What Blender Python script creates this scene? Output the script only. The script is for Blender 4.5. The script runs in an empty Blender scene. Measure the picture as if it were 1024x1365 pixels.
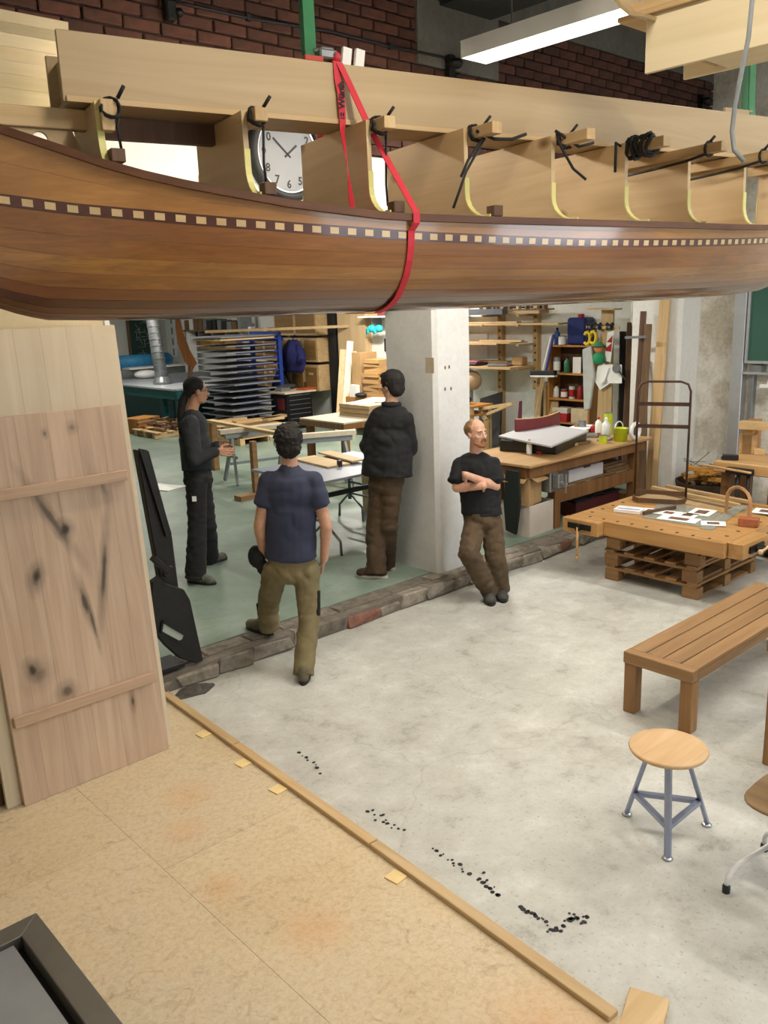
import bpy, bmesh, math, random
import numpy as np
from mathutils import Vector, Matrix, noise
random.seed(7)
S = bpy.context.scene
COL = S.collection
PI = math.pi
# ------------------------------------------------------------------ camera, light, exposure
FPX, PITCH, ROLL, YAW, EYE = 1140.0, math.radians(13.6), math.radians(2.0), math.radians(42), 2.5
def _axes():
    cp, sp = math.cos(PITCH), math.sin(PITCH)
    cx, cy, cz = np.array([1, 0, 0.]), np.array([0, -sp, -cp]), np.array([0, cp, -sp])
    c, s = math.cos(ROLL), math.sin(ROLL)
    A = np.array([c*cx+s*cy, -s*cx+c*cy, cz])
    c, s = math.cos(YAW), math.sin(YAW)
    return A @ np.array([[c, s, 0], [-s, c, 0], [0, 0, 1]]).T
AX = _axes(); CAM = np.array([0, 0, EYE])
cd = bpy.data.cameras.new('camera'); cam = bpy.data.objects.new('camera', cd); COL.objects.link(cam)
cd.sensor_fit = 'HORIZONTAL'; cd.sensor_width = 36; cd.lens = FPX/1024*36; cd.clip_start = .05
cam.matrix_world = Matrix(((AX[0][0], -AX[1][0], -AX[2][0], 0), (AX[0][1], -AX[1][1], -AX[2][1], 0), (AX[0][2], -AX[1][2], -AX[2][2], EYE), (0, 0, 0, 1)))
S.camera = cam
# points of the photograph traced back onto real planes of the workshop (survey helpers)
def ray(x, y): return np.array([(x-512)/FPX, (y-682.5)/FPX, 1.]) @ AX
def gz(x, y, z=0): d = ray(x, y); return Vector(CAM+d*((z-EYE)/d[2]))
def gX(x, y, X): d = ray(x, y); return Vector(CAM+d*(X/d[0]))
def gY(x, y, Y): d = ray(x, y); return Vector(CAM+d*(Y/d[1]))
FWD = Vector((math.sin(YAW), math.cos(YAW), 0)); RGT = Vector((math.cos(YAW), -math.sin(YAW), 0)); UP = Vector((0, 0, 1))
def gd(x, y, dist): d = ray(x, y); return Vector(CAM+d*(dist/(d[0]*FWD.x+d[1]*FWD.y)))

w = bpy.data.worlds.new('world'); S.world = w; w.use_nodes = True
bg = w.node_tree.nodes['Background']; bg.inputs[0].default_value = (.72, .84, 1, 1); bg.inputs[1].default_value = .3
S.view_settings.view_transform = 'Standard'; S.view_settings.look = 'None'; S.view_settings.gamma = 1
S.view_settings.use_curve_mapping = False
S.view_settings.exposure = 0.12
WARM, NEUT, COOL = (1, .80, .56), (1, .93, .83), (.80, .90, 1)
def area(name, loc, target, size, sizey, power, col):
    l = bpy.data.lights.new(name, 'AREA'); l.shape = 'RECTANGLE'; l.size = size; l.size_y = sizey; l.energy = power; l.color = col
    o = bpy.data.objects.new(name, l); COL.objects.link(o); o.location = loc
    o.rotation_euler = (Vector(target)-Vector(loc)).to_track_quat('-Z', 'Y').to_euler(); o['kind'] = 'helper'
    return o
# daylight through the windows behind and to the right of the photographer
area('window_light', (6.6, -3.9, 2.7), (6.0, 2.5, 0.6), 2.6, 1.9, 100, COOL)
area('window_light', (3.0, -3.9, 2.7), (3.6, 2.5, 0.4), 2.2, 1.9, 45, COOL)

# ------------------------------------------------------------------ helpers
MW = {}
def lin(c):
    if isinstance(c, str): c = [int(c[i:i+2], 16)/255 for i in (0, 2, 4)]
    return tuple((x/12.92 if x <= .04045 else ((x+.055)/1.055)**2.4) for x in c)+(1,)
class G:
    def __init__(s): s.v = []; s.f = []
    def add(s, vs, fs):
        o = len(s.v); s.v += [Vector(p) for p in vs]; s.f += [tuple(i+o for i in f) for f in fs]; return s
    def frame(s, c, ax, half):
        c = Vector(c); x, y, z = [Vector(a)*h for a, h in zip(ax, half)]
        vs = [c+i*x+j*y+k*z for k in (-1, 1) for j in (-1, 1) for i in (-1, 1)]
        return s.add(vs, [(0, 2, 3, 1), (4, 5, 7, 6), (0, 1, 5, 4), (2, 6, 7, 3), (0, 4, 6, 2), (1, 3, 7, 5)])
    def box(s, c, size, rz=0):
        a, b = math.cos(rz), math.sin(rz)
        return s.frame(c, ((a, b, 0), (-b, a, 0), (0, 0, 1)), [k/2 for k in size])
    def lo(s, a, b):
        a = Vector(a); b = Vector(b); return s.box((a+b)/2, [abs(k) for k in b-a])
    def bar(s, a, b, wd, ht, up=(0, 0, 1)):
        a = Vector(a); b = Vector(b); x = (b-a).normalized(); up = Vector(up)
        if abs(x.dot(up)) > .98: up = Vector((1, 0, 0)) if abs(x.x) < .9 else Vector((0, 1, 0))
        y = up.cross(x).normalized(); z = x.cross(y)
        return s.frame((a+b)/2, (x, y, z), ((b-a).length/2, wd/2, ht/2))
    def prism(s, pts, off):
        n = len(pts); off = Vector(off); P = [Vector(p) for p in pts]
        return s.add(P+[p+off for p in P], [tuple(range(n-1, -1, -1)), tuple(range(n, 2*n))]+[(i, (i+1) % n, n+(i+1) % n, n+i) for i in range(n)])
    def tube(s, pts, r, n=8, closed=False):
        P = [Vector(p) for p in pts]; m = len(P); rr = r if isinstance(r, (list, tuple)) else [r]*m
        vs = []; prev = None
        for i, p in enumerate(P):
            if closed: t = (P[(i+1) % m]-P[i-1]).normalized()
            else: t = (P[min(i+1, m-1)]-P[max(i-1, 0)]).normalized()
            if prev is None:
                u = t.orthogonal().normalized()
            else:
                u = prev-t*prev.dot(t); u = u.normalized() if u.length > 1e-6 else t.orthogonal().normalized()
            prev = u; q = t.cross(u)
            vs += [p+rr[i]*(math.cos(2*PI*k/n)*u+math.sin(2*PI*k/n)*q) for k in range(n)]
        fs = []
        for i in range(m if closed else m-1):
            j = (i+1) % m
            fs += [(i*n+k, i*n+(k+1) % n, j*n+(k+1) % n, j*n+k) for k in range(n)]
        if not closed: fs += [tuple(range(n-1, -1, -1)), tuple((m-1)*n+k for k in range(n))]
        return s.add(vs, fs)
    def lathe(s, c, prof, n=16, ax=None, caps=True):
        c = Vector(c); x, y, z = ax or (Vector((1, 0, 0)), Vector((0, 1, 0)), UP)
        vs = []
        for r, h in prof: vs += [c+z*h+r*(math.cos(2*PI*k/n)*x+math.sin(2*PI*k/n)*y) for k in range(n)]
        m = len(prof); fs = []
        for i in range(m-1): fs += [(i*n+k, i*n+(k+1) % n, (i+1)*n+(k+1) % n, (i+1)*n+k) for k in range(n)]
        if caps: fs += [tuple(range(n-1, -1, -1)), tuple((m-1)*n+k for k in range(n))]
        return s.add(vs, fs)
    def cyl(s, a, b, r, n=12, r2=None): return s.tube([a, b], [r, r if r2 is None else r2], n)
    def blob(s, c, rad, ax=None, n=12):
        c = Vector(c); x, y, z = ax or (Vector((1, 0, 0)), Vector((0, 1, 0)), UP)
        if not isinstance(rad, (tuple, list)): rad = (rad,)*3
        m = n//2; vs = [c-z*rad[2]]
        for i in range(1, m):
            a = -PI/2+PI*i/m
            vs += [c+z*rad[2]*math.sin(a)+math.cos(a)*(x*rad[0]*math.cos(2*PI*k/n)+y*rad[1]*math.sin(2*PI*k/n)) for k in range(n)]
        vs.append(c+z*rad[2]); top = len(vs)-1
        fs = [(0, 1+(k+1) % n, 1+k) for k in range(n)]
        for i in range(m-2): fs += [(1+i*n+k, 1+i*n+(k+1) % n, 1+(i+1)*n+(k+1) % n, 1+(i+1)*n+k) for k in range(n)]
        b = 1+(m-2)*n
        fs += [(b+k, b+(k+1) % n, top) for k in range(n)]
        return s.add(vs, fs)
    def cap(s, a, b, ra, rb=None, n=12):
        rb = ra if rb is None else rb; a = Vector(a); b = Vector(b)
        s.blob(a, ra, n=n); s.blob(b, rb, n=n)
        if (b-a).length > 1e-5: s.tube([a, b], [ra, rb], n)
        return s
    def chain(s, pts, rs, n=12):
        for i in range(len(pts)-1): s.cap(pts[i], pts[i+1], rs[i], rs[i+1], n)
        return s
    def ribbon(s, pts, wd, th=.002):
        """flat band through pts; wd = list of half-width vectors"""
        P = [Vector(p) for p in pts]; m = len(P); W = wd if isinstance(wd, list) else [Vector(wd)]*m; vs = []
        for i, p in enumerate(P):
            t = (P[min(i+1, m-1)]-P[max(i-1, 0)]).normalized(); nn = t.cross(Vector(W[i])).normalized()*th/2
            vs += [p-W[i]-nn, p+W[i]-nn, p+W[i]+nn, p-W[i]+nn]
        fs = [(3, 2, 1, 0), tuple((m-1)*4+k for k in range(4))]
        for i in range(m-1): fs += [(i*4+k, i*4+(k+1) % 4, i*4+4+(k+1) % 4, i*4+4+k) for k in range(4)]
        return s.add(vs, fs)
    def build(s, name, mat, parent=None, smooth=False, bevel=0, local=False, xf=None):
        vs = s.v
        if xf is not None: vs = [xf @ v for v in vs]
        M = MW.get(parent.name) if parent else None
        if M is not None and not local:
            I = M.inverted(); vs = [I @ v for v in vs]
        o0 = None
        if parent is None and not local:
            lo = [min(v[i] for v in vs) for i in range(3)]; hi = [max(v[i] for v in vs) for i in range(3)]
            o0 = Vector(((lo[0]+hi[0])/2, (lo[1]+hi[1])/2, lo[2])); vs = [v-o0 for v in vs]
        me = bpy.data.meshes.new(name); me.from_pydata([tuple(v) for v in vs], [], s.f); me.update()
        if bevel or True:
            bm = bmesh.new(); bm.from_mesh(me)
            if bevel:
                es = [e for e in bm.edges if len(e.link_faces) == 2 and e.calc_face_angle(0) > .6]
                bmesh.ops.bevel(bm, geom=es, offset=bevel, segments=1, affect='EDGES', clamp_overlap=True)
            bmesh.ops.recalc_face_normals(bm, faces=bm.faces)
            bm.to_mesh(me); bm.free()
        if smooth:
            for p in me.polygons: p.use_smooth = True
        if mat: me.materials.append(mat)
        o = bpy.data.objects.new(name, me); COL.objects.link(o)
        if parent: o.parent = parent
        if o0 is not None: o.location = o0
        MW[o.name] = M if M is not None else Matrix.Translation(o0 if o0 is not None else (0, 0, 0))
        return o
def tag(o, label=None, cat=None, group=None, kind=None):
    if label: o['label'] = label
    if cat: o['category'] = cat
    if group: o['group'] = group
    if kind: o['kind'] = kind
    return o
def thing(name, label, cat, loc=(0, 0, 0), rz=0, group=None, mat=None):
    o = bpy.data.objects.new(name, None); COL.objects.link(o); o.empty_display_size = .1
    M = mat if mat is not None else Matrix.Translation(Vector(loc)) @ Matrix.Rotation(rz, 4, 'Z')
    o.matrix_world = M; MW[o.name] = M
    return tag(o, label, cat, group)
def struct(name, label, g, mat, **k): return tag(g.build(name, mat, **k), label, None, None, 'structure')
def copy_tree(o, loc, rz=0, label=None, group=None):
    r = o.copy(); COL.objects.link(r); r.matrix_world = Matrix.Translation(Vector(loc)) @ Matrix.Rotation(rz, 4, 'Z')
    if label: r['label'] = label
    if group: r['group'] = group
    def rec(src, dst):
        for ch in [c for c in src.children]:
            c = ch.copy(); COL.objects.link(c); c.parent = dst; rec(ch, c)
    rec(o, r); return r
def share(o, parent, M):
    """another piece with the same mesh, under parent, placed by world matrix M"""
    c = o.copy(); COL.objects.link(c); c.parent = parent
    c.matrix_local = (MW[parent.name].inverted() @ M) if parent and parent.name in MW else M
    return c
ORD = ['first', 'second', 'third', 'fourth', 'fifth', 'sixth', 'seventh', 'eighth', 'ninth', 'tenth', 'eleventh', 'twelfth', 'thirteenth', 'fourteenth']

# ------------------------------------------------------------------ materials
MATS = {}
def nodes(name):
    m = bpy.data.materials.new(name); m.use_nodes = True; nt = m.node_tree
    return m, nt, nt.nodes['Principled BSDF']
def N(nt, t, **k):
    n = nt.nodes.new(t)
    for a, b in k.items(): setattr(n, a, b)
    return n
def ramp(nt, fac, stops):
    r = N(nt, 'ShaderNodeValToRGB'); e = r.color_ramp.elements
    while len(e) < len(stops): e.new(.5)
    for el, (p, c) in zip(e, stops): el.position = p; el.color = c
    nt.links.new(fac, r.inputs[0]); return r.outputs[0]
def noisetex(nt, vec, scale, detail=4, rough=.6, dist=0):
    n = N(nt, 'ShaderNodeTexNoise'); n.inputs['Scale'].default_value = scale; n.inputs['Detail'].default_value = detail
    n.inputs['Roughness'].default_value = rough; n.inputs['Distortion'].default_value = dist
    if vec: nt.links.new(vec, n.inputs['Vector'])
    return n.outputs['Fac']
def mixc(nt, fac, a, b, mode='MIX'):
    m = N(nt, 'ShaderNodeMix', data_type='RGBA', blend_type=mode)
    for sock, val in ((m.inputs[0], fac), (m.inputs[6], a), (m.inputs[7], b)):
        if hasattr(val, 'is_output'): nt.links.new(val, sock)
        else: sock.default_value = val
    return m.outputs[2]
def rnd_value(nt, col, amt):
    oi = N(nt, 'ShaderNodeObjectInfo'); mr = N(nt, 'ShaderNodeMapRange'); hv = N(nt, 'ShaderNodeHueSaturation')
    mr.inputs[3].default_value = 1-amt; mr.inputs[4].default_value = 1+amt
    nt.links.new(oi.outputs['Random'], mr.inputs[0]); nt.links.new(mr.outputs[0], hv.inputs['Value']); nt.links.new(col, hv.inputs['Color'])
    return hv.outputs[0]
def bump(nt, bsdf, fac, strength, dist=.01):
    b = N(nt, 'ShaderNodeBump'); b.inputs['Strength'].default_value = strength; b.inputs['Distance'].default_value = dist
    nt.links.new(fac, b.inputs['Height']); nt.links.new(b.outputs[0], bsdf.inputs['Normal'])
def objco(nt, scale=None, world=False):
    if world:
        out = N(nt, 'ShaderNodeNewGeometry').outputs['Position']
    else: out = N(nt, 'ShaderNodeTexCoord').outputs['Object']
    if scale:
        mp = N(nt, 'ShaderNodeMapping'); mp.inputs['Scale'].default_value = scale; nt.links.new(out, mp.inputs[0]); out = mp.outputs[0]
    return out
def plain(name, c, rough=.6, metal=0, var=.12, scale=9, rnd=0, coat=0, bmp=0):
    if name in MATS: return MATS[name]
    m, nt, b = nodes(name); c = lin(c); d = tuple(x*(1-var) for x in c[:3])+(1,); e = tuple(min(1, x*(1+var)) for x in c[:3])+(1,)
    f = noisetex(nt, objco(nt), scale); col = ramp(nt, f, [(.3, d), (.7, e)])
    if rnd: col = rnd_value(nt, col, rnd)
    nt.links.new(col, b.inputs['Base Color']); b.inputs['Roughness'].default_value = rough; b.inputs['Metallic'].default_value = metal
    if coat: b.inputs['Coat Weight'].default_value = coat; b.inputs['Coat Roughness'].default_value = .08
    if bmp: bump(nt, b, f, bmp)
    MATS[name] = m; return m
def wood(name, c1, c2, axis=0, scale=1, rough=.55, rnd=.08, knots=0, coat=0, world=False):
    if name in MATS: return MATS[name]
    m, nt, b = nodes(name); sc = [22*scale]*3; sc[axis] = 1.3*scale
    v = objco(nt, sc, world)
    oi = N(nt, 'ShaderNodeObjectInfo'); ad = N(nt, 'ShaderNodeVectorMath', operation='ADD'); ml = N(nt, 'ShaderNodeMath', operation='MULTIPLY')
    ml.inputs[1].default_value = 37; nt.links.new(oi.outputs['Random'], ml.inputs[0]); nt.links.new(v, ad.inputs[0]); nt.links.new(ml.outputs[0], ad.inputs[1])
    v = ad.outputs[0]
    f = noisetex(nt, v, 1, 5, .6, .8)
    c1, c2 = lin(c1), lin(c2); col = ramp(nt, f, [(.28, c2), (.5, tuple((p+q)/2 for p, q in zip(c1, c2))), (.72, c1)])
    sc2 = [3*scale]*3; sc2[axis] = .5*scale
    f2 = noisetex(nt, objco(nt, sc2, world), 1, 3)
    col = mixc(nt, ramp(nt, f2, [(.35, (.35, .35, .35, 1)), (.65, (0, 0, 0, 1))]), col, tuple(x*.72 for x in c2[:3])+(1,))
    if knots:
        vo = N(nt, 'ShaderNodeTexVoronoi'); vo.inputs['Scale'].default_value = knots; sc3 = [1]*3; sc3[axis] = .6
        nt.links.new(objco(nt, sc3, world), vo.inputs['Vector'])
        col = mixc(nt, ramp(nt, vo.outputs['Distance'], [(.06, (.85, .85, .85, 1)), (.16, (0, 0, 0, 1))]), col, lin('6a4526'))
    if rnd: col = rnd_value(nt, col, rnd)
    nt.links.new(col, b.inputs['Base Color']); b.inputs['Roughness'].default_value = rough
    if coat: b.inputs['Coat Weight'].default_value = coat; b.inputs['Coat Roughness'].default_value = .12
    bump(nt, b, f, .12, .004)
    MATS[name] = m; return m
def plaster(name, c, stain, amt=.5, scale=1.3, rough=.9, world=True):
    m, nt, b = nodes(name); v = objco(nt, None, world)
    f = noisetex(nt, v, scale, 8, .68, .3); g = noisetex(nt, v, 24, 5)
    col = ramp(nt, f, [(.38, lin(c)), (.62, lin(stain))]); base = mixc(nt, amt, lin(c), col)
    col = mixc(nt, .25, base, ramp(nt, g, [(.35, lin(stain)), (.6, lin(c))]))
    nt.links.new(col, b.inputs['Base Color']); b.inputs['Roughness'].default_value = rough; bump(nt, b, g, .25, .01)
    MATS[name] = m; return m
def emit(name, c, strength):
    m, nt, b = nodes(name); b.inputs['Emission Color'].default_value = lin(c); b.inputs['Emission Strength'].default_value = strength
    b.inputs['Base Color'].default_value = lin(c); MATS[name] = m; return m

PLY = wood('plywood', 'bda680', 'a68d66', 0, .5, .5, .05)
PLYK = wood('spruce_panel', 'd8c096', 'bfa274', 1, .6, .5, .06, knots=5)
OAKR = wood('planed_oak', 'd3ae92', 'b98e72', 2, .8, .6, .04)
MAPLE = wood('maple', 'd9ccb4', 'c5b79e', 2, .5, .55, .03)
PINE = wood('pine', 'd6bb8f', 'bb9a68', 0, .8, .6, .1)
PINEY = wood('pine_upright', 'cfb48a', 'b39262', 2, .8, .6, .1)
PINE_Y = wood('pine_y', 'cfb48a', 'b39262', 1, .8, .6, .1)
PALLET = wood('pallet_wood', 'a98457', '7f5c38', 0, .8, .75, .14)
PALLETY = wood('pallet_wood_y', 'a98457', '7f5c38', 1, .8, .75, .14)
BEECH = wood('beech_bench', 'c49860', 'a0743f', 0, .7, .42, .06)
TEAK = wood('bench_teak', '9f7d54', '7c5c39', 0, .9, .55, .07)
TEAKY = wood('bench_teak_y', 'a37e52', '7f5e39', 1, .9, .55, .07)
TEAKZ = wood('bench_teak_z', 'a27a4c', '7d572f', 2, .9, .55, .07)
DARKW = wood('dark_wood', '6b4a2e', '4a3220', 2, .9, .6, .1)
OLDW = wood('old_wood', '8a6d4b', '63492f', 2, .9, .7, .15)
WBTOP = wood('worktable_top', 'c9a676', 'a98252', 0, .7, .5, .05)
WBLEG = wood('worktable_leg', '8f6438', '6b4623', 2, .9, .6, .08)
ORANGEW = wood('orange_pine', 'c28a48', 'a36c30', 2, .8, .5, .08)
WHITE = plain('white_paint', 'e6e6e2', .55, var=.03)
PAPER = plain('paper', 'efefec', .8, var=.02)
GREYM = plain('grey_metal', '8c9092', .35, .6, .1)
STEEL = plain('bright_steel', 'b9bdc4', .28, .9, .06)
GALV = plain('galvanised_steel', '8e9294', .45, .7, .15)
BLACK = plain('black_matt', '15161a', .65, var=.2)
BLKP = plain('black_plastic', '1a1a1c', .35, var=.1)
IRON = plain('cast_iron', '1b1a18', .5, .4, .3, 14)
BLUE = plain('blue_paint', '1f3d8f', .45)
RED = plain('red_paint', 'a81f22', .45)
DKRED = plain('dark_red', '6e2328', .5)
TEAL = plain('teal_paint', '0f5a60', .45, var=.1)
CARD = plain('cardboard', 'a8875c', .85, var=.08, rnd=.08)
CORD = plain('black_cord', '141416', .7)
RUST = plain('rusty_steel', '4a352a', .55, .5, .25, 20)
# ------------------------------------------------------------------ the setting
def concrete_mat():
    m, nt, b = nodes('concrete'); v = objco(nt, None, True)
    f1 = noisetex(nt, v, 1.0, 12, .66, .25); f2 = noisetex(nt, v, 3.6, 14, .74, .12); f3 = noisetex(nt, v, 45, 4, .7)
    col = ramp(nt, f1, [(.33, lin('a3a29a')), (.5, lin('b7b8b1')), (.68, lin('c5c8c3'))])
    col = mixc(nt, .62, col, ramp(nt, f2, [(.33, lin('7d786d')), (.43, lin('aeada5')), (.55, lin('bdbdb6')), (.66, lin('d0d1cb'))]))
    f4 = noisetex(nt, v, .6, 12, .72, .3); col = mixc(nt, ramp(nt, f4, [(.57, (0, 0, 0, 1)), (.68, (.65, .65, .65, 1))]), col, lin('8d8370'))
    col = mixc(nt, ramp(nt, f3, [(.30, (.6, .6, .6, 1)), (.42, (0, 0, 0, 1))]), col, lin('77705f'))
    vo = N(nt, 'ShaderNodeTexVoronoi'); vo.inputs['Scale'].default_value = 1.7; nt.links.new(v, vo.inputs['Vector'])
    spot = mixc(nt, ramp(nt, vo.outputs['Distance'], [(.05, (.7, .7, .7, 1)), (.085, (0, 0, 0, 1))]), col, lin('6f675c'))
    vc = N(nt, 'ShaderNodeTexVoronoi', feature='DISTANCE_TO_EDGE'); vc.inputs['Scale'].default_value = .55
    ad = N(nt, 'ShaderNodeVectorMath', operation='ADD'); nz = N(nt, 'ShaderNodeTexNoise'); nz.inputs['Scale'].default_value = 3
    nt.links.new(v, nz.inputs['Vector']); sc = N(nt, 'ShaderNodeVectorMath', operation='SCALE'); sc.inputs['Scale'].default_value = .5
    nt.links.new(nz.outputs['Color'], sc.inputs[0]); nt.links.new(v, ad.inputs[0]); nt.links.new(sc.outputs[0], ad.inputs[1]); nt.links.new(ad.outputs[0], vc.inputs['Vector'])
    spot = mixc(nt, ramp(nt, vc.outputs['Distance'], [(0, (.22, .22, .22, 1)), (.005, (0, 0, 0, 1))]), spot, lin('6d6962'))
    nt.links.new(spot, b.inputs['Base Color'])
    r = ramp(nt, f1, [(.3, (.42, .42, .42, 1)), (.7, (.62, .62, .62, 1))]); nt.links.new(r, b.inputs['Roughness'])
    bump(nt, b, f3, .1, .004); return m
CONC = concrete_mat()
def green_mat():
    m, nt, b = nodes('green_floor_paint'); v = objco(nt, None, True)
    f1 = noisetex(nt, v, 1.1, 7, .6, .4); f2 = noisetex(nt, v, 9, 6, .7)
    col = ramp(nt, f1, [(.34, lin('68786a')), (.52, lin('7a8b7e')), (.7, lin('909d90'))])
    col = mixc(nt, ramp(nt, f2, [(.34, (.5, .5, .5, 1)), (.48, (0, 0, 0, 1))]), col, lin('6d766d'))
    nt.links.new(col, b.inputs['Base Color']); b.inputs['Roughness'].default_value = .42; return m
GREENF = green_mat()
def chip_mat():
    m, nt, b = nodes('chipboard'); v = objco(nt, None, True)
    f1 = noisetex(nt, v, 1.3, 6, .62, .3); f2 = noisetex(nt, v, 38, 5, .75, .6); f3 = noisetex(nt, v, 9, 9, .75, 1.2)
    col = ramp(nt, f1, [(.32, lin('bca27a')), (.5, lin('cab795')), (.7, lin('c2b59f'))])
    col = mixc(nt, .5, col, ramp(nt, f2, [(.3, lin('a08762')), (.5, lin('c8b595')), (.7, lin('d6cab2'))]))
    col = mixc(nt, ramp(nt, f3, [(.28, (.65, .65, .65, 1)), (.44, (0, 0, 0, 1))]), col, lin('85714f'))
    for c, r in (((1.72, 3.45, 0), .16), ((1.62, 2.96, 0), .14), ((1.9, 3.72, 0), .2), ((1.75, 2.45, 0), .22), ((2.0, 1.5, 0), .35)):
        d = N(nt, 'ShaderNodeVectorMath', operation='DISTANCE'); nt.links.new(v, d.inputs[0]); d.inputs[1].default_value = c
        md = N(nt, 'ShaderNodeMath', operation='MULTIPLY'); nt.links.new(ramp(nt, d.outputs['Value'], [(r*.1, (.6, .6, .6, 1)), (r*.9, (0, 0, 0, 1))]), md.inputs[0]); nt.links.new(f3, md.inputs[1])
        col = mixc(nt, md.outputs[0], col, lin('c98545'))
    col = rnd_value(nt, col, .035)
    nt.links.new(col, b.inputs['Base Color']); b.inputs['Roughness'].default_value = .6; bump(nt, b, f2, .12, .003); return m
CHIP = chip_mat()
WALLW = plaster('white_wall', 'e4e4df', 'c9c7bf', .4)
PILLARP = plaster('pillar_plaster', 'd6d7d6', 'bfc1c2', .5, 2.2)
STAINP = plaster('stained_plaster', 'e4e2da', 'aea591', 1, 2.4)
CREAM = plaster('cream_wall', 'd6c8a8', 'c9b997', .5)
MORTAR = plaster('mortar', '4a3d34', '33291f', .8, 3)
DKCEIL = plaster('dark_ceiling', '3a3a36', '262622', .6)  # two dark tones mixed in blotches
CONCB = plaster('concrete_band', '6a665c', '4e4a42', .8, 2)
W2 = 11.2          # inner face of the rear room's right wall
YF = 5.12          # front face of the wall with the wide opening
g = G().lo((-1.3, -4.1, -.12), (9.9, 5.0, 0)); fl = struct('floor', 'bare grey concrete floor, stained and cracked', g, CONC)
g = G().lo((-1.3, 5.236, -.12), (11.4, 21.7, .13)); fr = struct('floor_rear', 'worn green painted floor of the rear workshop, one step up', g, GREENF)
g = G().lo((-1.3, -4.1, 5.2), (11.4, 5.8, 5.4)); struct('ceiling', 'dark mottled ceiling high above the concrete floor', g, DKCEIL)
g = G().lo((-1.3, 5.75, 3.5), (11.4, 21.7, 3.6)); struct('ceiling_rear', 'pale ceiling of the rear workshop', g, WALLW)
g = G().lo((9.75, -4.1, 0), (9.95, YF, 5.2)); wr = struct('wall_right', 'stained and flaking white plaster wall beside the green chalkboard', g, STAINP)
g = G().lo((-1.4, -4.1, 0), (-1.2, 5.1, 5.2)); struct('wall_left', 'white wall left of the photographer', g, WALLW)
wb = G()
wb.lo((-1.3, -4.2, 0), (9.9, -4.0, 1.6)); wb.lo((-1.3, -4.2, 3.8), (9.9, -4.0, 5.2))
for a, b2 in ((-1.3, 1.8), (4.2, 5.2), (8.0, 9.9)): wb.lo((a, -4.2, 1.6), (b2, -4.0, 3.8))
wbk = struct('wall_back', 'white wall with two windows behind the photographer', wb, WALLW)
for i, (a, b2) in enumerate(((1.8, 4.2), (5.2, 8.0))):
    g = G()
    for x in np.linspace(a, b2, 4): g.box((x, -4.05, 2.7), (.07, .07, 2.2))
    for z in (1.62, 2.7, 3.78): g.box(((a+b2)/2, -4.05, z), (b2-a, .07, .07))
    struct('window_%d' % (i+1), 'white framed workshop window in the wall behind', g, WHITE)
g = G().lo((W2, 5.12, 0), (W2+.2, 21.7, 3.5)); struct('wall_rear_right', 'whitewashed right wall of the rear workshop behind the shelves', g, WALLW)
g = G().lo((-1.3, 21.5, 0), (11.4, 21.7, 3.5)); struct('wall_rear_back', 'far white wall of the rear workshop', g, WALLW)
g = G().lo((-1.5, 5.1, 0), (-1.3, 21.7, 3.5)); struct('wall_rear_left', 'left wall of the rear workshop', g, WALLW)
g = G().lo((9.75, 5.12, .13), (11.3, 5.3, 3.5)); struct('wall_rear_front', 'back of the front wall right of the opening', g, WALLW)
# wall above the opening: plaster below, bricks above
g = G().lo((-1.3, YF+.02, 2.85), (9.75, 5.75, 5.2)); wf = struct('wall_front', 'brick wall above the wide opening, white plaster on its lower part', g, MORTAR)
g = G().lo((-1.3, YF, 2.84), (9.749, YF+.03, 3.585)); g.build('plaster_band', WALLW, wf)
g = G().lo((-1.3, YF-.01, 4.77), (9.749, YF+.03, 5.2)); g.build('concrete_band', CONCB, wf)
g = G().lo((-1.3, YF, 0), (2.2, 5.75, 2.85)); struct('wall_pier', 'wall pier left of the opening', g, CREAM)
BRICK = plain('brick_red', '4b2c21', .9, var=.35, scale=14, rnd=.3, bmp=.3)
bmesh_src = None; loose = G(); rr = random.Random(3); nb = 0
for row in range(15):
    z = 3.6+row*.078
    x = -1.2 + (.125 if row % 2 else 0)
    while x < 9.7:
        L = min(.238, 9.745-x); single = row >= 6 and x > 1.7 and nb < 300 and L > .237
        c = (x+L/2, YF+.012+rr.uniform(-.006, .006), z+.033)
        if single:
            if bmesh_src is None:
                bmesh_src = G().box((0, 0, 0), (L, .05, .066)).build('brick', BRICK, wf, bevel=.006, local=True)
                bmesh_src.matrix_local = MW[wf.name].inverted() @ Matrix.Translation(c)
            else: share(bmesh_src, wf, Matrix.Translation(c) @ Matrix.Rotation(rr.uniform(-.012, .012), 4, 'Y'))
            nb += 1
        else: loose.box(c, (L, .05, .066))
        x += .25
tag(loose.build('brickwork', BRICK, wf), kind='stuff')
# conduit and junction boxes on the brickwork
P = [gY(x, y, YF-.03) for x, y in ((230, 2), (330, 24), (440, 42), (520, 62), (590, 76), (600, 84))]
t = thing('conduit', 'thin dark cable conduit sagging across the brick wall above the beam', 'cable', P[0])
G().tube(P, .01, 8).build('pipe', BLACK, t, smooth=True)
g = G()
for x, y in ((330, 24), (520, 62)): p = gY(x, y, YF-.02); g.box(p, (.03, .04, .04))
g.build('clip', BLACK, t)
for i, ((x, y), lb) in enumerate((((600, 92), 'black iron wall anchor below the girder end'), ((936, 140), 'small black iron wall anchor at the right end of the brick wall'), ((225, 4), 'black iron wall anchor at the top left of the brick wall'))):
    p = gY(x, y, YF-.05); t = thing('wall_anchor', lb, 'anchor', p)
    G().box(p, (.07, .07, .2)).build('bracket', IRON, t, bevel=.01)
    G().lathe(p+Vector((0, -.05, .03)), [(.05, -.03), (.07, 0), (.05, .03)], 12).build('insulator', IRON, t, smooth=True)
    G().lathe(p+Vector((.05, -.03, -.05)), [(.02, -.02), (.03, 0), (.02, .02)], 10).build('knob', IRON, t, smooth=True)
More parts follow.
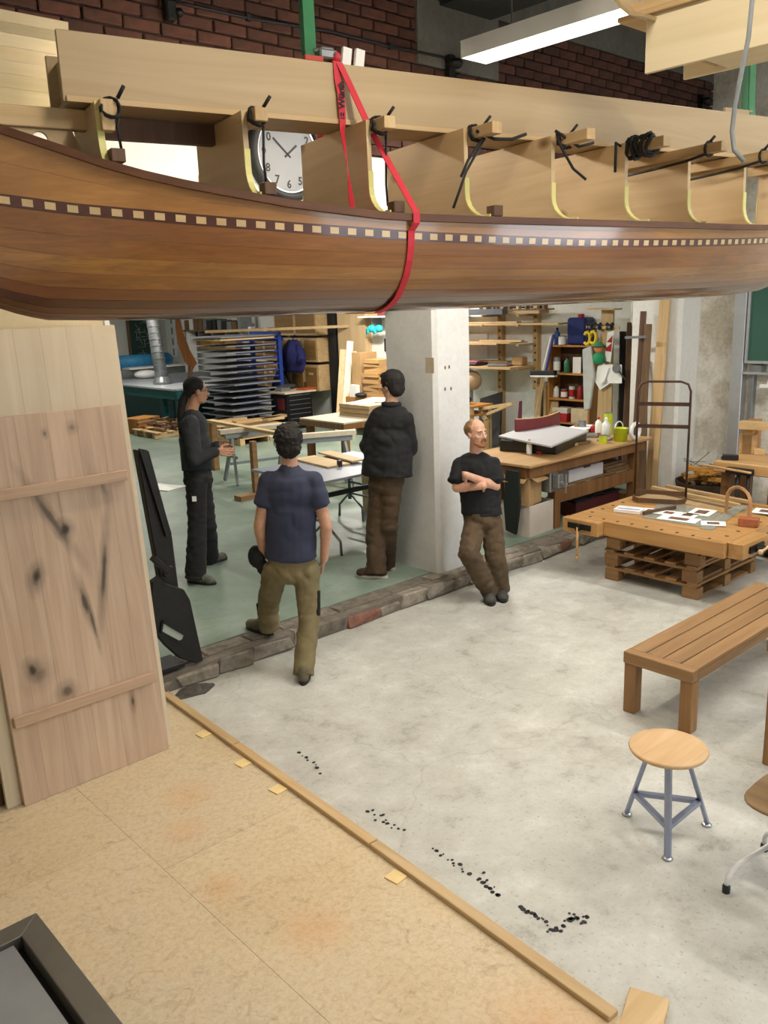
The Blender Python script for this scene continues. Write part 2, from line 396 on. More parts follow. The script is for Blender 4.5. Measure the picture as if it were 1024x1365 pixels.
# steel girder under the ceiling
GIRD = plain('girder_paint', '2c302d', .6, .2, .2)
g = G(); gx0, gx1 = 5.35, 5.95
g.lo((gx0, -4, 4.74), (gx1, YF, 4.80)); g.lo((gx0, -4, 5.14), (gx1, YF, 5.2)); g.lo(((gx0+gx1)/2-.02, -4, 4.8), ((gx0+gx1)/2+.02, YF, 5.14))
struct('trim_2', 'dark green steel girder running into the brick wall above the lamp', g, GIRD)
g = G().lo((gx0-.25, YF-.03, 4.3), (gx1+.1, YF+.02, 4.77)); g.build('plaster_patch', CONCB, wf)
# pillar and jamb
def chamf_col(x0, x1, y0, y1, z0, z1, c=.035):
    o = [(x0+c, y0), (x1-.02, y0), (x1, y0+.02), (x1, y1), (x0, y1), (x0, y0+c)]
    return G().prism([(x, y, z0) for x, y in o], (0, 0, z1-z0))
pil = struct('wall_pillar', 'white plastered pillar standing on the kerb between the two openings', chamf_col(5.27, 5.72, 5.14, 5.75, .13, 2.849), PILLARP)
SMUDGE = plain('smudge', 'b3a48f', .9, var=.1)
HOLE = plain('hole_dark', '6f6656', .9)
g = G()
for x, y in ((593.6, 490), (599, 489), (593.6, 518.5), (601.5, 518)): p = gY(x, y, 5.137); g.blob(p, (.011, .004, .017), n=8)
g.build('plug_hole', HOLE, pil)
p = gX(573, 487, 5.268); G().box(p, (.004, .1, .13)).build('tape_mark', SMUDGE, pil)
jb = struct('wall_jamb', 'white plastered jamb at the right end of the opening', chamf_col(9.3, 9.749, YF, 5.75, .13, 2.838), WALLW)
# stone kerb under the opening
KERB = plaster('kerb_mortar', '7d756a', '544d45', .9, 5)
STONE = plain('kerb_stone', '7d7569', .9, var=.4, scale=14, rnd=.38, bmp=.4)
KBRICK = plain('kerb_brick', '7d5648', .9, var=.3, scale=16, rnd=.2, bmp=.4)
g = G().lo((1.9, 4.985, -.02), (9.75, 5.235, .118)); kb = struct('trim_1', 'rough stone and brick kerb edging the raised green floor', g, KERB)
rr = random.Random(11); x = 1.95; k = 0
while x < 9.7:
    L = rr.uniform(.14, .38); h = rr.uniform(.1, .125); dep = rr.uniform(.09, .14)
    s = G().lo((x, 4.955+rr.uniform(0, .025), 0), (min(x+L, 9.72)-.012, 4.955+dep, h)); s.v = [v+Vector([rr.uniform(-.026, .026) for _ in range(3)]) for v in s.v]
    for v in s.v: v.z = min(max(v.z, 0), .128)
    s.build('stone', KBRICK if rr.random() < .28 else STONE, kb, bevel=.012)
    x += L
x = 1.95
while x < 9.3:
    L = rr.uniform(.25, .6)
    s = G().lo((x, 5.08+rr.uniform(-.01, .01), .06), (x+L-.01, 5.225, .132)); s.v = [v+Vector((rr.uniform(-.008, .008), rr.uniform(-.006, .004), rr.uniform(-.004, .002))) for v in s.v]
    s.build('coping_stone', STONE if rr.random() < .6 else KERB, kb, bevel=.008); x += L
# chipboard covering on the left with its edging lath
edge = lambda y: 2.255+(y-1.33)*.0487
g = G(); top = .03
ys = [-4.0, -1.2, .62, 1.62, 2.9, 4.1, 5.05]; xs = [-1.2, .75, 1.5, None]
plat = struct('floor_platform', 'worn chipboard sheets laid over the concrete on the left', G().prism([(-1.2, -4, 0), (edge(-4), -4, 0), (edge(5.08), 5.08, 0), (-1.2, 5.08, 0)], (0, 0, .012)), CHIP)
for j in range(3):
    off = (0, .55, .2)[j]
    yy = [-4.0]+[y+off for y in (-1.5, 1.0, 3.05)]+[5.08]
    for a, b2 in zip(yy[:-1], yy[1:]):
        L0 = xs[j]+.0008; q = .0009
        R = (lambda y: xs[j+1]-.0008) if xs[j+1] else (lambda y: edge(y)-.002)
        G().prism([(L0, a+q, .012), (R(a), a+q, .012), (R(b2), b2-q, .012), (L0, b2-q, .012)], (0, 0, top-.012)).build('chipboard_sheet', CHIP, plat)
a, b2 = Vector((edge(4.9), 4.9, 0)), Vector((edge(1.36), 1.36, 0))
t = thing('edging_lath', 'long bare pine lath fixed along the edge of the chipboard', 'lath', (a+b2)/2, )
for p, q in ((0, .262), (.264, .62), (.622, 1)):
    u, v = a.lerp(b2, p), a.lerp(b2, q); o = Vector((-.028, 0, .042)); G().bar(u+o, v+o, .055, .024).build('lath', PINE_Y, t, bevel=.003)
for i, y in enumerate((4.24, 3.42, 2.46, 3.78)):
    o = tag(G().box((edge(y)-.1, y, .0335), (.07, .075, .006), .1).build('masking_tape', plain('tape', 'e0c68c', .7, var=.05)), 'strip of cream tape on the chipboard beside the lath, %s from the sill' % ORD[[0, 2, 3, 1][i]], 'tape', 'cream tape strips along the lath')
tag(G().box((2.33, 1.3, .016), (.2, .14, .03), .35).build('wood_offcut', PINE, bevel=.003), 'pale square wood offcut lying at the near end of the lath', 'offcut')
# dried black paint drops on the concrete
g = G(); rr = random.Random(5)
tr = [((396, 1000), (430, 1030), 9), ((560, 1060), (640, 1130), 0), ((490, 1078), (525, 1098), 10), ((575, 1128), (625, 1164), 13), ((636, 1170), (665, 1192), 10), ((694, 1207), (733, 1232), 13), ((730, 1243), (752, 1236), 8), ((752, 1228), (784, 1222), 10), ((640, 1160), (668, 1195), 4), ((500, 1090), (540, 1110), 6), ((757, 1217), (779, 1232), 5)]
for a, b2, n in tr:
    for i in range(n):
        f = (i+.5)/max(n, 1); p = gz(a[0]+(b2[0]-a[0])*f+rr.uniform(-3, 3), a[1]+(b2[1]-a[1])*f+rr.uniform(-3, 3), .0015)
        r = rr.uniform(.005, .0135); g.lathe(p, [(r, 0), (r*.8, .002)], 8, (Vector((1, 0, 0)), Vector((0, rr.uniform(.6, 1.2), 0)), UP))
tag(g.build('paint_drops', BLACK, fl), kind='stuff')
# ------------------------------------------------------------------ cedar strip canoe, its mould and the straps
CA = math.radians(-11.46); CC = Vector((2.886, 2.507, 0)); CD = Vector((math.cos(CA), math.sin(CA), 0)); CN = Vector((-CD.y, CD.x, 0))
CM = Matrix.Translation((2.886, 2.507, 2.47)) @ Matrix.Rotation(CA, 4, 'Z')
def cw(t, y, z): return CC+CD*t+CN*y+UP*z           # canoe coordinates (along, across, height)
BH, LH, PH = .388, 2.275, 2.24
def hb(t): return BH*max(0, 1-abs(t/LH)**PH)
ZG = ([-2.275, -1.89, -1.57, -1.36, -1.04, -.69, -.3, .12, .57, 1.2, 1.59, 1.9, 2.275], [3.21, 3.04, 2.93, 2.884, 2.832, 2.797, 2.791, 2.789, 2.79, 2.795, 2.806, 2.84, 2.95])
ZK = ([-2.275, -2.22, -2.12, -1.93, -1.81, -1.57, -1.3, 0, 1.1, 1.5, 1.83, 2.05, 2.2, 2.275], [3.08, 2.86, 2.66, 2.525, 2.49, 2.479, 2.474, 2.474, 2.478, 2.486, 2.505, 2.56, 2.68, 2.85])
ZS = ([-2.275, -1.71, -1.34, -.96, -.577, -.19, .19, .575, .957, 1.337, 1.71, 2.275], [2.90, 2.818, 2.783, 2.755, 2.733, 2.721, 2.714, 2.717, 2.724, 2.735, 2.751, 2.80])
zg = lambda t: float(np.interp(t, *ZG)); zk = lambda t: float(np.interp(t, *ZK)); zs = lambda t: float(np.interp(t, *ZS))
def sec(t, f, inset=0):
    """half-breadth of the hull at fraction f of its depth"""
    e = abs(t/LH)**2.2; n = 2.7-1.45*e
    return max(.0015, (hb(t)-inset)*(1-(1-min(1, max(0, f)))**n)**(1/n))
TS = list(np.concatenate([np.linspace(-2.275, -1.7, 13), np.linspace(-1.62, 1.62, 30), np.linspace(1.7, 2.275, 11)]))
def cedar(name, cs, dk):
    m, nt, b = nodes(name); oi = N(nt, 'ShaderNodeObjectInfo')
    v = objco(nt, (1.1, 26, 60)); ad = N(nt, 'ShaderNodeVectorMath', operation='ADD'); ml = N(nt, 'ShaderNodeMath', operation='MULTIPLY'); ml.inputs[1].default_value = 31
    nt.links.new(oi.outputs['Random'], ml.inputs[0]); nt.links.new(v, ad.inputs[0]); nt.links.new(ml.outputs[0], ad.inputs[1])
    f = noisetex(nt, ad.outputs[0], 1, 5, .6, .7); f2 = noisetex(nt, objco(nt, (1.2, 3, 5)), 1.6, 4)
    base = ramp(nt, oi.outputs['Random'], [(i/3, lin(c)) for i, c in enumerate(cs)])
    col = mixc(nt, ramp(nt, f, [(.35, (.45, .45, .45, 1)), (.65, (0, 0, 0, 1))]), base, lin(dk))
    col = mixc(nt, ramp(nt, f2, [(.4, (.4, .4, .4, 1)), (.6, (0, 0, 0, 1))]), col, lin('67391f'))
    nt.links.new(col, b.inputs['Base Color']); b.inputs['Roughness'].default_value = .35; b.inputs['Coat Weight'].default_value = .9; b.inputs['Coat Roughness'].default_value = .1
    bump(nt, b, f2, .03, .01); return m
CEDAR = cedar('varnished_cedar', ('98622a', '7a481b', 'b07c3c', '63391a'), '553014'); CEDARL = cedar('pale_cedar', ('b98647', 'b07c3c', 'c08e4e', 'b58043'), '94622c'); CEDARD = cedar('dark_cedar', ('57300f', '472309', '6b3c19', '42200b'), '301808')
WENGE = wood('dark_accent', '5c2c1e', '401c12', 0, 1, .35, .03, coat=.8)
INLAY = wood('pale_inlay', 'd9bf92', 'c7a878', 0, 1, .4, .08, coat=.6)
GUNW = wood('gunwale_wood', '6e4529', '52301a', 0, 1, .5, .04)
canoe = thing('canoe', 'varnished cedar strip canoe with a chequered inlay band, slung below its mould', 'canoe', mat=CM)
TH = .007
def hull_pt(t, f, s, inset=0):
    y = sec(t, f, 0); z = zk(t)+(zg(t)-zk(t))*f
    return Vector((t, s*max(.0012, y-inset), z+ (inset*.6 if f < .25 else 0) - 2.47))
def strake(name, f0, f1, s, mat, ts=TS, nsub=2, proud=0, th=TH):
    """one strip of planking: closed strip between depth fractions f0(t), f1(t)"""
    vs = []; fs = []; m = 2*(nsub+1)
    for t in ts:
        a, b2 = f0(t), f1(t)
        ring = [hull_pt(t, a+(b2-a)*k/nsub, s, -proud) for k in range(nsub+1)]+[hull_pt(t, a+(b2-a)*k/nsub, s, th) for k in range(nsub, -1, -1)]
        vs += ring
    for i in range(len(ts)-1): fs += [(i*m+k, i*m+(k+1) % m, (i+1)*m+(k+1) % m, (i+1)*m+k) for k in range(m)]
    fs += [tuple(range(m)), tuple((len(ts)-1)*m+k for k in range(m))]
    return G().add(vs, fs).build(name, mat, canoe, smooth=False, local=True)
def smooth_plank(o):
    for p in o.data.polygons: p.use_smooth = True
    try: o.data.set_sharp_from_angle(angle=.6)
    except Exception: pass
frac = lambda t, z: max(.02, min(.98, (z-zk(t))/max(.02, zg(t)-zk(t))))
fb0 = lambda t: frac(t, zs(t)-.017); fb1 = lambda t: frac(t, zs(t)+.017)
NL = 11
arc = []                                    # equal strip widths round the bilge, measured amidships
ff = np.linspace(0, fb0(0), 400); pts = np.array([[sec(0, f), f*(zg(0)-zk(0))] for f in ff]); al = np.r_[0, np.cumsum(np.hypot(*np.diff(pts, axis=0).T))]
lv = np.interp(np.linspace(0, al[-1], NL+1), al, ff)/fb0(0)
for s in (-1, 1):
    for k in range(NL):
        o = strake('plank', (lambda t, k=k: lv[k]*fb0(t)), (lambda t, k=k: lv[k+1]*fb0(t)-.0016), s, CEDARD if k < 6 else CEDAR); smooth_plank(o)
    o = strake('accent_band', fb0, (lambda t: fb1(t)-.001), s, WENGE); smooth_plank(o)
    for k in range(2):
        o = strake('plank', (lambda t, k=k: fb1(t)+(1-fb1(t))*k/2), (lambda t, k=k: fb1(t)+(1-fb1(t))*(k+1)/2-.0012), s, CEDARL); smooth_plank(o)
# pale inlays set in the accent band of the side in view (and the other side)
tt = np.linspace(-2.2, 2.2, 4001); bb = np.array([hb(t) for t in tt]); arcx = np.r_[0, np.cumsum(np.hypot(np.diff(tt), np.diff(bb)))]
i0 = np.interp(-1.7137, tt, arcx)
for s in (-1, 1):
    for k in range(-6, 62):
        t = float(np.interp(i0+k*.064, arcx, tt)); dt = float(np.interp(i0+k*.064+.0155, arcx, tt))-t
        if abs(t)+dt > 2.15: continue
        a = lambda q: frac(q, zs(q)-.0105); b2 = lambda q: frac(q, zs(q)+.0105)
        strake('inlay', a, b2, s, INLAY, [t-dt, t, t+dt], 1, proud=.0008, th=.001)
for s in (-1, 1):
    for k, (inn, nm) in enumerate(((-.011, 'outwale'), (.014, 'inwale'))):
        P = [Vector((t, s*max(.004, hb(t)-inn), zg(t)-2.47)) for t in TS]; g = G()
        vs = []; fs = []
        for i, p in enumerate(P): vs += [p+Vector((0, y*s, z)) for y, z in ((-.009, -.012), (.009, -.012), (.009, .012), (-.009, .012))]
        for i in range(len(P)-1): fs += [(i*4+k2, i*4+(k2+1) % 4, i*4+4+(k2+1) % 4, i*4+4+k2) for k2 in range(4)]
        g.add(vs, fs+[(0, 1, 2, 3), tuple((len(P)-1)*4+k2 for k2 in range(4))]).build(nm, GUNW, canoe, local=True)
# mould: plywood box beam with station panels reaching down into the hull
YEL = plain('yellow_tape', 'd4cc82', .5, var=.05)
mould = thing('canoe_mould', 'plywood box beam with station panels, strapped on top of the cedar canoe', 'boat mould', mat=CM)
ZB0, ZB1, TB0, TB1 = 3.14-2.47, 3.342-2.47, -1.69, 2.6
for nm, a, b2 in (('beam_side', (TB0, -.1, ZB0), (TB1, -.085, ZB1)), ('beam_side', (TB0, .085, ZB0), (TB1, .1, ZB1-.03)), ('beam_bottom', (TB0+.02, -.084, ZB0+.002), (TB1, .084, ZB0+.018)), ('beam_top', (TB0+.06, -.084, ZB1-.05), (TB1, .084, ZB1-.032)), ('beam_end', (TB0+.03, -.084, ZB0+.019), (TB0+.048, .084, ZB1-.051))):
    G().lo(a, b2).build(nm, PLY, mould, bevel=.002, local=True)
G().lo((TB0+.01, -.108, ZB0), (TB1, -.1005, ZB0+.016)).build('edge_lath', PINE, mould, local=True)
G().lo((TB0-.62, -.02, ZB0-.065), (TB0+.1, .02, ZB0-.003)).build('end_bar', PINE, mould, bevel=.003, local=True)
stations = (-1.60, -1.14, -.68, -.26, .175, .595, 1.01, 1.45, 1.9)
ROPES = []; ne_ = lambda h: max(.06, h-.02-.14*(h/BH)**2)
for i, t in enumerate(stations):
    h = hb(t); ne = max(.06, h-.02-.14*(h/BH)**2); zgl = zg(t)-2.47; pr = []
    zt = ZB0-.003 if i not in (6, 7, 8) else ZB0-.003
    prof = [(max(.03, h*.75), zgl-.17), (h-.012, zgl-.08), (h-.012, zgl-.012), (h-.014, zgl+.014)]+[(ne+(h-.014-ne)*(1-math.sin(PI/2*q/6)), zgl+.014+.10*(1-math.cos(PI/2*q/6))) for q in range(1, 7)]+[(ne, zgl+.17), (ne-.004, zt)]
    outl = [(t-.009, -y, z) for y, z in prof]+[(t-.009, max(.05, h-.05) if z > zgl+.02 else y, z) for y, z in reversed(prof)]
    pn = G().prism(outl, (.018, 0, 0)).build('station_panel', PLYK, mould, local=True)
    for s in (-1, 1):
        g = G(); q = [p for p in prof[2:]]
        if s > 0: q = [(h-.012, zgl-.012), (h-.03, zgl+.01), (max(.05, h-.05), zgl+.03), (max(.05, h-.05), zgl+.15)]
        for (y0, z0), (y1, z1) in zip(q[:-1], q[1:]):
            if z0 < zgl-.03 or z1 > zgl+.22: continue
            g.bar((t, s*(y0+.002), z0), (t, s*(y1+.002), z1), .021, .006, (0, 1, 0))
        if g.v: g.build('edge_tape', YEL, pn, local=True)
    sd = 1 if i < 6 else -1
    x0 = t+sd*.0095; x1 = x0+sd*.045
    ext = (.03, .04, .03, .07, .10, .12, .17, .20, .2)[i]
    G().lo((min(x0, x1), -(h-.08+ext), zt-.042), (max(x0, x1), h*.9, zt-.001)).build('cleat', PINE_Y, mould, bevel=.002, local=True)
    if i < 4:
        G().lo((t+.011, -(h-.004), zgl+.016), (t+.055, -(h-.05), zgl+.055)).build('gunwale_block', DARKW, mould, bevel=.002, local=True)
    ROPES.append((t, h, ext, zt, zgl, x0, x1))
G().lo((TB0+.12, .055, ZB0-.07), (-1.15, .095, ZB0-.003)).build('lower_rail', DARKW, mould, local=True)
G().lo((TB0+.09, -.18, ZB0-.09), (TB0+.13, -.13, ZB0+.0)).build('hanger_block', PINEY, mould, bevel=.002, local=True)
# gable filler with a round hole at the left end
g = G(); n = 20; cxh, czh, rh = -1.753, 3.042-2.47, .024
rim = [(-2.25, 3.19-2.47), (-2.25, ZB0-.07), (-1.64, ZB0-.07), (-1.64, 2.93-2.47), (-1.9, 3.02-2.47)]
sq = [(cxh+rh*2*math.cos(2*PI*k/n), czh+rh*1.2*math.sin(2*PI*k/n)) for k in range(n)]
def polar(poly, a):
    d = (math.cos(a), math.sin(a)); best = None
    for p, q in zip(poly, poly[1:]+poly[:1]):
        ex, ez = q[0]-p[0], q[1]-p[1]; det = d[0]*(-ez)+ex*d[1]
        if abs(det) < 1e-9: continue
        rx, rz = p[0]-cxh, p[1]-czh; u = (rx*(-ez)+ex*rz)/det; w2 = (d[0]*rz-d[1]*rx)/det
        if u > 0 and -1e-6 <= w2 <= 1+1e-6: best = u if best is None else min(best, u)
    return best or .05
poly = [(-2.27, 2.95-2.47), (-1.64, 2.84-2.47), (-1.64, ZB0-.066), (-2.27, ZB0-.066)]
vs = []; fs = []
for k in range(n):
    a = 2*PI*k/n; R = polar(poly, a)
    for r in (rh, R):
        for y in (-.008, .008): vs.append((cxh+r*math.cos(a), y, czh+r*math.sin(a)))
for k in range(n):
    a, b2 = k*4, ((k+1) % n)*4
    fs += [(a, b2, b2+2, a+2), (a+1, a+3, b2+3, b2+1), (a, a+1, b2+1, b2), (a+2, b2+2, b2+3, a+3)]
G().add(vs, fs).build('end_panel', PLYK, mould, local=True)
# black cords tying cleats to the hull
where = ('at the left end station', 'beside the clock', 'beside the red strap', 'hanging in two long tails from the fourth cleat', 'in a loose knot on the fifth cleat', 'wound in a thick bundle round the sixth cleat', 'running along the seventh cleat', 'running along the eighth cleat')
rr = random.Random(2)
for i, (t, h, ext, zt, zgl, x0, x1) in enumerate(ROPES[:8]):
    o = thing('tied_rope', 'thin black cord ' + where[i], 'cord', mat=CM, group='black cords on the mould'); g = G()
    yc = -(ne_(h)+.03); xm = (x0+x1)/2; ring = []
    for k in range(14):
        a = 2*PI*k/14; ring.append((xm+.03*math.cos(a)+.004*math.sin(3*a), yc+rr.uniform(-.012, .012)+.02*math.sin(a), zt-.021+.031*math.sin(a)))
    if i != 6 and i != 7:
        g.tube(ring, .0045, 6, True); g.tube([(p[0], p[1]+.014, p[2]) for p in ring], .0045, 6, True)
        g.tube([(xm+.02, yc-.01, zt+.005), (xm+.035, yc-.035, zt+.035)], .006, 6)
    if i < 3: g.tube([(xm+.02, yc, zt-.05), (xm+.012, yc-.004, zgl+.12), (xm+.02, yc+.002, zgl+.05)], .0045, 6)
    if i == 3:
        g.tube([(xm, yc-.03, zt-.045), (xm-.09, yc-.06, zt-.13), (xm-.13, yc-.07, zt-.19)], .005, 6); g.tube([(xm+.01, yc-.03, zt-.045), (xm-.1, yc-.06, zt-.17), (xm-.17, yc-.075, zt-.30)], .005, 6)
        g.tube([(xm-.03, yc-.03, zt-.02), (xm+.03, yc-.06, zt-.05), (xm+.1, yc-.08, zt-.05), (xm+.16, yc-.09, zt-.03)], .006, 6)
    if i == 4:
        g.tube([(xm-.05, yc-.01, zt-.01), (xm-.04, yc-.03, zt-.06), (xm+.02, yc-.03, zt-.13), (xm+.08, yc-.04, zt-.17)], .006, 6)
        g.tube([(xm-.06, yc-.01, zt+.01), (xm+.03, yc-.05, zt-.05), (xm+.09, yc-.07, zt-.035)], .006, 6)
    if i == 5:
        for k in range(7):
            yk = yc-.08+.022*k; g.tube([(xm+(.034+.012*((k*7) % 3)/2)*math.cos(2*PI*j/12), yk+.012*math.sin(4*PI*j/12+k), zt-.021+(.036+.01*((k*5) % 3)/2)*math.sin(2*PI*j/12)) for j in range(12)], .008, 6, True)
        g.tube([(xm-.04, yc+.06, zt-.01), (xm-.08, yc+.05, zt+.0), (xm-.09, yc+.04, zt-.06), (xm-.09, yc+.04, zt-.12)], .006, 6)
    if i in (6, 7):
        g.tube([(xm-.035, h*.5, zt-.075), (xm-.035, 0, zt-.07), (xm-.03, -h*.7, zt-.06), (xm-.028, -h+.08-ext+.08, zt-.046)], .006, 6)
        g.tube([(xm+.03*math.cos(2*PI*j/12), -h+.08-ext+.08, zt-.021+.03*math.sin(2*PI*j/12)) for j in range(12)], .006, 6, True); g.tube([(xm, -h+.08-ext+.08, zt+.006), (xm+.015, -h+.065-ext+.08, zt+.03)], .007, 6)
    g.build('rope', CORD, o, smooth=True, local=True)
# red ratchet strap around beam and hull, white printed lettering mark in black
RSTR = plain('red_webbing', 'c02234', .6, var=.06, scale=40)
strap = thing('ratchet_strap', 'red ratchet strap looped over the beam and round the canoe hull', 'strap', mat=CM)
ts0, ts1 = -.70, -.60
hx = Vector((.0135, 0, 0))
P = [(-.735, .05, ZB1+.004), (-.735, -.104, ZB1+.004), (-.735, -.106, ZB1-.05), (-.728, -.112, ZB1-.1), (-.725, -.114, ZB0+.02), (-.735, -.125, ZB0-.03), (-.735, -.15, ZB0-.14), (-.74, -.18, ZB0-.26), (-.74, -.20, .27)]
tw = [Vector((.0135, 0, 0))]*5+[Vector((.011, .004, 0)), Vector((.004, .011, 0)), Vector((.012, .004, 0)), Vector((.0135, 0, 0))]
G().ribbon(P, tw, .003).build('inner_webbing', RSTR, strap, local=True)
P = [(-.725, -.104, ZB1+.002), (-.70, -.12, ZB1-.06), (-.66, -.19, ZB0-.02), (-.62, -.30, ZB0-.2), (-.60, -(hb(-.6)+.024), zg(-.6)-2.47+.015), (-.6, -(hb(-.6)+.024), zg(-.6)-2.47-.02)]
for f in (.86, .7, .55, .4, .28, .18, .1, .05, .015): q = hull_pt(-.61, f, -1, -.006); q.z -= .004 if f < .2 else 0; P.append(tuple(q))
for f in (.015, .06, .15, .3, .55, .8): q = hull_pt(-.61, f, 1, -.006); q.z -= .004 if f < .2 else 0; P.append(tuple(q))
P.append((-.61, hb(-.6)+.024, zg(-.6)-2.47)); P.append((-.68, .106, ZB1-.02)); P.append((-.70, .1, ZB1+.004))
G().ribbon(P, Vector((.0135, 0, 0)), .003).build('outer_webbing', RSTR, strap, local=True)
rb = G().box((-.76, -.05, ZB1+.028), (.07, .1, .03)).box((-.755, -.02, ZB1+.05), (.05, .12, .012)).build('ratchet_buckle', GALV, strap, bevel=.005, local=True)
G().cyl((-.73, -.1, ZB1+.022), (-.73, .0, ZB1+.022), .016, 12).build('webbing_roll', RSTR, strap, smooth=True, local=True)
G().cyl((-.80, -.06, ZB1+.045), (-.72, -.06, ZB1+.045), .007, 8).cyl((-.80, .0, ZB1+.045), (-.72, .0, ZB1+.045), .007, 8).build('axle', STEEL, rb, smooth=True, local=True)
def text_mesh(body, size, M, mat, parent, name='lettering', depth=.001, bold=False):
    cu = bpy.data.curves.new('t', 'FONT'); cu.body = body; cu.size = size; cu.align_x = 'CENTER'; cu.align_y = 'CENTER'; cu.extrude = depth; cu.resolution_u = 2
    if bold: cu.offset = size*.02
    to = bpy.data.objects.new('t', cu); COL.objects.link(to); dg = bpy.context.evaluated_depsgraph_get()
    me = bpy.data.meshes.new_from_object(to.evaluated_get(dg)); bpy.data.objects.remove(to); bpy.data.curves.remove(cu)
    me.transform((MW[parent.name].inverted() if parent else Matrix()) @ M); me.materials.clear(); me.materials.append(mat)
    o = bpy.data.objects.new(name, me); COL.objects.link(o)
    if parent: o.parent = parent
    MW[o.name] = MW.get(parent.name, Matrix()) if parent else Matrix()
    return o
def axes_M(x, y, z, loc): return Matrix(((x[0], y[0], z[0], loc[0]), (x[1], y[1], z[1], loc[1]), (x[2], y[2], z[2], loc[2]), (0, 0, 0, 1)))
lx = Vector((.02, 0, 1)).normalized(); lz = -CN
lxw = (CD*lx.x+UP*lx.z).normalized(); lyw = lz.cross(lxw).normalized()
text_mesh('W\u00fcrth', .033, axes_M(lxw, lyw, lz, cw(-.7255, -.1165, 3.235)), BLACK, strap, 'lettering', .0008, True)
g = G()
for k, (dx, dy) in enumerate(((-.009, -.004), (.004, -.004), (-.009, .006), (.004, .006))):
    c = cw(-.7255, -.1165, 3.166)+lxw*dx*1.2+lyw*dy; g.frame(c, (lxw, lyw, lz), (.0055, .003, .0006))
g.build('printed_mark', BLACK, strap)
# green slings from the ceiling
GSL = plain('green_sling', '0f6b3a', .6, var=.15)
for i, (t, lb) in enumerate(((-.81, 'green round sling holding the beam beside the red ratchet strap'), (1.62, 'green round sling holding the beam near its right end'))):
    o = thing('lifting_sling', lb, 'sling', mat=CM, group='green slings of the mould'); dd = -.03 if i == 0 else .0
    P = [(t+.02, 0.04, 2.7), (t+.01, -.02, 1.6), (t, -.05, ZB1+.05), (t, -.06, ZB1+.0)]
    G().ribbon(P, Vector((.022, .0, 0)), .01).build('webbing', GSL, o, local=True)
    P = [(t+.012, 0.05, 2.7), (t, -.01, 1.6), (t+.012, .0, ZB1+.0)]
    G().ribbon(P, Vector((.02, .0, 0)), .01).build('webbing', GSL, o, local=True)
    if i == 0: G().box((t-.01, -.085, ZB1+.008), (.07, .03, .016)).build('corner_pad', plain('red_pad', 'b3372a', .6), o, local=True)
for k, x in enumerate((-.655, -.60)):
    G().frame((x, -.03, ZB1+.035), (Vector((1, 0, -.15)).normalized(), (0, 1, 0), Vector((.15, 0, 1)).normalized()), (.018, .008, .04)).build('wedge', WHITE, mould, local=True)
G().lo((1.42, -.06, ZB1-.02), (1.62, -.045, ZB1+.03)).build('hook_plate', PLY, mould, local=True)
# wall clock behind the canoe
cc = Vector((3.79, YF-.03, 3.53)); R0 = .312
ck = thing('wall_clock', 'round white wall clock greyed as shaded, in a thick black rim, on the white wall behind the beam', 'clock', cc)
ax = (Vector((1, 0, 0)), Vector((0, 0, 1)), Vector((0, -1, 0)))
G().lathe(cc, [(R0*.98, -.03), (R0, 0), (R0*.97, .035), (R0*.86, .05), (R0*.82, .035), (R0*.82, .012)], 48, ax, False).build('rim', BLACK, ck, smooth=True)
G().lathe(cc, [(R0*.825, .018), (R0*.80, .028), (R0*.77, .018)], 48, ax, False).build('inner_ring', STEEL, ck, smooth=True)
fc = G().lathe(cc, [(R0*.8, .008), (R0*.8, .016)], 48, ax).build('face', plain('clock_face_shaded', '70747b', .5, var=.02), ck)  # white face coloured grey: its shade is put into the colour
for hnum in range(1, 13):
    a = PI/2-hnum*PI/6; p = cc+Vector((R0*.63*math.cos(a), -.0175, R0*.63*math.sin(a)))
    text_mesh(str(hnum), .076, axes_M((1, 0, 0), (0, 0, 1), (0, -1, 0), p), BLACK, ck, 'numeral', .0008, True)
for a, L, wd in ((PI/2-.9, .1, .014), (PI/2-5.4, .15, .01)):
    d = Vector((math.cos(a), 0, math.sin(a))); G().bar(cc+Vector((0, -.02, 0))-d*.03, cc+Vector((0, -.02, 0))+d*L, .003, wd, (0, 0, 1) if abs(d.z) < .9 else (1, 0, 0)).build('hand', BLACK, ck)
# lamps
TUBE = emit('lamp_diffuser', 'ffffff', 4)
def lamp(name, label, x, y0, y1, z, wd, power, col=NEUT, body=WHITE, hang=None, along='y'):
    c = ((x, (y0+y1)/2, z) if along == 'y' else ((y0+y1)/2, x, z)); t = thing(name, label, 'lamp', c, group='long fluorescent ceiling lamps')
    L = abs(y1-y0); sx, sy = (wd, L) if along == 'y' else (L, wd)
    g = G(); zz = .11
    for dx, dy, bx, by in ((-1, 0, .008, sy), (1, 0, .008, sy), (0, -1, sx, .008), (0, 1, sx, .008)): g.box((c[0]+dx*(sx/2), c[1]+dy*(sy/2), z+zz/2), (bx, by, zz))
    g.box((c[0], c[1], z+zz), (sx+.008, sy+.008, .008)); g.build('housing', body, t)
    G().box((c[0], c[1], z+.004), (sx-.012, sy-.012, .004)).build('diffuser', TUBE, t)
    g = G()
    for k in (-.35, .35): g.cyl((c[0]+(sx*k if along != 'y' else 0), c[1]+(sy*k if along == 'y' else 0), z+zz), (c[0]+(sx*k if along != 'y' else 0), c[1]+(sy*k if along == 'y' else 0), hang or 5.2), .006, 6)
    g.build('suspension', GREYM, t)
    l = area('lamp_light', (c[0], c[1], z-.012), (c[0], c[1], z-1), sx*.92, sy*.92, power, col); l.parent = t; l.matrix_local = MW[t.name].inverted() @ Matrix.Translation((c[0], c[1], z-.012))
    return t
lamp('ceiling_lamp', 'long lit fluorescent lamp under the dark girder, above the beam', 5.13, 4.55, 2.2, 4.2, .27, 60)
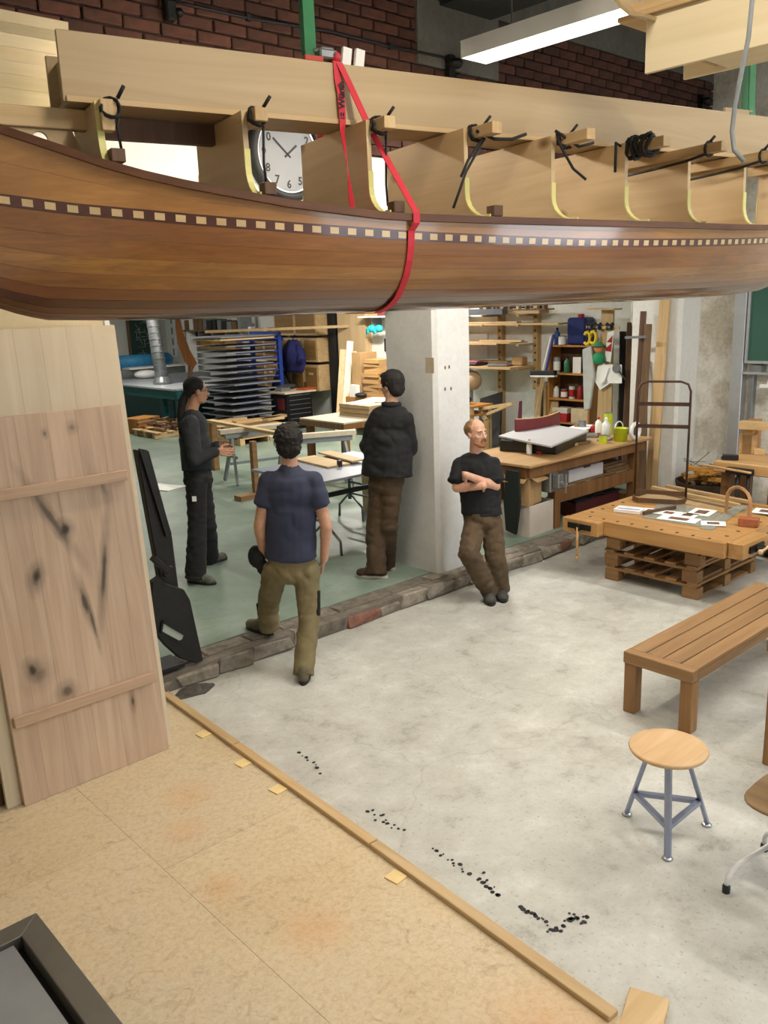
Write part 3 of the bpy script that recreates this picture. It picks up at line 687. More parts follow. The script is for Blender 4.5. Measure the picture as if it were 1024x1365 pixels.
bt = thing('batten_lamp', 'bare fluorescent batten lamp hidden behind the beam, bracketed from the white wall', 'lamp', (3.1, 4.0, 3.72))
G().box((3.5, 4.0, 3.695), (2.76, .13, .05)).build('housing', WHITE, bt)
for y in (3.965, 4.035): G().cyl((2.14, y, 3.645), (4.85, y, 3.645), .013, 10).build('tube', emit('bare_tube', 'fff0d8', 95), bt, smooth=True)
for x in (2.4, 4.6): G().lo((x-.02, 4.0, 3.7205), (x+.02, YF-.02, 3.74)).build('bracket', GREYM, bt)
lamp('ceiling_lamp', 'added fluorescent lamp, unseen above the garden bench on the right', 6.9, 2.3, -.4, 4.4, .25, 125)  # unseen lamp added to brighten the jamb and right wall
lamp('ceiling_lamp', 'fluorescent lamp above the chipboard floor and the hanging mould', 1.9, 1.7, -.7, 4.35, .25, 66, (1, .88, .72))
lamp('ceiling_lamp', 'fluorescent lamp above the nearest stool', 4.2, 1.0, -1.4, 4.7, .25, 40)
for i, (x, y, pw, lb) in enumerate(((3.6, 8.2, 11, 'fluorescent lamp above the man with the ponytail'), (7.6, 7.3, 100, 'fluorescent lamp above the workbench by the white pillar'), (6.6, 11.5, 20, 'fluorescent lamp above the sawhorses'), (9.6, 11.0, 185, 'fluorescent lamp above the wall racks'), (8.2, 16.5, 75, 'fluorescent lamp above the far machine table'), (4.4, 13.5, 10, 'fluorescent lamp over the empty green floor'))):
    lamp('ceiling_lamp', lb, x, y+.8, y-.8, 3.2, .25, pw, NEUT, hang=3.5)
# second mould hanging at the upper right, cable in front of it
m2 = thing('hanging_mould', 'plywood box beam paled as lamp-lit, hanging in the top right corner', 'boat mould', (3.1, .6, 3.28))
MPLY = wood('lit_plywood', 'eadcbc', 'd9c8a2', 1, .5, .5, .03)  # plywood paled so the nearby lamp's brightness sits in the colour
G().lo((3.0, -1.6, 3.28), (3.015, 1.84, 3.47)).build('beam_side', MPLY, m2, bevel=.002)
G().lo((3.2, -1.6, 3.28), (3.215, 1.80, 3.47)).build('beam_side', MPLY, m2, bevel=.002)
G().lo((3.016, -1.6, 3.282), (3.199, 1.62, 3.297)).build('beam_bottom', MPLY, m2)
G().lo((3.016, 1.66, 3.30), (3.199, 1.675, 3.44)).build('beam_end', PLY, m2)
G().lo((2.985, -1.6, 3.47), (3.23, 1.95, 3.487)).build('beam_lid', PINE_Y, m2, bevel=.002)
G().lo((2.99, -1.6, 3.487), (3.02, 1.9, 3.52)).build('lath', PINE_Y, m2, bevel=.002)
P = [Vector((3.0, 1.97, 3.70)), Vector((3.0, 1.955, 3.62)), Vector((3.0, 1.94, 3.57)), Vector((3.0, 1.921, 3.535)), Vector((3.0, 1.895, 3.50)), Vector((3.0, 1.86, 3.47)), Vector((3.0, 1.80, 3.45))]
G().ribbon(P, Vector((.08, .0, 0)), .012).build('curved_rib', PLY, m2)
g = G()
for y in (.5, -1): g.cyl((3.1, y, 3.487), (3.1, y, 5.2), .008, 6)
g.build('suspension', GREYM, m2)
P = [gX(x, y, 2.75) for x, y in ((1003, -60), (1003, 0), (998, 50), (988, 100), (980, 140), (976, 175), (979, 200), (992, 215))]
P = [Vector((P[0].x, P[0].y, 5.2))]+P
tag(G().tube(P, .0075, 8).build('pendant_cable', plain('grey_cable', '7b8082', .45), smooth=True), 'grey cable hanging down in front of the plywood beams', 'cable')
# pale strip planked form at the upper left
f2 = thing('curved_form', 'pale curved strip-built form lit from above behind the beam end', 'boat mould', (1.2, 4.3, 3.4))
PALE = wood('pale_strip', 'e6d8b4', 'd8c597', 0, .8, .45, .05)
prof = [(.0, 0), (.02, .06), (.055, .12), (.075, .17), (.07, .21), (.045, .25), (.035, .29), (.06, .33), (.05, .365)]
for k in range(len(prof)-1):
    (d0, z0), (d1, z1) = prof[k], prof[k+1]; xe = 2.0 if k < 6 else 1.95-.03*(k-6)
    G().prism([(-.4, 4.2+d0, 3.36+z0*1.32), (-.4, 4.2+d1, 3.36+z1*1.32-.001), (-.4, 4.24+d1, 3.36+z1*1.32-.001), (-.4, 4.24+d0, 3.36+z0*1.32)], (xe+.4+.02*(k % 2), 0, 0)).build('strip', PALE, f2)
g = G()
for x in (1.2, .4, -.2): g.box((x, 4.32, 3.6), (.018, .08, .42))
g.build('inner_rib', PLY, f2)
g = G()
for x in (1.2, .1):
    g.cyl((x, 4.32, 3.75), (x, 4.32, 5.2), .007, 6)
g.build('suspension', GREYM, f2)
# ------------------------------------------------------------------ boards leaning at the left
g = G().lo((-1.2, 4.50, .03), (2.07, 4.56, 2.72)); pt = struct('wall_partition', 'cream painted board partition behind the leaning oak door', g, CREAM)
g = G().lo((2.071, 4.495, .03), (2.10, 4.565, 2.72)); g.build('end_batten', WHITE, pt)
def lean(x0, y0, tilt, w_, h_, off=0):   # frame of a board whose foot is at y0, leaning back by tilt
    X = Vector((1, 0, 0)); Z = Vector((0, math.sin(tilt), math.cos(tilt))); Y = Vector((0, math.cos(tilt), -math.sin(tilt)))
    return Vector((x0, y0, .032)), X, Y, Z
def oak_door_mat():
    m, nt, b = nodes('knotty_oak'); v = objco(nt, (14, 14, .9)); oi = N(nt, 'ShaderNodeObjectInfo')
    ad = N(nt, 'ShaderNodeVectorMath', operation='ADD'); ml = N(nt, 'ShaderNodeMath', operation='MULTIPLY'); ml.inputs[1].default_value = 40
    nt.links.new(oi.outputs['Random'], ml.inputs[0]); nt.links.new(v, ad.inputs[0]); nt.links.new(ml.outputs[0], ad.inputs[1])
    f = noisetex(nt, ad.outputs[0], 1, 5, .6, 1.2); col = ramp(nt, f, [(.3, lin('b39a84')), (.5, lin('c2a890')), (.72, lin('cfb7a0'))])
    col = rnd_value(nt, col, .05); co = objco(nt)
    nf = noisetex(nt, co, 9, 3)
    for (kx, kz, rx, rz, rot, st) in KNOTS:
        s1 = N(nt, 'ShaderNodeVectorMath', operation='SUBTRACT'); s1.inputs[1].default_value = (kx, 0, kz); nt.links.new(co, s1.inputs[0])
        ro = N(nt, 'ShaderNodeMapping'); ro.inputs['Rotation'].default_value = (0, rot, 0); ro.inputs['Scale'].default_value = (1/rx, 0, 1/rz)
        vr = N(nt, 'ShaderNodeVectorRotate', rotation_type='Y_AXIS'); vr.inputs['Angle'].default_value = rot; nt.links.new(s1.outputs[0], vr.inputs['Vector'])
        sc = N(nt, 'ShaderNodeVectorMath', operation='MULTIPLY'); sc.inputs[1].default_value = (.62/rx, 0, .75/rz); nt.links.new(vr.outputs[0], sc.inputs[0])
        ln = N(nt, 'ShaderNodeVectorMath', operation='LENGTH'); nt.links.new(sc.outputs[0], ln.inputs[0])
        a0 = N(nt, 'ShaderNodeMath', operation='ADD'); nt.links.new(ln.outputs['Value'], a0.inputs[0]); nt.links.new(nf, a0.inputs[1]); am = N(nt, 'ShaderNodeMath', operation='MULTIPLY'); am.inputs[1].default_value = .25; nt.links.new(a0.outputs[0], am.inputs[0])
        col = mixc(nt, ramp(nt, am.outputs[0], [(.2, (st, st, st, 1)), (.34, (st*.4, st*.4, st*.4, 1)), (.62, (0, 0, 0, 1))]), col, lin('3a3026'))
    nt.links.new(col, b.inputs['Base Color']); b.inputs['Roughness'].default_value = .55; bump(nt, b, f, .08, .004); return m
# knot positions on the door: across, up, half-width, half-height, slant, strength
KNOTS = [(.36, 1.47, .014, .15, .45, .8), (.43, 1.39, .022, .03, 0, 1), (.245, 1.175, .02, .045, -.3, 1), (.60, 1.12, .012, .17, -.2, .9), (.47, .99, .012, .08, .15, .9), (.50, .86, .006, .09, .1, .8),
         (.15, .70, .018, .035, .3, 1), (.18, .66, .03, .05, -.7, .5), (.305, .535, .025, .03, 0, .8), (.655, .36, .008, .035, 0, .9), (.665, 1.57, .012, .05, .3, .45), (.40, 1.895, .008, .016, 0, .7), (.545, 1.91, .014, .02, 0, .6)]
o0, X, Y, Z = lean(1.235, 4.235, .078, .83, 2.0)
DM = axes_M(X, Y, Z, o0)
door = thing('plank_door', 'unfinished knotty oak ledged door leaning in front of a taller pale board', 'door', mat=DM)
KOAK = oak_door_mat()
pw = [.125, .135, .16, .15, .135, .125]; x = 0
for k, wd in enumerate(pw): 
    ob = G().lo((x+.0002, 0, 0), (x+wd-.0002, .026, 2.0)); x += wd
    ob.build('plank', KOAK, door, bevel=.0006, local=True)
BATT = wood('oak_batten', 'cdb095', 'b3947a', 0, 1, .6, .03)
for z in (.46, 1.62): G().lo((.01, -.03, z-.028), (.80, -.0005, z+.028)).build('ledge', BATT, door, bevel=.003, local=True)
o1, X, Y, Z = lean(1.16, 4.275, .072, .94, 2.42)
mb = thing('maple_board', 'tall pale maple board leaning behind the oak door', 'board', mat=axes_M(X, Y, Z, o1)); x = 0
for k in range(7): G().lo((x+.0004, 0, 0), (x+.1346, .03, 2.42)).build('stave', MAPLE, mb, local=True); x += .135
o1, X, Y, Z = lean(1.02, 4.33, .06, .94, 2.42)
tag(G().lo((0, 0, 0), (.9, .035, 2.1)).build('dark_board', DARKW, xf=axes_M(X, Y, Z, o1), bevel=.002), 'dark brown board at the back of the leaning boards', 'board')
# cast iron machine frame leaning on the kerb
ir = thing('iron_casting', 'black cast iron machine frame leaning upright on the kerb beside the pale boards', 'machine frame', (2.6, 5.05, .13))
def yp(pts, y, dz=0): return [Vector((gY(a, b2, y).x, y, max(gY(a, b2, y).z, .133))) for a, b2 in pts]
G().prism(yp([(182, 600), (199, 601), (230, 716), (243, 820), (222, 820)], 5.06), (0, .06, 0)).build('upright_plate', IRON, ir, bevel=.006)
G().prism(yp([(186, 598), (196, 600), (229, 712), (222, 716)], 5.035), (0, .02, 0)).build('rib', IRON, ir)
body = yp([(203, 776), (214, 768), (222, 778), (246, 786), (254, 800), (272, 886), (262, 891), (240, 878), (222, 862), (200, 836)], 5.0)
hol = yp([(216, 828), (246, 846), (243, 853), (238, 855), (214, 842)], 5.0)
G().prism(body, (0, .05, 0)).build('casting', IRON, ir, bevel=.006)
G().prism(hol, (0, -.006, 0)).build('slot', plain('slot_floor', '9aa59c', .6), ir)
for k in range(len(hol)): G().bar(hol[k]+Vector((0, -.008, 0)), hol[(k+1) % len(hol)]+Vector((0, -.008, 0)), .014, .012, (0, 1, 0)).build('slot_rim', IRON, ir)
p = yp([(224, 762)], 5.0)[0]; G().lathe(p, [(.04, -.03), (.042, 0), (.038, .02)], 16, (Vector((1, 0, 0)), UP, Vector((0, -1, 0)))).build('bearing_boss', IRON, ir)
G().bar(p, p+Vector((-.1, 0, .12)), .05, .04).build('lug', IRON, ir, bevel=.005)
G().lo((2.4, 5.0, .133), (2.62, 5.2, .17)).build('foot', IRON, ir, bevel=.006)
dp = G().blob((2.6, 4.87, .004), (.17, .075, .03), n=22); rr = random.Random(3); dp.v = [Vector((v.x+.05*noise.noise(v*9)+rr.uniform(-.006, .006), v.y+.04*noise.noise(v*11+Vector((5, 0, 0))), max(.001, v.z*(.5+abs(noise.noise(v*14)))))) for v in dp.v]
tag(dp.build('dust_pile', plain('soot', '4a4641', .95, var=.4, scale=40)), 'small dark heap of sweepings on the concrete below the iron frame', 'dust heap')
# steel topped table at the bottom left corner
tb = thing('steel_table', 'dark grey steel framed table with a recessed sheet metal top, bottom left', 'table', (.1, 1.2, .03))
DG = plain('dark_grey_steel', '636059', .45, .5, .08); SHEET = plain('sheet_metal', '85878a', .5, .3, .12, 5)
x1, y1, x0, y0, fw, zt = .588, 2.055, -.6, .4, .06, 1.0
for q in ([(x1, y1), (x1-fw, y1-fw), (x1-fw, y0+fw), (x1, y0)], [(x0, y1), (x0+fw, y1-fw), (x1-fw, y1-fw), (x1, y1)], [(x0, y0), (x0+fw, y0+fw), (x0+fw, y1-fw), (x0, y1)], [(x1, y0), (x1-fw, y0+fw), (x0+fw, y0+fw), (x0, y0)]):
    G().prism([(a, b2, zt-.05) for a, b2 in q], (0, 0, .05)).build('frame_rail', DG, tb, bevel=.002)
G().lo((x0+fw+.002, y0+fw+.002, zt-.03), (x1-fw-.022, y1-fw-.002, zt-.012)).build('sheet_top', SHEET, tb, bevel=.002)
G().lo((x0+fw+.002, y0+fw+.002, zt-.045), (x1-fw-.002, y1-fw-.002, zt-.034)).build('under_tray', BLACK, tb)
for a, b2 in ((x0+.03, y0+.03), (x1-.03, y0+.03), (x0+.03, y1-.03), (x1-.03, y1-.03)): G().lo((a-.025, b2-.025, .03), (a+.025, b2+.025, zt-.05)).build('leg', DG, tb)
# ------------------------------------------------------------------ slatted bench, stool, chair
bn = thing('garden_bench', 'low teak slatted bench with square legs, behind the round stool', 'bench', (4.33, 2.22, 0)); H = .40; wy0, wy1, bx1 = 2.2, 2.655, 6.1
for (a, b2) in ((4.32, wy0), (4.32, wy1-.085), (bx1-.09, wy0), (bx1-.09, wy1-.085)): G().lo((a+.006, b2+.004, 0), (a+.086, b2+.082, H-.075)).build('leg', TEAKZ, bn, bevel=.004)
G().lo((4.315, wy0, H-.075), (4.38, wy1, H)).build('end_rail', TEAKY, bn, bevel=.004); G().lo((bx1-.06, wy0, H-.075), (bx1, wy1, H)).build('end_rail', TEAKY, bn, bevel=.004)
for y in (wy0, wy1-.025): G().lo((4.381, y, H-.075), (bx1-.061, y+.025, H-.024)).build('side_rail', TEAK, bn)
sw = (wy1-wy0)/4
for k in range(4): G().lo((4.381, wy0+k*sw+.004, H-.023), (bx1-.061, wy0+(k+1)*sw-.004, H)).build('slat', TEAK, bn, bevel=.002)
b2n = thing('garden_table', 'teak table at the right edge, only its corner leg in view', 'table', (4.31, 1.7, 0))
for (a, b2) in ((4.30, 1.685), (4.30, 1.27), (5.9, 1.27), (5.9, 1.685)): G().lo((a, b2, 0), (a+.085, b2+.085, .655)).build('leg', TEAKZ, b2n, bevel=.004)
G().lo((4.29, 1.25, .656), (6.0, 1.79, .72)).build('table_top', TEAK, b2n, bevel=.004)
def stool_at():
    t = thing('workshop_stool', 'round wooden workshop stool on three blue-grey steel legs, in front of the bench', 'stool', (3.37, 1.83, 0))
    c = Vector((3.335, 1.80, .478)); SEAT = wood('stool_seat', 'dcbd92', 'c9a273', 0, 1, .5, 0); LEG = plain('stool_steel', '979fb8', .32, .65, .06)
    G().lathe(c, [(.05, -.03), (.155, -.028), (.172, -.02), (.178, -.008), (.172, .0), (.14, -.004), (.05, -.009), (.0, -.010)], 40).build('seat', SEAT, t, smooth=True)
    feet = [gz(836, 1086), gz(942, 1100), gz(890, 1145)]; tops = []
    cen = (feet[0]+feet[1]+feet[2])/3
    for f in feet: tops.append(Vector((c.x, c.y, .445))+(f-cen).normalized()*.085)
    nodes_ = []
    for f, tp in zip(feet, tops):
        r = (f-cen).normalized(); tn = Vector((-r.y, r.x, 0))
        G().prism([f+tn*.017+UP*.012, f+r*.012+tn*.009+UP*.012, f+r*.012-tn*.009+UP*.012, f-tn*.017+UP*.012, f-r*.01+UP*.012], tp-f-UP*.012).build('leg', LEG, t)
        G().lathe(f, [(.021, 0), (.025, .006), (.018, .012)], 14).build('foot_cap', STEEL, t, smooth=True)
        nodes_.append(f.lerp(tp, .33))
    for a in range(3): G().bar(nodes_[a], nodes_[(a+1) % 3], .026, .02).build('stretcher', LEG, t)
    G().lathe((c.x, c.y, .44), [(.1, 0), (.1, .006)], 20).build('seat_plate', LEG, t)
stool_at()
ch = thing('shell_chair', 'brown plywood chair with white bent tube legs, cut off by the right edge', 'chair', (3.38, 1.24, 0))
CHS = wood('chair_ply', '8d7048', '6f5634', 1, 1, .5, 0); WT = plain('white_tube', 'dfe0e2', .35, var=.02)
zc = .44; hub = Vector((3.38, 1.24, .2)); cx_ = Vector((3.36, 1.2, zc))
rim = [Vector((cx_.x+.2*math.copysign(abs(math.cos(a))**.55, math.cos(a)), cx_.y+.205*math.copysign(abs(math.sin(a))**.55, math.sin(a)), zc)) for a in np.linspace(0, 2*PI, 28, endpoint=False)]
G().prism(rim, (0, 0, .012)).build('seat', CHS, ch, bevel=.004)
G().prism([Vector((3.56, 1.0, .68)), Vector((3.56, 1.38, .68)), Vector((3.61, 1.36, .88)), Vector((3.61, 1.02, .88))], (.012, 0, 0)).build('backrest', CHS, ch)
ft = gz(968, 1189); k1 = gz(971, 1168, .06); k2 = gz(984, 1152, .105); k3 = gz(1024, 1128, .15)
G().tube([ft+UP*.03, k1, k2, k3, hub], [.0115]*5, 10).build('leg', WT, ch, smooth=True)
G().lathe(ft, [(.017, 0), (.017, .03), (.013, .036)], 12).build('foot_cap', BLKP, ch)
for d in (Vector((.7, .7, 0)), Vector((.77, -.64, 0)), Vector((-.5, -.86, 0))):
    e = hub+d*.27
    G().tube([Vector((e.x, e.y, .03)), Vector((e.x, e.y, .07)), e-d*.03-UP*.09, hub], .0115, 10).build('leg', WT, ch, smooth=True); G().lathe((e.x, e.y, 0), [(.017, 0), (.017, .03), (.013, .036)], 12).build('foot_cap', BLKP, ch)
G().cyl(hub-UP*.03, (hub.x, hub.y, zc), .02, 12).build('column', WT, ch)
for y in (1.08, 1.3): G().tube([Vector((3.45, y, zc)), Vector((3.53, y, zc+.02)), Vector((3.575, y, .7)), Vector((3.6, y, .8))], .009, 8).build('back_stay', WT, ch, smooth=True)
# ------------------------------------------------------------------ joiner's bench on three pallets
PX0, PX1, PY0, PY1 = 6.47, 7.55, 3.30, 4.20
for k in range(3):
    z = k*.145
    if k == 0:
        pl = thing('pallet', 'bottom wooden pallet under the joiner bench', 'pallet', (PX0, PY0, 0), group='stacked pallets under the joiner bench')
        for i, x in enumerate((PX0, (PX0+PX1)/2-.05, PX1-.1)):
            for y in ((PY0, (PY0+PY1)/2-.07, PY1-.14) if i else (PY0, PY1-.14)): G().lo((x, y, .0), (x+.1, y+.14, .1)).build('block', PALLETY, pl, bevel=.003)
            G().lo((x, PY0+.02, .1005), (x+.1, PY1-.02, .122)).build('stringer', PALLETY, pl, bevel=.002)
        for i in range(5): y = PY0+i*(PY1-PY0-.1)/4; G().lo((PX0, y, .1225), (PX1, y+.1, .144)).build('deck_board', PALLET, pl, bevel=.002)
        for i in (0, 1): y = (PY0+.02, PY1-.12)[i]; G().lo((PX0+.11, y, .001), (PX1-.11, y+.1, .022)).build('bottom_board', PALLET, pl, bevel=.002)
        pal0 = pl
    else: copy_tree(pal0, (PX0+(-.006, .008)[k-1], PY0+(.006, -.004)[k-1], z), 0, ('middle wooden pallet under the joiner bench', 'top wooden pallet under the joiner bench')[k-1])
JB = thing('joiner_bench', 'low beech joiner bench top with two vices, laid on three pallets', 'workbench', (6.5, 3.5, .435))
ZJ = .575
A, B, Cc, D = gz(775, 689, ZJ), gz(955, 727, ZJ), gz(1040, 676, ZJ), gz(862, 650, ZJ)
# straighten to a rectangle along the room's axes
jx0, jx1, jy0, jy1 = 6.34, 7.80, 3.03, 4.50
G().lo((jx0, jy0, ZJ-.13), (jx0+.13, jy1, ZJ)).build('front_beam', wood('beech_y', 'c49860', 'a0743f', 1, .7, .42, .05), JB, bevel=.004)
for k in range(4):
    a = jx0+.1305+k*.23; G().lo((a, jy0, ZJ-.07), (a+.2295, jy1, ZJ-.001)).build('top_plank', wood('beech_y', 'c49860', 'a0743f', 1, .7, .42, .05), JB, bevel=.001)
G().lo((jx0+1.052, jy0, ZJ-.07), (jx1-.05, jy1, ZJ-.03)).build('tool_well', PLY, JB)
G().lo((jx1-.05, jy0, ZJ-.1), (jx1, jy1, ZJ+.002)).build('back_rail', wood('beech_y', 'c49860', 'a0743f', 1, .7, .42, .05), JB, bevel=.003)
g = G()
for k in range(9): g.box((jx0+.065, jy0+.16+k*.142, ZJ+.0008), (.03, .02, .0022))
for k in range(5): g.box((jx0+.22+k*.17, jy1-.09, ZJ+.0008), (.02, .03, .0022))
for k in range(4): g.box((jx0+.22+k*.2, jy0+.09, ZJ+.0008), (.02, .03, .0022))
g.build('dog_hole', plain('hole_black', '2a1c10', .9), JB)
BZ = wood('beech_z', 'c49860', 'a0743f', 2, .7, .45, .05)
G().lo((jx0-.09, jy1-.36, ZJ-.13), (jx0-.002, jy1+.02, ZJ-.002)).build('front_vice_jaw', BEECH, JB, bevel=.006)
v1 = G().cyl((jx0-.13, jy1-.17, ZJ-.07), (jx0-.09, jy1-.17, ZJ-.07), .03, 12).box((jx0-.1, jy1-.17, ZJ-.06), (.012, .24, .05)).build('vice_screw', IRON, JB, smooth=False)
G().cyl((jx0-.125, jy1-.17, ZJ-.06), (jx0-.125, jy1-.17, ZJ-.34), .011, 10).blob((jx0-.125, jy1-.17, ZJ-.345), .018).build('vice_handle', BEECH, JB, smooth=True)
G().lo((jx0+.05, jy0-.13, ZJ-.13), (jx0+.5, jy0-.002, ZJ)).build('end_vice_jaw', BEECH, JB, bevel=.006)
G().cyl((jx0+.27, jy0-.2, ZJ-.07), (jx0+.27, jy0-.13, ZJ-.07), .034, 12).box((jx0+.27, jy0-.14, ZJ-.065), (.24, .014, .055)).build('vice_screw', IRON, JB)
G().cyl((jx0+.2, jy0-.2, ZJ-.075), (jx0+.52, jy0-.2, ZJ-.05), .012, 10).blob((jx0+.2, jy0-.2, ZJ-.075), .022).blob((jx0+.52, jy0-.2, ZJ-.05), .02).build('vice_handle', PINE, JB, smooth=True)
for y in (3.35, 4.1): G().lo((6.5, y-.05, .4345), (7.5, y+.05, ZJ-.0715)).build('skid', PINE, JB)
# things on the joiner bench
def sheet(name, lab, cat, quad, th, mat, group=None, z=ZJ):
    P = [gz(x, y, z) for x, y in quad]; return tag(G().prism([p+UP*.001 for p in P], (0, 0, th)).build(name, mat), lab, cat, group)
GLASS, ntg, bg_ = nodes('clear_glass'); bg_.inputs['Base Color'].default_value = lin('aeb9b2'); bg_.inputs['Roughness'].default_value = .15; bg_.inputs['Alpha'].default_value = .45
gs = sheet('glass_plate', 'grey-green glass plate under the white paper frames on the joiner bench', 'glass plate', ((856, 690), (884, 668), (962, 684), (938, 703)), .004, GLASS)
INKB = wood('photo_brown', '8b6a52', '4d3a2f', 0, 2, .6)
def framed(c, wx, wy, rz, lab, n, name='paper_mount'):
    p = gz(*c, ZJ+.0065); t = thing(name, lab, 'picture', p, rz, group='white paper mounts on the joiner bench'); 
    L = wx
    G().box((0, 0, .002), (wx, wy, .004)).build('mount', PAPER, t, local=True)
    for k in range(n): G().box((-wx/2+wx*(k+.5)/n, 0, .0045), (wx/n*.5, wy*.5, .0015)).build('print', INKB, t, local=True)
framed((892, 684), .5, .16, -1.42, 'long white mount with three small dark prints', 3)
framed((936, 683), .26, .2, .15, 'white mount with one brown print at the right of the long mount', 1)
framed((905, 692), .34, .17, -1.42, 'white mount with a wide brown print in front of the long mount', 1)
framed((951, 698), .15, .2, .5, 'small white card with a dark star print near the end vice', 1)
framed((1022, 682), .2, .22, .2, 'white printed card at the far right of the joiner bench', 1)
p = gz(839, 682, ZJ); t = thing('book', 'white booklet with a blue spine at the left of the joiner bench', 'book', p+UP*.001, .25)
G().box((0, 0, .014), (.16, .24, .024)).build('pages', PAPER, t, local=True); G().box((0, 0, .0275), (.165, .245, .003)).build('cover', plain('white_cover', 'e9eaf0', .4), t, local=True); G().box((-.02, 0, .0295), (.02, .2, .001)).build('title_bar', BLUE, t, local=True)
a = gz(941, 706, ZJ+.002); b2 = gz(990, 674, ZJ+.002); tag(G().bar(a+UP*.004, b2+UP*.004, .1, .006).build('glass_strip', GLASS), 'narrow greenish strip of glass beside the bent wooden arch', 'glass strip')
# bent wooden arch on a block
t = thing('bent_arch', 'steam-bent wooden arch standing on the joiner bench', 'wooden arch', gz(985, 690, ZJ)); p0, p1 = gz(968, 684, ZJ+.003), gz(999, 692, ZJ+.003); hgt = .26
P = [p0, p0+UP*.14]+[p0.lerp(p1, .5-.5*math.cos(PI*k/8))+UP*(.14+.12*math.sin(PI*k/8)) for k in range(1, 8)]+[p1+UP*.14, p1]
WID = (gz(1010, 690, ZJ)-gz(985, 690, ZJ)).normalized()
G().ribbon(P, Vector((.8, .6, 0)).normalized()*.02, .026).build('bow', wood('bent_ash', 'b98c5c', '9a6f42', 2, .6, .5), t)
tag(G().box(gz(998, 701, ZJ)+UP*.036, (.1, .16, .07), .3).build('wood_block', plain('striped_wood', '9c5a38', .6, var=.3, scale=25), bevel=.004), 'short reddish laminated block in front of the bent arch', 'wood block')
for i, (q, lb, wd) in enumerate(((((870, 652), (985, 676)), 'long pale lath lying along the back of the joiner bench', .05), (((888, 650), (1000, 672)), 'second pale lath behind it on the joiner bench', .04))):
    a, b2 = gz(*q[0], ZJ+.0), gz(*q[1], ZJ+.0); a.z = b2.z = ZJ+.018+i*.0; tag(G().bar(a, b2, wd, .03).build('lath', PINE_Y, bevel=.002), lb, 'lath')
# dark tube frame standing on the bench: hoop-topped back with a bent wooden base
t = thing('tube_rack', 'tall rusty tube frame with two cross bars standing on the joiner bench', 'metal frame', gz(880, 665, ZJ))
q0, q1 = gz(846, 664, ZJ+.012), gz(914, 668, ZJ+.012); dq = (q1-q0); uq = dq.normalized()
Ht = 1.13; tw_ = Vector((0, 0, 0))
P = [q0, q0+UP*(Ht-.09), q0+uq*.025+UP*(Ht-.025), q0+uq*.09+UP*Ht, q1-uq*.09+UP*Ht, q1-uq*.025+UP*(Ht-.025), q1+UP*(Ht-.09), q1]
G().tube(P, .011, 8).build('hoop', RUST, t, smooth=True)
for z in (.71, .92): G().bar(q0+UP*z, q1+UP*z, .012, .035).build('cross_bar', RUST, t)
nrm = Vector((-uq.y, uq.x, 0)); 
if nrm.dot(FWD) > 0: nrm = -nrm
P = [q0+UP*.02, q0+nrm*.1+UP*.02, q0+nrm*.16+uq*.06+UP*.02, q1+nrm*.16-uq*.06+UP*.02, q1+nrm*.1+UP*.02, q1+UP*.02]
G().ribbon(P, UP*.022, .012).build('base_hoop', DARKW, t)
G().bar(q0+UP*.07, q1+UP*.07, .012, .04).build('base_bar', DARKW, t)
a = gz(858, 684, ZJ+.02); G().bar(a, a+Vector((.38, -.1, 0)), .025, .03).build('runner', DARKW, t)
# boxes on the floor at the right
t = thing('crate', 'reddish cardboard crate on the floor at the right edge behind the teak bench', 'box', (8.0, 3.2, 0))
G().lo((7.95, 2.95, .0), (8.5, 3.35, .3)).build('body', plain('brick_card', 'b4764a', .8, var=.08), t, bevel=.004); G().lo((7.94, 2.94, .3), (8.51, 3.36, .32)).build('lid', plain('lid_dark', '3b3a38', .7), t)
# carving bench at the right wall
cb = thing('carving_bench', 'small carving bench with a vice, standing before the silver chalkboard rail', 'workbench', (8.3, 3.7, 0)); zc = .90
cx0, cx1, cy0, cy1 = 7.98, 8.62, 3.32, 3.98
G().lo((cx0, cy0, zc-.11), (cx1, cy1, zc)).build('bench_top', wood('ply_top', 'cda877', 'b58a55', 1, .6, .5), cb, bevel=.01)
for a, b2 in ((cx0+.1, cy1-.14), (cx1-.14, cy1-.14), (cx0+.1, cy0+.05), (cx1-.14, cy0+.05)): G().lo((a, b2, 0), (a+.1, b2+.1, zc-.11)).build('leg', WBLEG, cb, bevel=.003)
G().lo((cx0+.02, cy0+.12, .1), (cx0+.08, cy1-.05, .3)).build('rail', DARKW, cb)
vi = G().lo((cx0-.07, 3.56, zc-.10), (cx0-.012, 3.82, zc-.04)).lo((cx0-.011, 3.59, zc-.09), (cx0, 3.79, zc-.05)).build('vice_jaw', IRON, cb, bevel=.006)
for y in (3.6, 3.7): G().cyl((cx0-.04, y, zc-.07), (cx0-.04, y, .15), .016, 10).build('guide_rod', IRON, cb, smooth=True)
G().cyl((cx0-.1, 3.55, zc-.06), (cx0-.1, 4.05, zc-.035), .012, 10).build('vice_handle', WBTOP, cb, smooth=True)
ob = [((996, 594, .0), (.11, .12, .33), 'upright reddish wood block at the back of the carving bench', ORANGEW), ((990, 601, .0), (.1, .1, .25), 'square upright wood post at the front of the carving bench', WBTOP), ((1012, 596, .0), (.1, .16, .2), 'wood block right of the upright posts on the carving bench', WBTOP), ((1013, 606, 0), (.07, .1, .06), 'small pale wood cube on the carving bench', PINE)]
for (x, y, z0), sz, lb, mt in ob:
    p = gz(x, y, zc); p.x = min(max(p.x, cx0+.1), cx1-.08); p.y = min(max(p.y, cy0+.08), cy1-.08)
    if 'back' in lb: p.x += .16; p.y += .02
    tag(G().box((p.x, p.y, zc+sz[2]/2+.001), sz, .2).build('wood_block', mt, bevel=.004), lb, 'wood block', 'wood blocks on the carving bench')
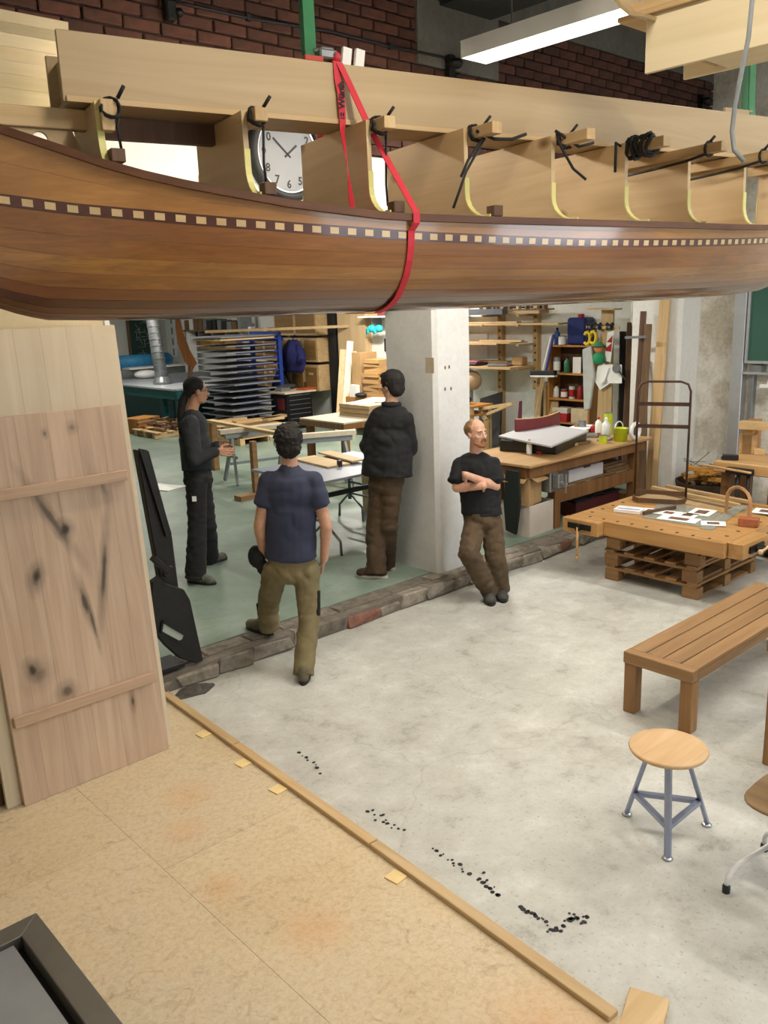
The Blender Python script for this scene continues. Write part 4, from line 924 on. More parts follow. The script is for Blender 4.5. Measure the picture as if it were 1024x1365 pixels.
p = gz(985, 604, zc); tag(G().box((p.x-.02, min(p.y+.02, 3.82), zc+.30), (.12, .28, .08), .25).build('wood_block', PINE_Y, bevel=.004), 'pale horizontal wood block resting across the upright posts', 'wood block', 'wood blocks on the carving bench')
p = gz(978, 606, zc); tag(G().box((8.1, 3.87, zc+.026), (.09, .16, .05), .4).build('plane_iron_box', BLKP, bevel=.01), 'black oblong tool lying at the left end of the carving bench', 'tool')
tag(G().box((8.1, 3.42, zc+.021), (.05, .14, .04), -.5).build('clamp_block', BLKP, bevel=.008), 'black clamp lying at the right end of the carving bench', 'tool')
# green chalkboard on the right wall
kb_ = thing('chalkboard', 'green sliding chalkboard in aluminium rails on the stained wall', 'chalkboard', (9.7, 4.0, 1.0))
CHG = plain('chalk_green', '2f5a4c', .6, var=.06, scale=3); ALU = plain('aluminium', 'c9cdd1', .35, .75, .05)
G().lo((9.64, 2.2, 1.75), (9.66, 4.47, 2.95)).build('board', CHG, kb_)
G().lo((9.62, 2.2, 1.72), (9.67, 4.47, 1.75)).build('chalk_ledge', ALU, kb_); G().lo((9.62, 4.47, 1.72), (9.67, 4.5, 2.97)).build('frame_side', ALU, kb_)
G().lo((9.63, 4.52, .1), (9.749, 4.66, 3.2)).build('rail_post', ALU, kb_, bevel=.006); G().lo((9.66, 4.40, .1), (9.749, 4.45, 1.7)).build('rail_post', GREYM, kb_, bevel=.004)
G().lo((9.60, 2.2, 1.60), (9.74, 4.5, 1.625)).build('tray', ALU, kb_); G().lo((9.62, 4.30, 1.625), (9.74, 4.40, 1.70)).build('bracket', GREYM, kb_)
tag(G().lo((9.56, 3.4, 1.46), (9.73, 4.28, 1.5)).lo((9.74, 3.5, 1.3), (9.749, 4.2, 1.46)).build('wall_shelf', WHITE), 'narrow white shelf below the chalkboard tray', 'shelf')
tag(G().lo((9.57, 3.5, 1.5015), (9.72, 4.2, 1.55)).build('paper_stack', PAPER), 'stack of white paper on the narrow shelf under the chalkboard', 'paper')
# kindling basket
bk = thing('kindling_basket', 'dark basket heaped with firewood and yellow split logs by the stained wall', 'basket', (9.25, 4.75, 0))
bc = Vector((9.2, 4.62, 0)); g = G()
g.lathe(bc, [(.27, 0), (.34, .26), (.38, .42), (.36, .42), (.32, .26), (.25, .02)], 20).build('basket_wall', plain('dark_wicker', '40301f', .8, var=.4, scale=50, bmp=.4), bk)
rr = random.Random(9); YLOG = wood('split_log', 'd6a040', 'a06a20', 0, 1, .7, .12)
for k in range(26):
    a = rr.uniform(0, 6.3); p = bc+Vector((rr.uniform(-.24, .24), rr.uniform(-.24, .24), .38+rr.uniform(0, .2))); d = Vector((math.cos(a), math.sin(a), rr.uniform(-.1, .3)))*rr.uniform(.1, .2)
    G().bar(p-d, p+d, rr.uniform(.03, .06), rr.uniform(.02, .05)).build('log', (YLOG, YLOG, YLOG, OLDW)[k % 4], bk, bevel=.004)
g = G()
for k in range(30):
    a = rr.uniform(0, 6.3); p = bc+Vector((rr.uniform(-.25, .25), rr.uniform(-.25, .25), .54+rr.uniform(0, .08))); d = Vector((math.cos(a), math.sin(a), rr.uniform(-.2, .5)))*rr.uniform(.08, .18); g.tube([p-d, p+d], .004, 4)
tag(g.build('twigs', DARKW, bk), kind='stuff')
# ------------------------------------------------------------------ workbench behind the kerb, right of the pillar
S0 = .131
wbn = thing('worktable', 'long heavy wooden worktable covered with tools, behind the kerb right of the pillar', 'workbench', (7.8, 5.6, S0)); ZW = .9
wx0, wx1, wy0_, wy1_ = 6.66, 8.95, 5.26, 6.2
G().lo((wx0, wy0_-.05, ZW-.028), (wx1, wy1_, ZW)).build('top', WBTOP, wbn, bevel=.004)
G().lo((wx0+.06, wy0_, ZW-.14), (wx1-.06, wy0_+.04, ZW-.0285)).build('front_apron', WBLEG, wbn); G().lo((wx0+.06, wy1_-.06, ZW-.14), (wx1-.06, wy1_-.02, ZW-.0285)).build('back_apron', WBLEG, wbn)
for x in (wx0+.04, wx1-.1): G().lo((x, wy0_+.041, ZW-.14), (x+.04, wy1_-.061, ZW-.0285)).build('end_apron', WBLEG, wbn)
for x in (7.2, 8.72):
    for y in (wy0_+.042, wy1_-.17): G().lo((x, y, S0), (x+.1, y+.1, ZW-.0285)).build('leg', WBLEG, wbn, bevel=.005)
    G().lo((x+.01, wy0_+.143, S0+.02), (x+.09, wy1_-.171, S0+.1)).build('foot_rail', WBLEG, wbn)
G().lo((7.301, wy0_+.05, .40), (8.719, wy0_+.09, .54)).build('stretcher', WBLEG, wbn); G().lo((7.301, wy1_-.14, .40), (8.719, wy1_-.1, .54)).build('stretcher', WBLEG, wbn)
for k in range(4): y = wy0_+.1+k*.17; G().lo((7.301, y, .541), (8.719, y+.15, .56)).build('shelf_board', OLDW, wbn)
# under the table
t = thing('drawer_box', 'white plastic drawer box on the shelf under the worktable', 'box', (7.95, 5.5, .561))
G().lo((7.55, 5.38, .561), (8.2, 5.75, .70)).build('body', plain('white_plastic', 'cfcbcd', .4, var=.03), t, bevel=.006); G().box((7.88, 5.378, .695), (.12, .01, .02)).build('grip', DARKW, t)
for k in range(3): tag(G().lo((8.25, 5.37+k*.03, .5615+k*.031), (8.71-k*.04, 5.6+k*.02, .5905+k*.031)).build('offcut_board', OLDW, bevel=.002), ('lowest', 'middle', 'top')[k]+' board of the small stack on the shelf under the worktable', 'board', 'boards under the worktable')
t = thing('tool_chest', 'dark red chest under a black cloth, on the floor under the worktable', 'box', (8.2, 5.6, S0)); G().lo((7.75, 5.42, S0), (8.6, 5.8, .30)).build('body', plain('oxblood', '4d1418', .5), t, bevel=.008)
g = G(); rr = random.Random(4)
nx, ny = 14, 8; vs = [(7.73+.9*i/nx, 5.40+.42*j/ny, .303+.03*rr.random()+(.0)) for j in range(ny+1) for i in range(nx+1)]; fs = [(j*(nx+1)+i, j*(nx+1)+i+1, (j+1)*(nx+1)+i+1, (j+1)*(nx+1)+i) for j in range(ny) for i in range(nx)]
g.add(vs, fs); o = g.build('cover_cloth', plain('black_cloth', '26282b', .95), t, smooth=True); md = o.modifiers.new('s', 'SOLIDIFY'); md.thickness = .006
def carton(name, lab, x0, x1, y0, y1, z0, z1, mat, rz=0, flaps=True):
    t = thing(name, lab, 'box', ((x0+x1)/2, (y0+y1)/2, z0), rz); a, b2, h = (x1-x0)/2, (y1-y0)/2, z1-z0; g = G(); th = .006
    for dx, dy, sx, sy in ((-a, 0, th, 2*b2), (a, 0, th, 2*b2), (0, -b2, 2*a, th), (0, b2, 2*a, th)): g.box((dx, dy, h/2), (sx, sy, h))
    g.box((0, 0, th/2), (2*a, 2*b2, th)); g.build('body', mat, t, local=True)
    if flaps:
        for d, w_ in (((-1, 0), b2), ((1, 0), b2), ((0, -1), a), ((0, 1), a)):
            dv = Vector((d[0], d[1], 0)); e = Vector((dv.x*a, dv.y*b2, h)); tn = Vector((-dv.y, dv.x, 0))*w_*.96; ov = dv*.09+UP*(-.05 if d[1] <= 0 else .03)
            G().prism([e-tn, e+tn, e+tn*.95+ov, e-tn*.95+ov], (0, 0, .004)).build('flap', mat, t, local=True)
    return t
carton('carton', 'open brown cardboard carton standing on a white one beside the worktable legs', 6.72, 7.0, 5.32, 5.6, .46, .76, CARD, .2)
carton('carton', 'tall off-white cardboard carton on the floor below the brown carton', 6.75, 7.17, 5.3, 5.7, S0, .459, plain('white_card', 'c9bfb4', .85, var=.04), .05, False)
vv = thing('bench_vice', 'grey cast iron vice fixed under the left end of the worktable', 'vice', (7.12, 5.2, .6))
G().lo((7.06, 5.26, .55), (7.19, 5.4, .759)).build('jaw', GALV, vv, bevel=.01); G().lo((7.08, 5.17, .60), (7.17, 5.255, .75)).build('moving_jaw', GALV, vv, bevel=.01); G().cyl((7.12, 5.10, .66), (7.12, 5.17, .66), .018, 10).build('screw', STEEL, vv); G().cyl((7.12, 5.11, .56), (7.12, 5.11, .76), .009, 8).build('handle', STEEL, vv)
tag(G().prism([(6.655, 5.33, .84), (6.655, 5.5, .84), (6.655, 5.53, .5), (6.655, 5.50, .2), (6.655, 5.36, .17), (6.655, 5.31, .5)], (-.03, 0, 0)).build('hanging_cloth', plain('green_apron', '131a17', .95), bevel=.008), 'dark green cloth hanging from the left end of the worktable', 'cloth')
# on the table
t = thing('coated_sheet', 'pale grey coated panel resting on a black case on the worktable', 'panel', (7.6, 5.75, ZW)); q = [gz(665, 583, 1.03), gz(735, 597, 1.03), gz(785, 576, 1.03), gz(724, 568, 1.03)]
q[3] = q[2]+(q[0]-q[1])
G().prism(q, (0, 0, .02)).build('panel', plain('grey_laminate', 'b9babd', .4, var=.03), t, bevel=.002)
ce = (q[0]+q[2])/2
rzp = math.atan2(q[2].y-q[1].y, q[2].x-q[1].x)
tag(G().box((ce.x, ce.y, ZW+.064), (.95, .66, .126), rzp).build('flat_case', BLKP, bevel=.01), 'flat black case under the grey panel on the worktable', 'case')
rp = thing('curved_board', 'curved dark red panel standing on edge behind the grey panel', 'panel', (7.9, 6.15, ZW)); n = 10; P = []
pa, pb = Vector((7.58, 6.12, ZW+.001)), Vector((8.42, 6.14, ZW+.001)); topz = [gY(668+58*k/n, 553+ (5*math.sin(PI*k/n)) - 0*k, 6.14).z for k in range(n+1)]
vs = []
for k in range(n+1):
    f = k/n; x = pa.x+(pb.x-pa.x)*f; y = 6.14-.05*math.sin(PI*f)
    zt_ = 1.19-.02*math.sin(PI*f)
    vs += [(x, y, ZW+.001), (x, y+.014, ZW+.001), (x, y+.014, zt_), (x, y, zt_)]
fs = [(3, 2, 1, 0), (n*4, n*4+1, n*4+2, n*4+3)]
for k in range(n): fs += [(k*4+j, k*4+(j+1) % 4, k*4+4+(j+1) % 4, k*4+4+j) for j in range(4)]
G().add(vs, fs).build('panel', DKRED, rp)
g = G()
for k in range(n): g.bar(Vector(vs[k*4+2])+Vector((0, -.007, .004)), Vector(vs[k*4+6])+Vector((0, -.007, .004)), .016, .008)
g.build('edge_strip', PINE, rp)
def bottle(x, y, z, r, h, mat, capm, lab, cat='bottle', group=None, band=None):
    t = thing(cat.replace(' ', '_'), lab, cat, (x, y, z), 0, group)
    G().lathe((0, 0, 0), [(r*.9, 0), (r, .01), (r, h*.62), (r*.8, h*.72), (r*.35, h*.8), (r*.35, h*.86)], 16).build('body', mat, t, smooth=True, local=True)
    G().lathe((0, 0, h*.86), [(r*.4, 0), (r*.4, h*.1), (r*.2, h*.14)], 12).build('cap', capm, t, local=True)
    if band: G().lathe((0, 0, h*.15), [(r*1.015, 0), (r*1.015, h*.35)], 16).build('label_band', band, t, local=True)
    return t
def can(x, y, z, r, h, mat, lab, cat='can', group=None, band=None, lid=GALV):
    t = thing(cat.replace(' ', '_'), lab, cat, (x, y, z), 0, group)
    G().lathe((0, 0, 0), [(r, 0), (r, h*.96), (r*.97, h*.97)], 18).build('body', mat, t, local=True)
    G().lathe((0, 0, h*.97), [(r*1.03, -.006), (r*1.03, .004), (r*.9, .004)], 18).build('lid', lid, t, local=True)
    if band: G().lathe((0, 0, h*.15), [(r*1.012, 0), (r*1.012, h*.55)], 18).build('label_band', band, t, local=True)
    return t
LIME = plain('lime_plastic', 'b9c81f', .4, var=.03); WPL = plain('milky_plastic', 'dfe2e0', .35, var=.03); YELP = plain('yellow_plastic', 'd8b81c', .4)
def wt(x, y): p = gz(x, y, ZW); return min(max(p.x, wx0+.08), wx1-.08), min(max(p.y, wy0_), wy1_-.06)
x, y = wt(827, 588)
t = thing('lime_bucket', 'lime yellow plastic bucket at the right end of the worktable', 'bucket', (x, y, ZW+.001))
G().lathe((0, 0, 0), [(.072, 0), (.086, .15), (.09, .152), (.082, .148), (.068, .012)], 20).build('body', LIME, t, smooth=True, local=True)
G().lo((-.12, -.03, .0), (-.06, .05, .24)).build('side_box', LIME, t, local=True, bevel=.01) if False else None
G().tube([(.01+.085*math.cos(PI*k/8), .03, .14+.08*math.sin(PI*k/8)) for k in range(9)], .008, 6).build('handle', WPL, t, smooth=True, local=True)
tag(G().tube([Vector((x+.1+.085*math.cos(2*PI*k/16), y-.13, ZW+.115+.085*math.sin(2*PI*k/16))) for k in range(16)], .022, 8, True).build('tape_ring', WPL, smooth=True), 'white hose ring leaning on the right side of the lime bucket', 'hose')
x, y = wt(816, 577); can(x, y, ZW+.001, .05, .26, LIME, 'tall lime yellow canister behind the lime bucket', 'canister')
x, y = wt(811, 583); bottle(x-.05, y, ZW+.001, .05, .24, WPL, WHITE, 'clear spray bottle left of the lime bucket')
x, y = wt(801, 577); bottle(x-.04, y, ZW+.001, .04, .2, WHITE, RED, 'white glue bottle with a red cap on the worktable')
x, y = wt(808, 588); can(x-.12, y-.04, ZW+.001, .045, .09, LIME, 'low lime green tub in front of the spray bottle', 'tub')
x, y = wt(763, 573); can(x, y, ZW+.001, .05, .13, GREYM, 'grey tin behind the grey panel on the worktable')
x, y = wt(756, 573); can(x-.02, y+.05, ZW+.001, .04, .11, plain('brown_jar', '8a6a4a', .4), 'small brown jar left of the grey tin on the worktable', 'jar')
x, y = wt(785, 571); tag(G().box((x, y, ZW+.05), (.42, .26, .012), .2).build('paper_pad', PAPER), 'white paper pad lying raised at the back of the worktable', 'paper')
tag(G().box((x, y, ZW+.022), (.3, .2, .042), .2).build('box_under_pad', CARD, bevel=.003), 'flat brown box under the white paper pad', 'box')
x, y = wt(797, 573); tag(G().prism([(x-.02, y-.1, ZW+.001), (x+.14, y-.02, ZW+.001), (x+.12, y+.03, ZW+.001), (x-.04, y-.05, ZW+.001)], (0, 0, .07)).build('red_tool', RED, bevel=.008), 'red power tool lying by the white glue bottle', 'tool')
clut = [((765, 594), (.13, .08, .035), .3, PINE, 'pale wood block at the front of the worktable', 'wood block'), ((778, 592), (.18, .05, .03), -.2, OLDW, 'brown wood offcut beside the pale block on the worktable', 'offcut'), ((790, 582), (.2, .12, .03), .5, GREYM, 'grey sanding tool in the middle of the worktable', 'tool'),
        ((806, 587), (.16, .12, .025), .1, plain('grey_plastic2', '9a9a96', .5), 'flat grey dish in front of the tubs on the worktable', 'dish'), ((775, 583), (.14, .1, .05), .9, plain('tan_box', 'b39a78', .7), 'tan box beside the grey panel corner', 'box'), ((797, 581), (.1, .03, .03), .2, RED, 'small red clamp in the clutter on the worktable', 'clamp'),
        ((722, 604), (.16, .05, .03), .2, RED, 'red clamp lying under the near edge of the grey panel', 'clamp'), ((785, 588), (.22, .03, .015), .9, STEEL, 'steel rule across the front of the worktable', 'rule')]
for (px_, py_), sz, rz, mt, lb, ct in clut: x, y = wt(px_, py_); tag(G().box((x, y, ZW+sz[2]/2+.001), sz, rz).build(ct.replace(' ', '_'), mt, bevel=.004), lb, ct)
x, y = wt(704, 606); bottle(x+.02, y, ZW+.001, .03, .16, WPL, RED, 'small clear glue bottle with a red top at the front left of the worktable')
# black bin right of the table
t = thing('dark_bin', 'black round bin behind the right end of the worktable', 'bin', (9.22, 6.05, S0)); G().lathe((0, 0, 0), [(.15, 0), (.18, .6), (.19, .6), (.18, .62), (.15, .63), (.0, .64)], 18).build('body', BLKP, t, smooth=False, local=True)
# ------------------------------------------------------------------ planks and pipes leaning by the jamb
def leaner(name, lab, cat, foot, topp, wd, th, mat, group=None, up=(1, 0, 0)):
    return tag(G().bar(foot, topp, wd, th, up).build(name, mat, bevel=.002), lab, cat, group)
f0 = Vector((9.2, 5.33, S0)); 
t0_ = gX(889, 398, 9.27); f0 = gX(866, 664, 9.16); f0.z = S0+.01
leaner('leaning_plank', 'long pale pine plank leaning on the white jamb', 'plank', f0, t0_+UP*.4, .13, .03, PINEY, None, (1, 0, 0))
a = gX(871, 664, 9.1); a.z = S0+.01; b2 = gX(887, 450, 9.24); leaner('leaning_plank', 'shorter pine plank leaning against the long pale one', 'plank', a, b2, .07, .025, PINEY, None, (1, 0, 0))
P0, P1 = gX(839, 620, W2-.35), gX(846, 396, W2-.3); P0.z = S0; tag(G().cyl(P0, P1+UP*.9, .045, 12).build('drain_pipe', WHITE, smooth=True), 'white vertical drain pipe on the rear wall left of the jamb', 'pipe')
for i, (qa, qb, wd, mt, lb) in enumerate((((843, 640), (858, 415), .07, DARKW, 'dark brown plank leaning with a grey clamp on it'), ((852, 640), (864, 432), .09, OLDW, 'greyish plank leaning right of the dark one'), ((835, 600), (842, 430), .12, DARKW, 'dark plank leaning left of the white drain pipe'), ((829, 600), (831, 442), .1, BLKP, 'black board leaning at the left of the leaning planks'), ((858, 645), (861, 480), .06, OLDW, 'short grey plank at the right of the leaning planks'), ((826, 600), (828, 535), .09, OLDW, 'short plank standing behind the worktable clutter'))):
    Xa, Xb = (W2-.85+.05*i, W2-.45+.05*i) if i in (2, 3, 5) else (8.99+.03*i, 9.18+.02*i)
    a = gX(*qa, Xa); a.z = S0+.005; b2 = gX(*qb, Xb); leaner('leaning_plank', lb, 'plank', a, b2, wd, .03, mt, None, FWD)
a = gX(834, 450, 9.1); b2 = gX(862, 449, 9.1); tag(G().bar(a, b2, .03, .03).build('bar_clamp', GREYM), 'grey bar clamp holding the leaning planks together', 'clamp')
# ------------------------------------------------------------------ right wall of the rear room: bookcase, racks
bs = thing('paint_bookcase', 'orange pine shelf crowded with cans and bottles behind the worktable', 'shelf', (11.0, 7.9, S0)); by0, by1, bz = 7.42, 8.2, 1.82; bx0 = W2-.3
for y in (by0, by1-.03): G().lo((bx0, y, S0), (W2-.01, y+.03, bz)).build('side', ORANGEW, bs)
G().lo((W2-.009, by0, S0), (W2-.002, by1, bz)).build('back', DARKW, bs)
shz = [.2, .62, .98, 1.37, 1.79]
for z in shz: G().lo((bx0, by0+.031, z), (W2-.01, by1-.031, z+.025)).build('shelf_board', ORANGEW, bs)
G().lo((bx0-.02, by1+.02, S0), (bx0+.25, by1+.06, 1.2)).build('side_panel', PINEY, bs)
rr = random.Random(21); cols = [('d8d8d2', 'white'), ('a02428', 'red'), ('2d4a8f', 'blue'), ('8f9496', 'grey'), ('c9b38a', 'tan'), ('2e6b48', 'green')]
pos = ('at the left end', 'second from the left', 'in the middle', 'second from the right', 'at the right end')
lv_ = ('bottom', 'second', 'third', 'fourth', 'top')
spec = {0: [3, 1, 0, 2], 2: [1, 4, 0], 3: [5, 0, 0, 3], 1: []}
for si, z in enumerate(shz):
    if si == 1: continue
    items = {0: ['can', 'can', 'can', 'can'], 2: ['bottle', 'can', 'can', 'bottle', 'can'], 3: ['can', 'bottle', 'card', 'can'], 4: ['bottle', 'can', 'can']}[si]
    for j, it in enumerate(items):
        y = by1-.1-j*(by1-by0-.2)/max(1, len(items)-1); x = bx0+.1; h = rr.uniform(.14, .24); r = rr.uniform(.045, .06); cn = cols[(si*5+j*2) % 6] if not (si == 2) else [cols[0], cols[1], cols[0], cols[1], cols[2]][j]; mt = plain('can_'+cn[1], cn[0], .45, var=.04)
        lab = '%s %s on the %s board of the orange shelf, %s' % (cn[1], {'can': 'can', 'bottle': 'bottle', 'card': 'card'}[it], lv_[si], pos[j if len(items) > 3 else j*2])
        if it == 'can': can(x, y, z+.0255, r, h, mt, lab, 'can', 'cans and bottles on the orange shelf', PAPER if cn[1] != 'white' else RED)
        elif it == 'bottle': bottle(x, y, z+.0255, r*.9, h*1.1, mt, BLKP, lab, 'bottle', 'cans and bottles on the orange shelf')
        else: tag(G().box((x-.02, y, z+.026+.12), (.02, .13, .24), .2).build('card', PAPER), lab, 'card')
for k, (c, y, h, lb) in enumerate((('a82226', 8.0, .13, 'red box on the second board of the orange shelf'), ('9a2a26', 7.95, .0, ''), ('c7b190', 7.62, .22, 'tan box on the second board of the orange shelf'))):
    if h: tag(G().lo((bx0+.01, y-.16, .6455), (bx0+.24, y+.14, .6455+h)).build('storage_box', plain('sbox%d' % k, c, .6), bevel=.004), lb, 'box')
tag(G().lo((bx0+.02, 7.84, .777), (bx0+.23, 8.12, .86)).build('storage_box', plain('sbox_w', 'd8d3c8', .6), bevel=.004), 'white box on the red box on the orange shelf', 'box')
x, y = W2-.16, 7.75
t = thing('blue_canister', 'dark blue canister standing on top of the orange shelf', 'canister', (x, 7.7, bz+.0)); G().lo((-.13, -.17, 0), (.13, .17, .40)).build('body', plain('navy', '16235e', .35), t, local=True, bevel=.03); G().cyl((0, 0, .39), (0, 0, .45), .05, 12).build('cap', RED, t, local=True)
# board with gloves, papers and ear muffs hanging in front of the shelf
x9 = 10.6
hb_ = thing('hanging_board', 'tall pale board with clamps and white papers, right of the orange shelf', 'board', gX(805, 600, x9))
q = [gX(794, 600, x9), gX(814, 600, x9), gX(818, 412, x9), gX(802, 412, x9)]
for p_ in q[:2]: p_.z = S0
G().prism(q, (.03, 0, 0)).build('board', PINEY, hb_)
a, b2 = gX(789, 412, x9-.08), gX(824, 412, x9-.08); G().bar(a, b2, .22, .02).build('top_shelf', PINE, hb_)
a, b2 = gX(782, 436, x9-.04), gX(826, 437, x9-.04); G().bar(a, b2, .02, .04).build('rail', PINE, hb_)
for i, x in enumerate((787, 797, 813)):
    p = gX(x, 436, x9-.07); t = thing('spring_clamp', '%s black spring clamp from the left on the clamp rail' % ORD[i], 'clamp', p, 0, 'black spring clamps on the rail')
    G().bar(p+Vector((0, -.06, .05)), p+Vector((0, .05, -.03)), .03, .045).bar(p+Vector((0, .06, .05)), p+Vector((0, -.05, -.03)), .03, .045).build('jaw', BLKP, t, bevel=.006); G().cyl(p-Vector((.025, 0, 0)), p+Vector((.02, 0, 0)), .02, 10).build('pivot', GREYM, t)
for i, (x, y) in enumerate(((783, 451), (791, 450))):
    p = gX(x, y, x9-.1); t = thing('yellow_clamp', 'yellow and black hand clamp hanging below the rail, %s one' % ('left', 'right')[i], 'clamp', p); G().tube([p+Vector((0, .05*math.cos(a), .085*math.sin(a))) for a in np.linspace(.6, 5.6, 10)], .026, 8).build('bow', YELP, t, smooth=True); G().bar(p+Vector((0, -.04, .09)), p+Vector((0, .05, -.1)), .03, .03).build('arm', BLKP, t)
p = gX(798, 467, x9-.1); t = thing('cloth_puppet', 'small green and orange cloth puppet hanging under the clamp rail', 'puppet', p)
G().blob(p+Vector((0, 0, .03)), (.04, .075, .07)).build('head', plain('puppet_face', 'c9814e', .8), t, smooth=True); G().blob(p+Vector((.01, 0, -.11)), (.05, .1, .09)).build('body', plain('puppet_green', '1f8a5a', .8), t, smooth=True); G().lathe(p+Vector((0, 0, .06)), [(.1, 0), (.09, .015), (.02, .06)], 12).build('hat', plain('puppet_hat', '3f8f68', .8), t, smooth=True)
q = [gX(806, 481, x9-.05), gX(814, 483, x9-.05), gX(819, 440, x9-.05), gX(810, 443, x9-.05)]; t = thing('warning_sign', 'narrow white sign with a bold red pattern hanging on the board', 'sign', q[0]); G().prism(q, (.006, 0, 0)).build('plate', WHITE, t)
mk = lambda pts: G().prism([gX(x, y, x9-.052) for x, y in pts], (-.002, 0, 0))
mk([(809, 456), (817, 447), (816, 457)]).build('red_mark', RED, t); mk([(808, 464), (816, 457), (815, 469), (808, 468)]).build('red_mark', RED, t)
rr = random.Random(6)
for i, (pts, lb) in enumerate(((((797, 488), (806, 484), (812, 512), (800, 520), (793, 508)), 'crumpled white paper hanging at the left on the board'), (((806, 486), (829, 486), (829, 511), (811, 511)), 'flat white paper sheet hanging at the right on the board'), (((803, 486), (812, 490), (806, 508), (799, 512)), 'folded white paper hanging in front of the sheet'))):
    tag(G().prism([gX(x, y, x9-.06-.03*i) for x, y in pts], (.004, 0, 0)).build('paper_sheet', PAPER), lb, 'paper', 'white papers on the hanging board')
t = thing('dustpan', 'round grey mirror tool hanging over the white sheet', 'tool', gX(822, 491, x9-.2)); G().lathe(gX(822, 491, x9-.2), [(.07, 0), (.06, .015)], 14, (Vector((0, 1, 0)), UP, Vector((-1, 0, 0)))).build('disc', GREYM, t); G().cyl(gX(824, 493, x9-.2), gX(834, 506, x9-.2), .012, 8).build('handle', BLKP, t)
tag(G().prism([gX(x, y, x9-.12) for x, y in ((776, 466), (788, 461), (792, 500), (786, 545), (778, 548))], (.05, 0, 0)).build('clear_bag', plain('clear_bag', 'b9bcb9', .25, var=.1), bevel=.01), 'translucent plastic bag hanging left of the board', 'bag')
can(*gX(750, 452, W2-.2).to_tuple()[:2], bz, .06, .13, WHITE, 'white bucket on top of the orange shelf, left of the blue canister', 'tub')
# broom
bm_ = thing('broom', 'wide black broom hung head-down on the whitewashed wall', 'broom', gX(725, 500, W2-.35))
a, b2 = gX(709, 497, W2-.42), gX(741, 497, W2-.42); G().bar(a, b2, .09, .07).build('bristles', BLACK, bm_, bevel=.01); G().bar(a-UP*.05, b2-UP*.05, .08, .025).build('head', WPL, bm_)
G().cyl(gX(728, 494, W2-.42), gX(738, 446, W2-.36), .022, 8).build('handle', plain('violet_tube', '3a3a78', .4), bm_); G().cyl(gX(724, 494, W2-.42), gX(735, 448, W2-.36), .014, 8).build('brace', WPL, bm_)
G().bar(gX(724, 503, W2-.42), gX(716, 552, W2-.5), .05, .03, FWD).build('lower_handle', PINEY, bm_)
# perforated rack uprights with shelves of boards
UPR = wood('upright_wood', 'c9ab7c', 'a98a58', 2, .8, .6, .05)
rack = thing('board_rack', 'wall rack of perforated wooden uprights carrying boards', 'rack', (11.0, 9.5, S0))
for y in (10.15, 9.33, 8.6):
    u = G().lo((W2-.1, y-.045, S0), (W2-.001, y+.045, 2.6)).build('upright', UPR, rack)
    g = G()
    for k in range(19):
        if (k//3) % 2 == 0 or True: g.cyl((W2-.1015, y, .3+k*.115), (W2-.099, y, .3+k*.115), .018, 8)
    g.build('peg_hole', BLACK, u)
lev = [2.29, 2.14, 1.84, 1.47]
for z in lev:
    for y in (10.15, 9.33, 8.6): G().cyl((W2-.1, y, z-.02), (W2-.55, y, z-.02), .018, 8).build('peg', UPR, rack)
def rackboard(lab, y0, y1, x0, x1, z, th, mat, rz=0):
    return tag(G().box(((x0+x1)/2, (y0+y1)/2, z+th/2), (x1-x0, y1-y0, th), rz).build('stored_board', mat, bevel=.002), lab, 'board', 'boards on the wall rack')
rackboard('long grey-blue profile on the top level of the wall rack', 8.9, 10.9, W2-.55, W2-.42, 2.292, .09, plain('grey_profile', '565b66', .5))
rackboard('pale plank behind the grey-blue profile on the top level', 8.3, 10.6, W2-.4, W2-.15, 2.292, .05, PINE_Y)
rackboard('thin brown board with small parts on it, top level', 8.2, 9.6, W2-.36, W2-.14, 2.343, .02, OLDW)
rackboard('long plank on the second level of the wall rack', 7.9, 10.5, W2-.5, W2-.2, 2.1225, .03, PINE_Y, .03)
rackboard('narrow plank lying over the second level', 8.7, 10.8, W2-.42, W2-.3, 2.155, .025, PINE_Y, -.02)
rackboard('wide veneer sheet on the third level of the wall rack', 9.0, 10.3, W2-.62, W2-.12, 1.8225, .02, PINE_Y, .05)
rackboard('second veneer sheet on the third level', 8.7, 9.9, W2-.56, W2-.14, 1.844, .018, PINE_Y, -.06)
rackboard('short batten on top of the veneer sheets', 8.6, 9.4, W2-.5, W2-.4, 1.864, .03, PINE_Y, .1)
rackboard('thick veneered board on the lowest level of the wall rack', 8.6, 10.3, W2-.72, W2-.12, 1.4525, .035, PINE_Y)
tag(G().box((W2-.5, 9.75, 1.51), (.4, .8, .04), .05).build('flat_case', BLKP, bevel=.01), 'flat black case on the lowest level of the wall rack', 'case')
tag(G().box((W2-.42, 9.7, 1.545), (.3, .5, .025), .1).build('folder', plain('pink_folder', 'b46a74', .6), bevel=.003), 'pink folder lying on the flat black case', 'folder')
tag(G().box((W2-.5, 8.98, 1.51), (.3, .34, .04), .3).build('steel_tray', STEEL, bevel=.01), 'shiny steel tray on the lowest level of the wall rack', 'tray')
tag(G().box((W2-.25, 9.25, 1.52), (.2, .5, .06), .1).build('offcut_board', PINE_Y, bevel=.004), 'pale offcut behind the steel tray', 'board')
tag(G().box((W2-.3, 8.75, 1.56), (.18, .2, .14), .1).build('paper_bag', CARD, bevel=.02), 'small brown bag at the right end of the lowest rack level', 'bag')
tag(G().blob((W2-.3, 9.0, 1.64), (.14, .22, .09), n=12).build('clear_bag', plain('clear_bag', 'b9bcb9', .25), smooth=True), 'translucent bundled bag on the lowest rack level', 'bag') if False else None
g = G(); rr = random.Random(8)
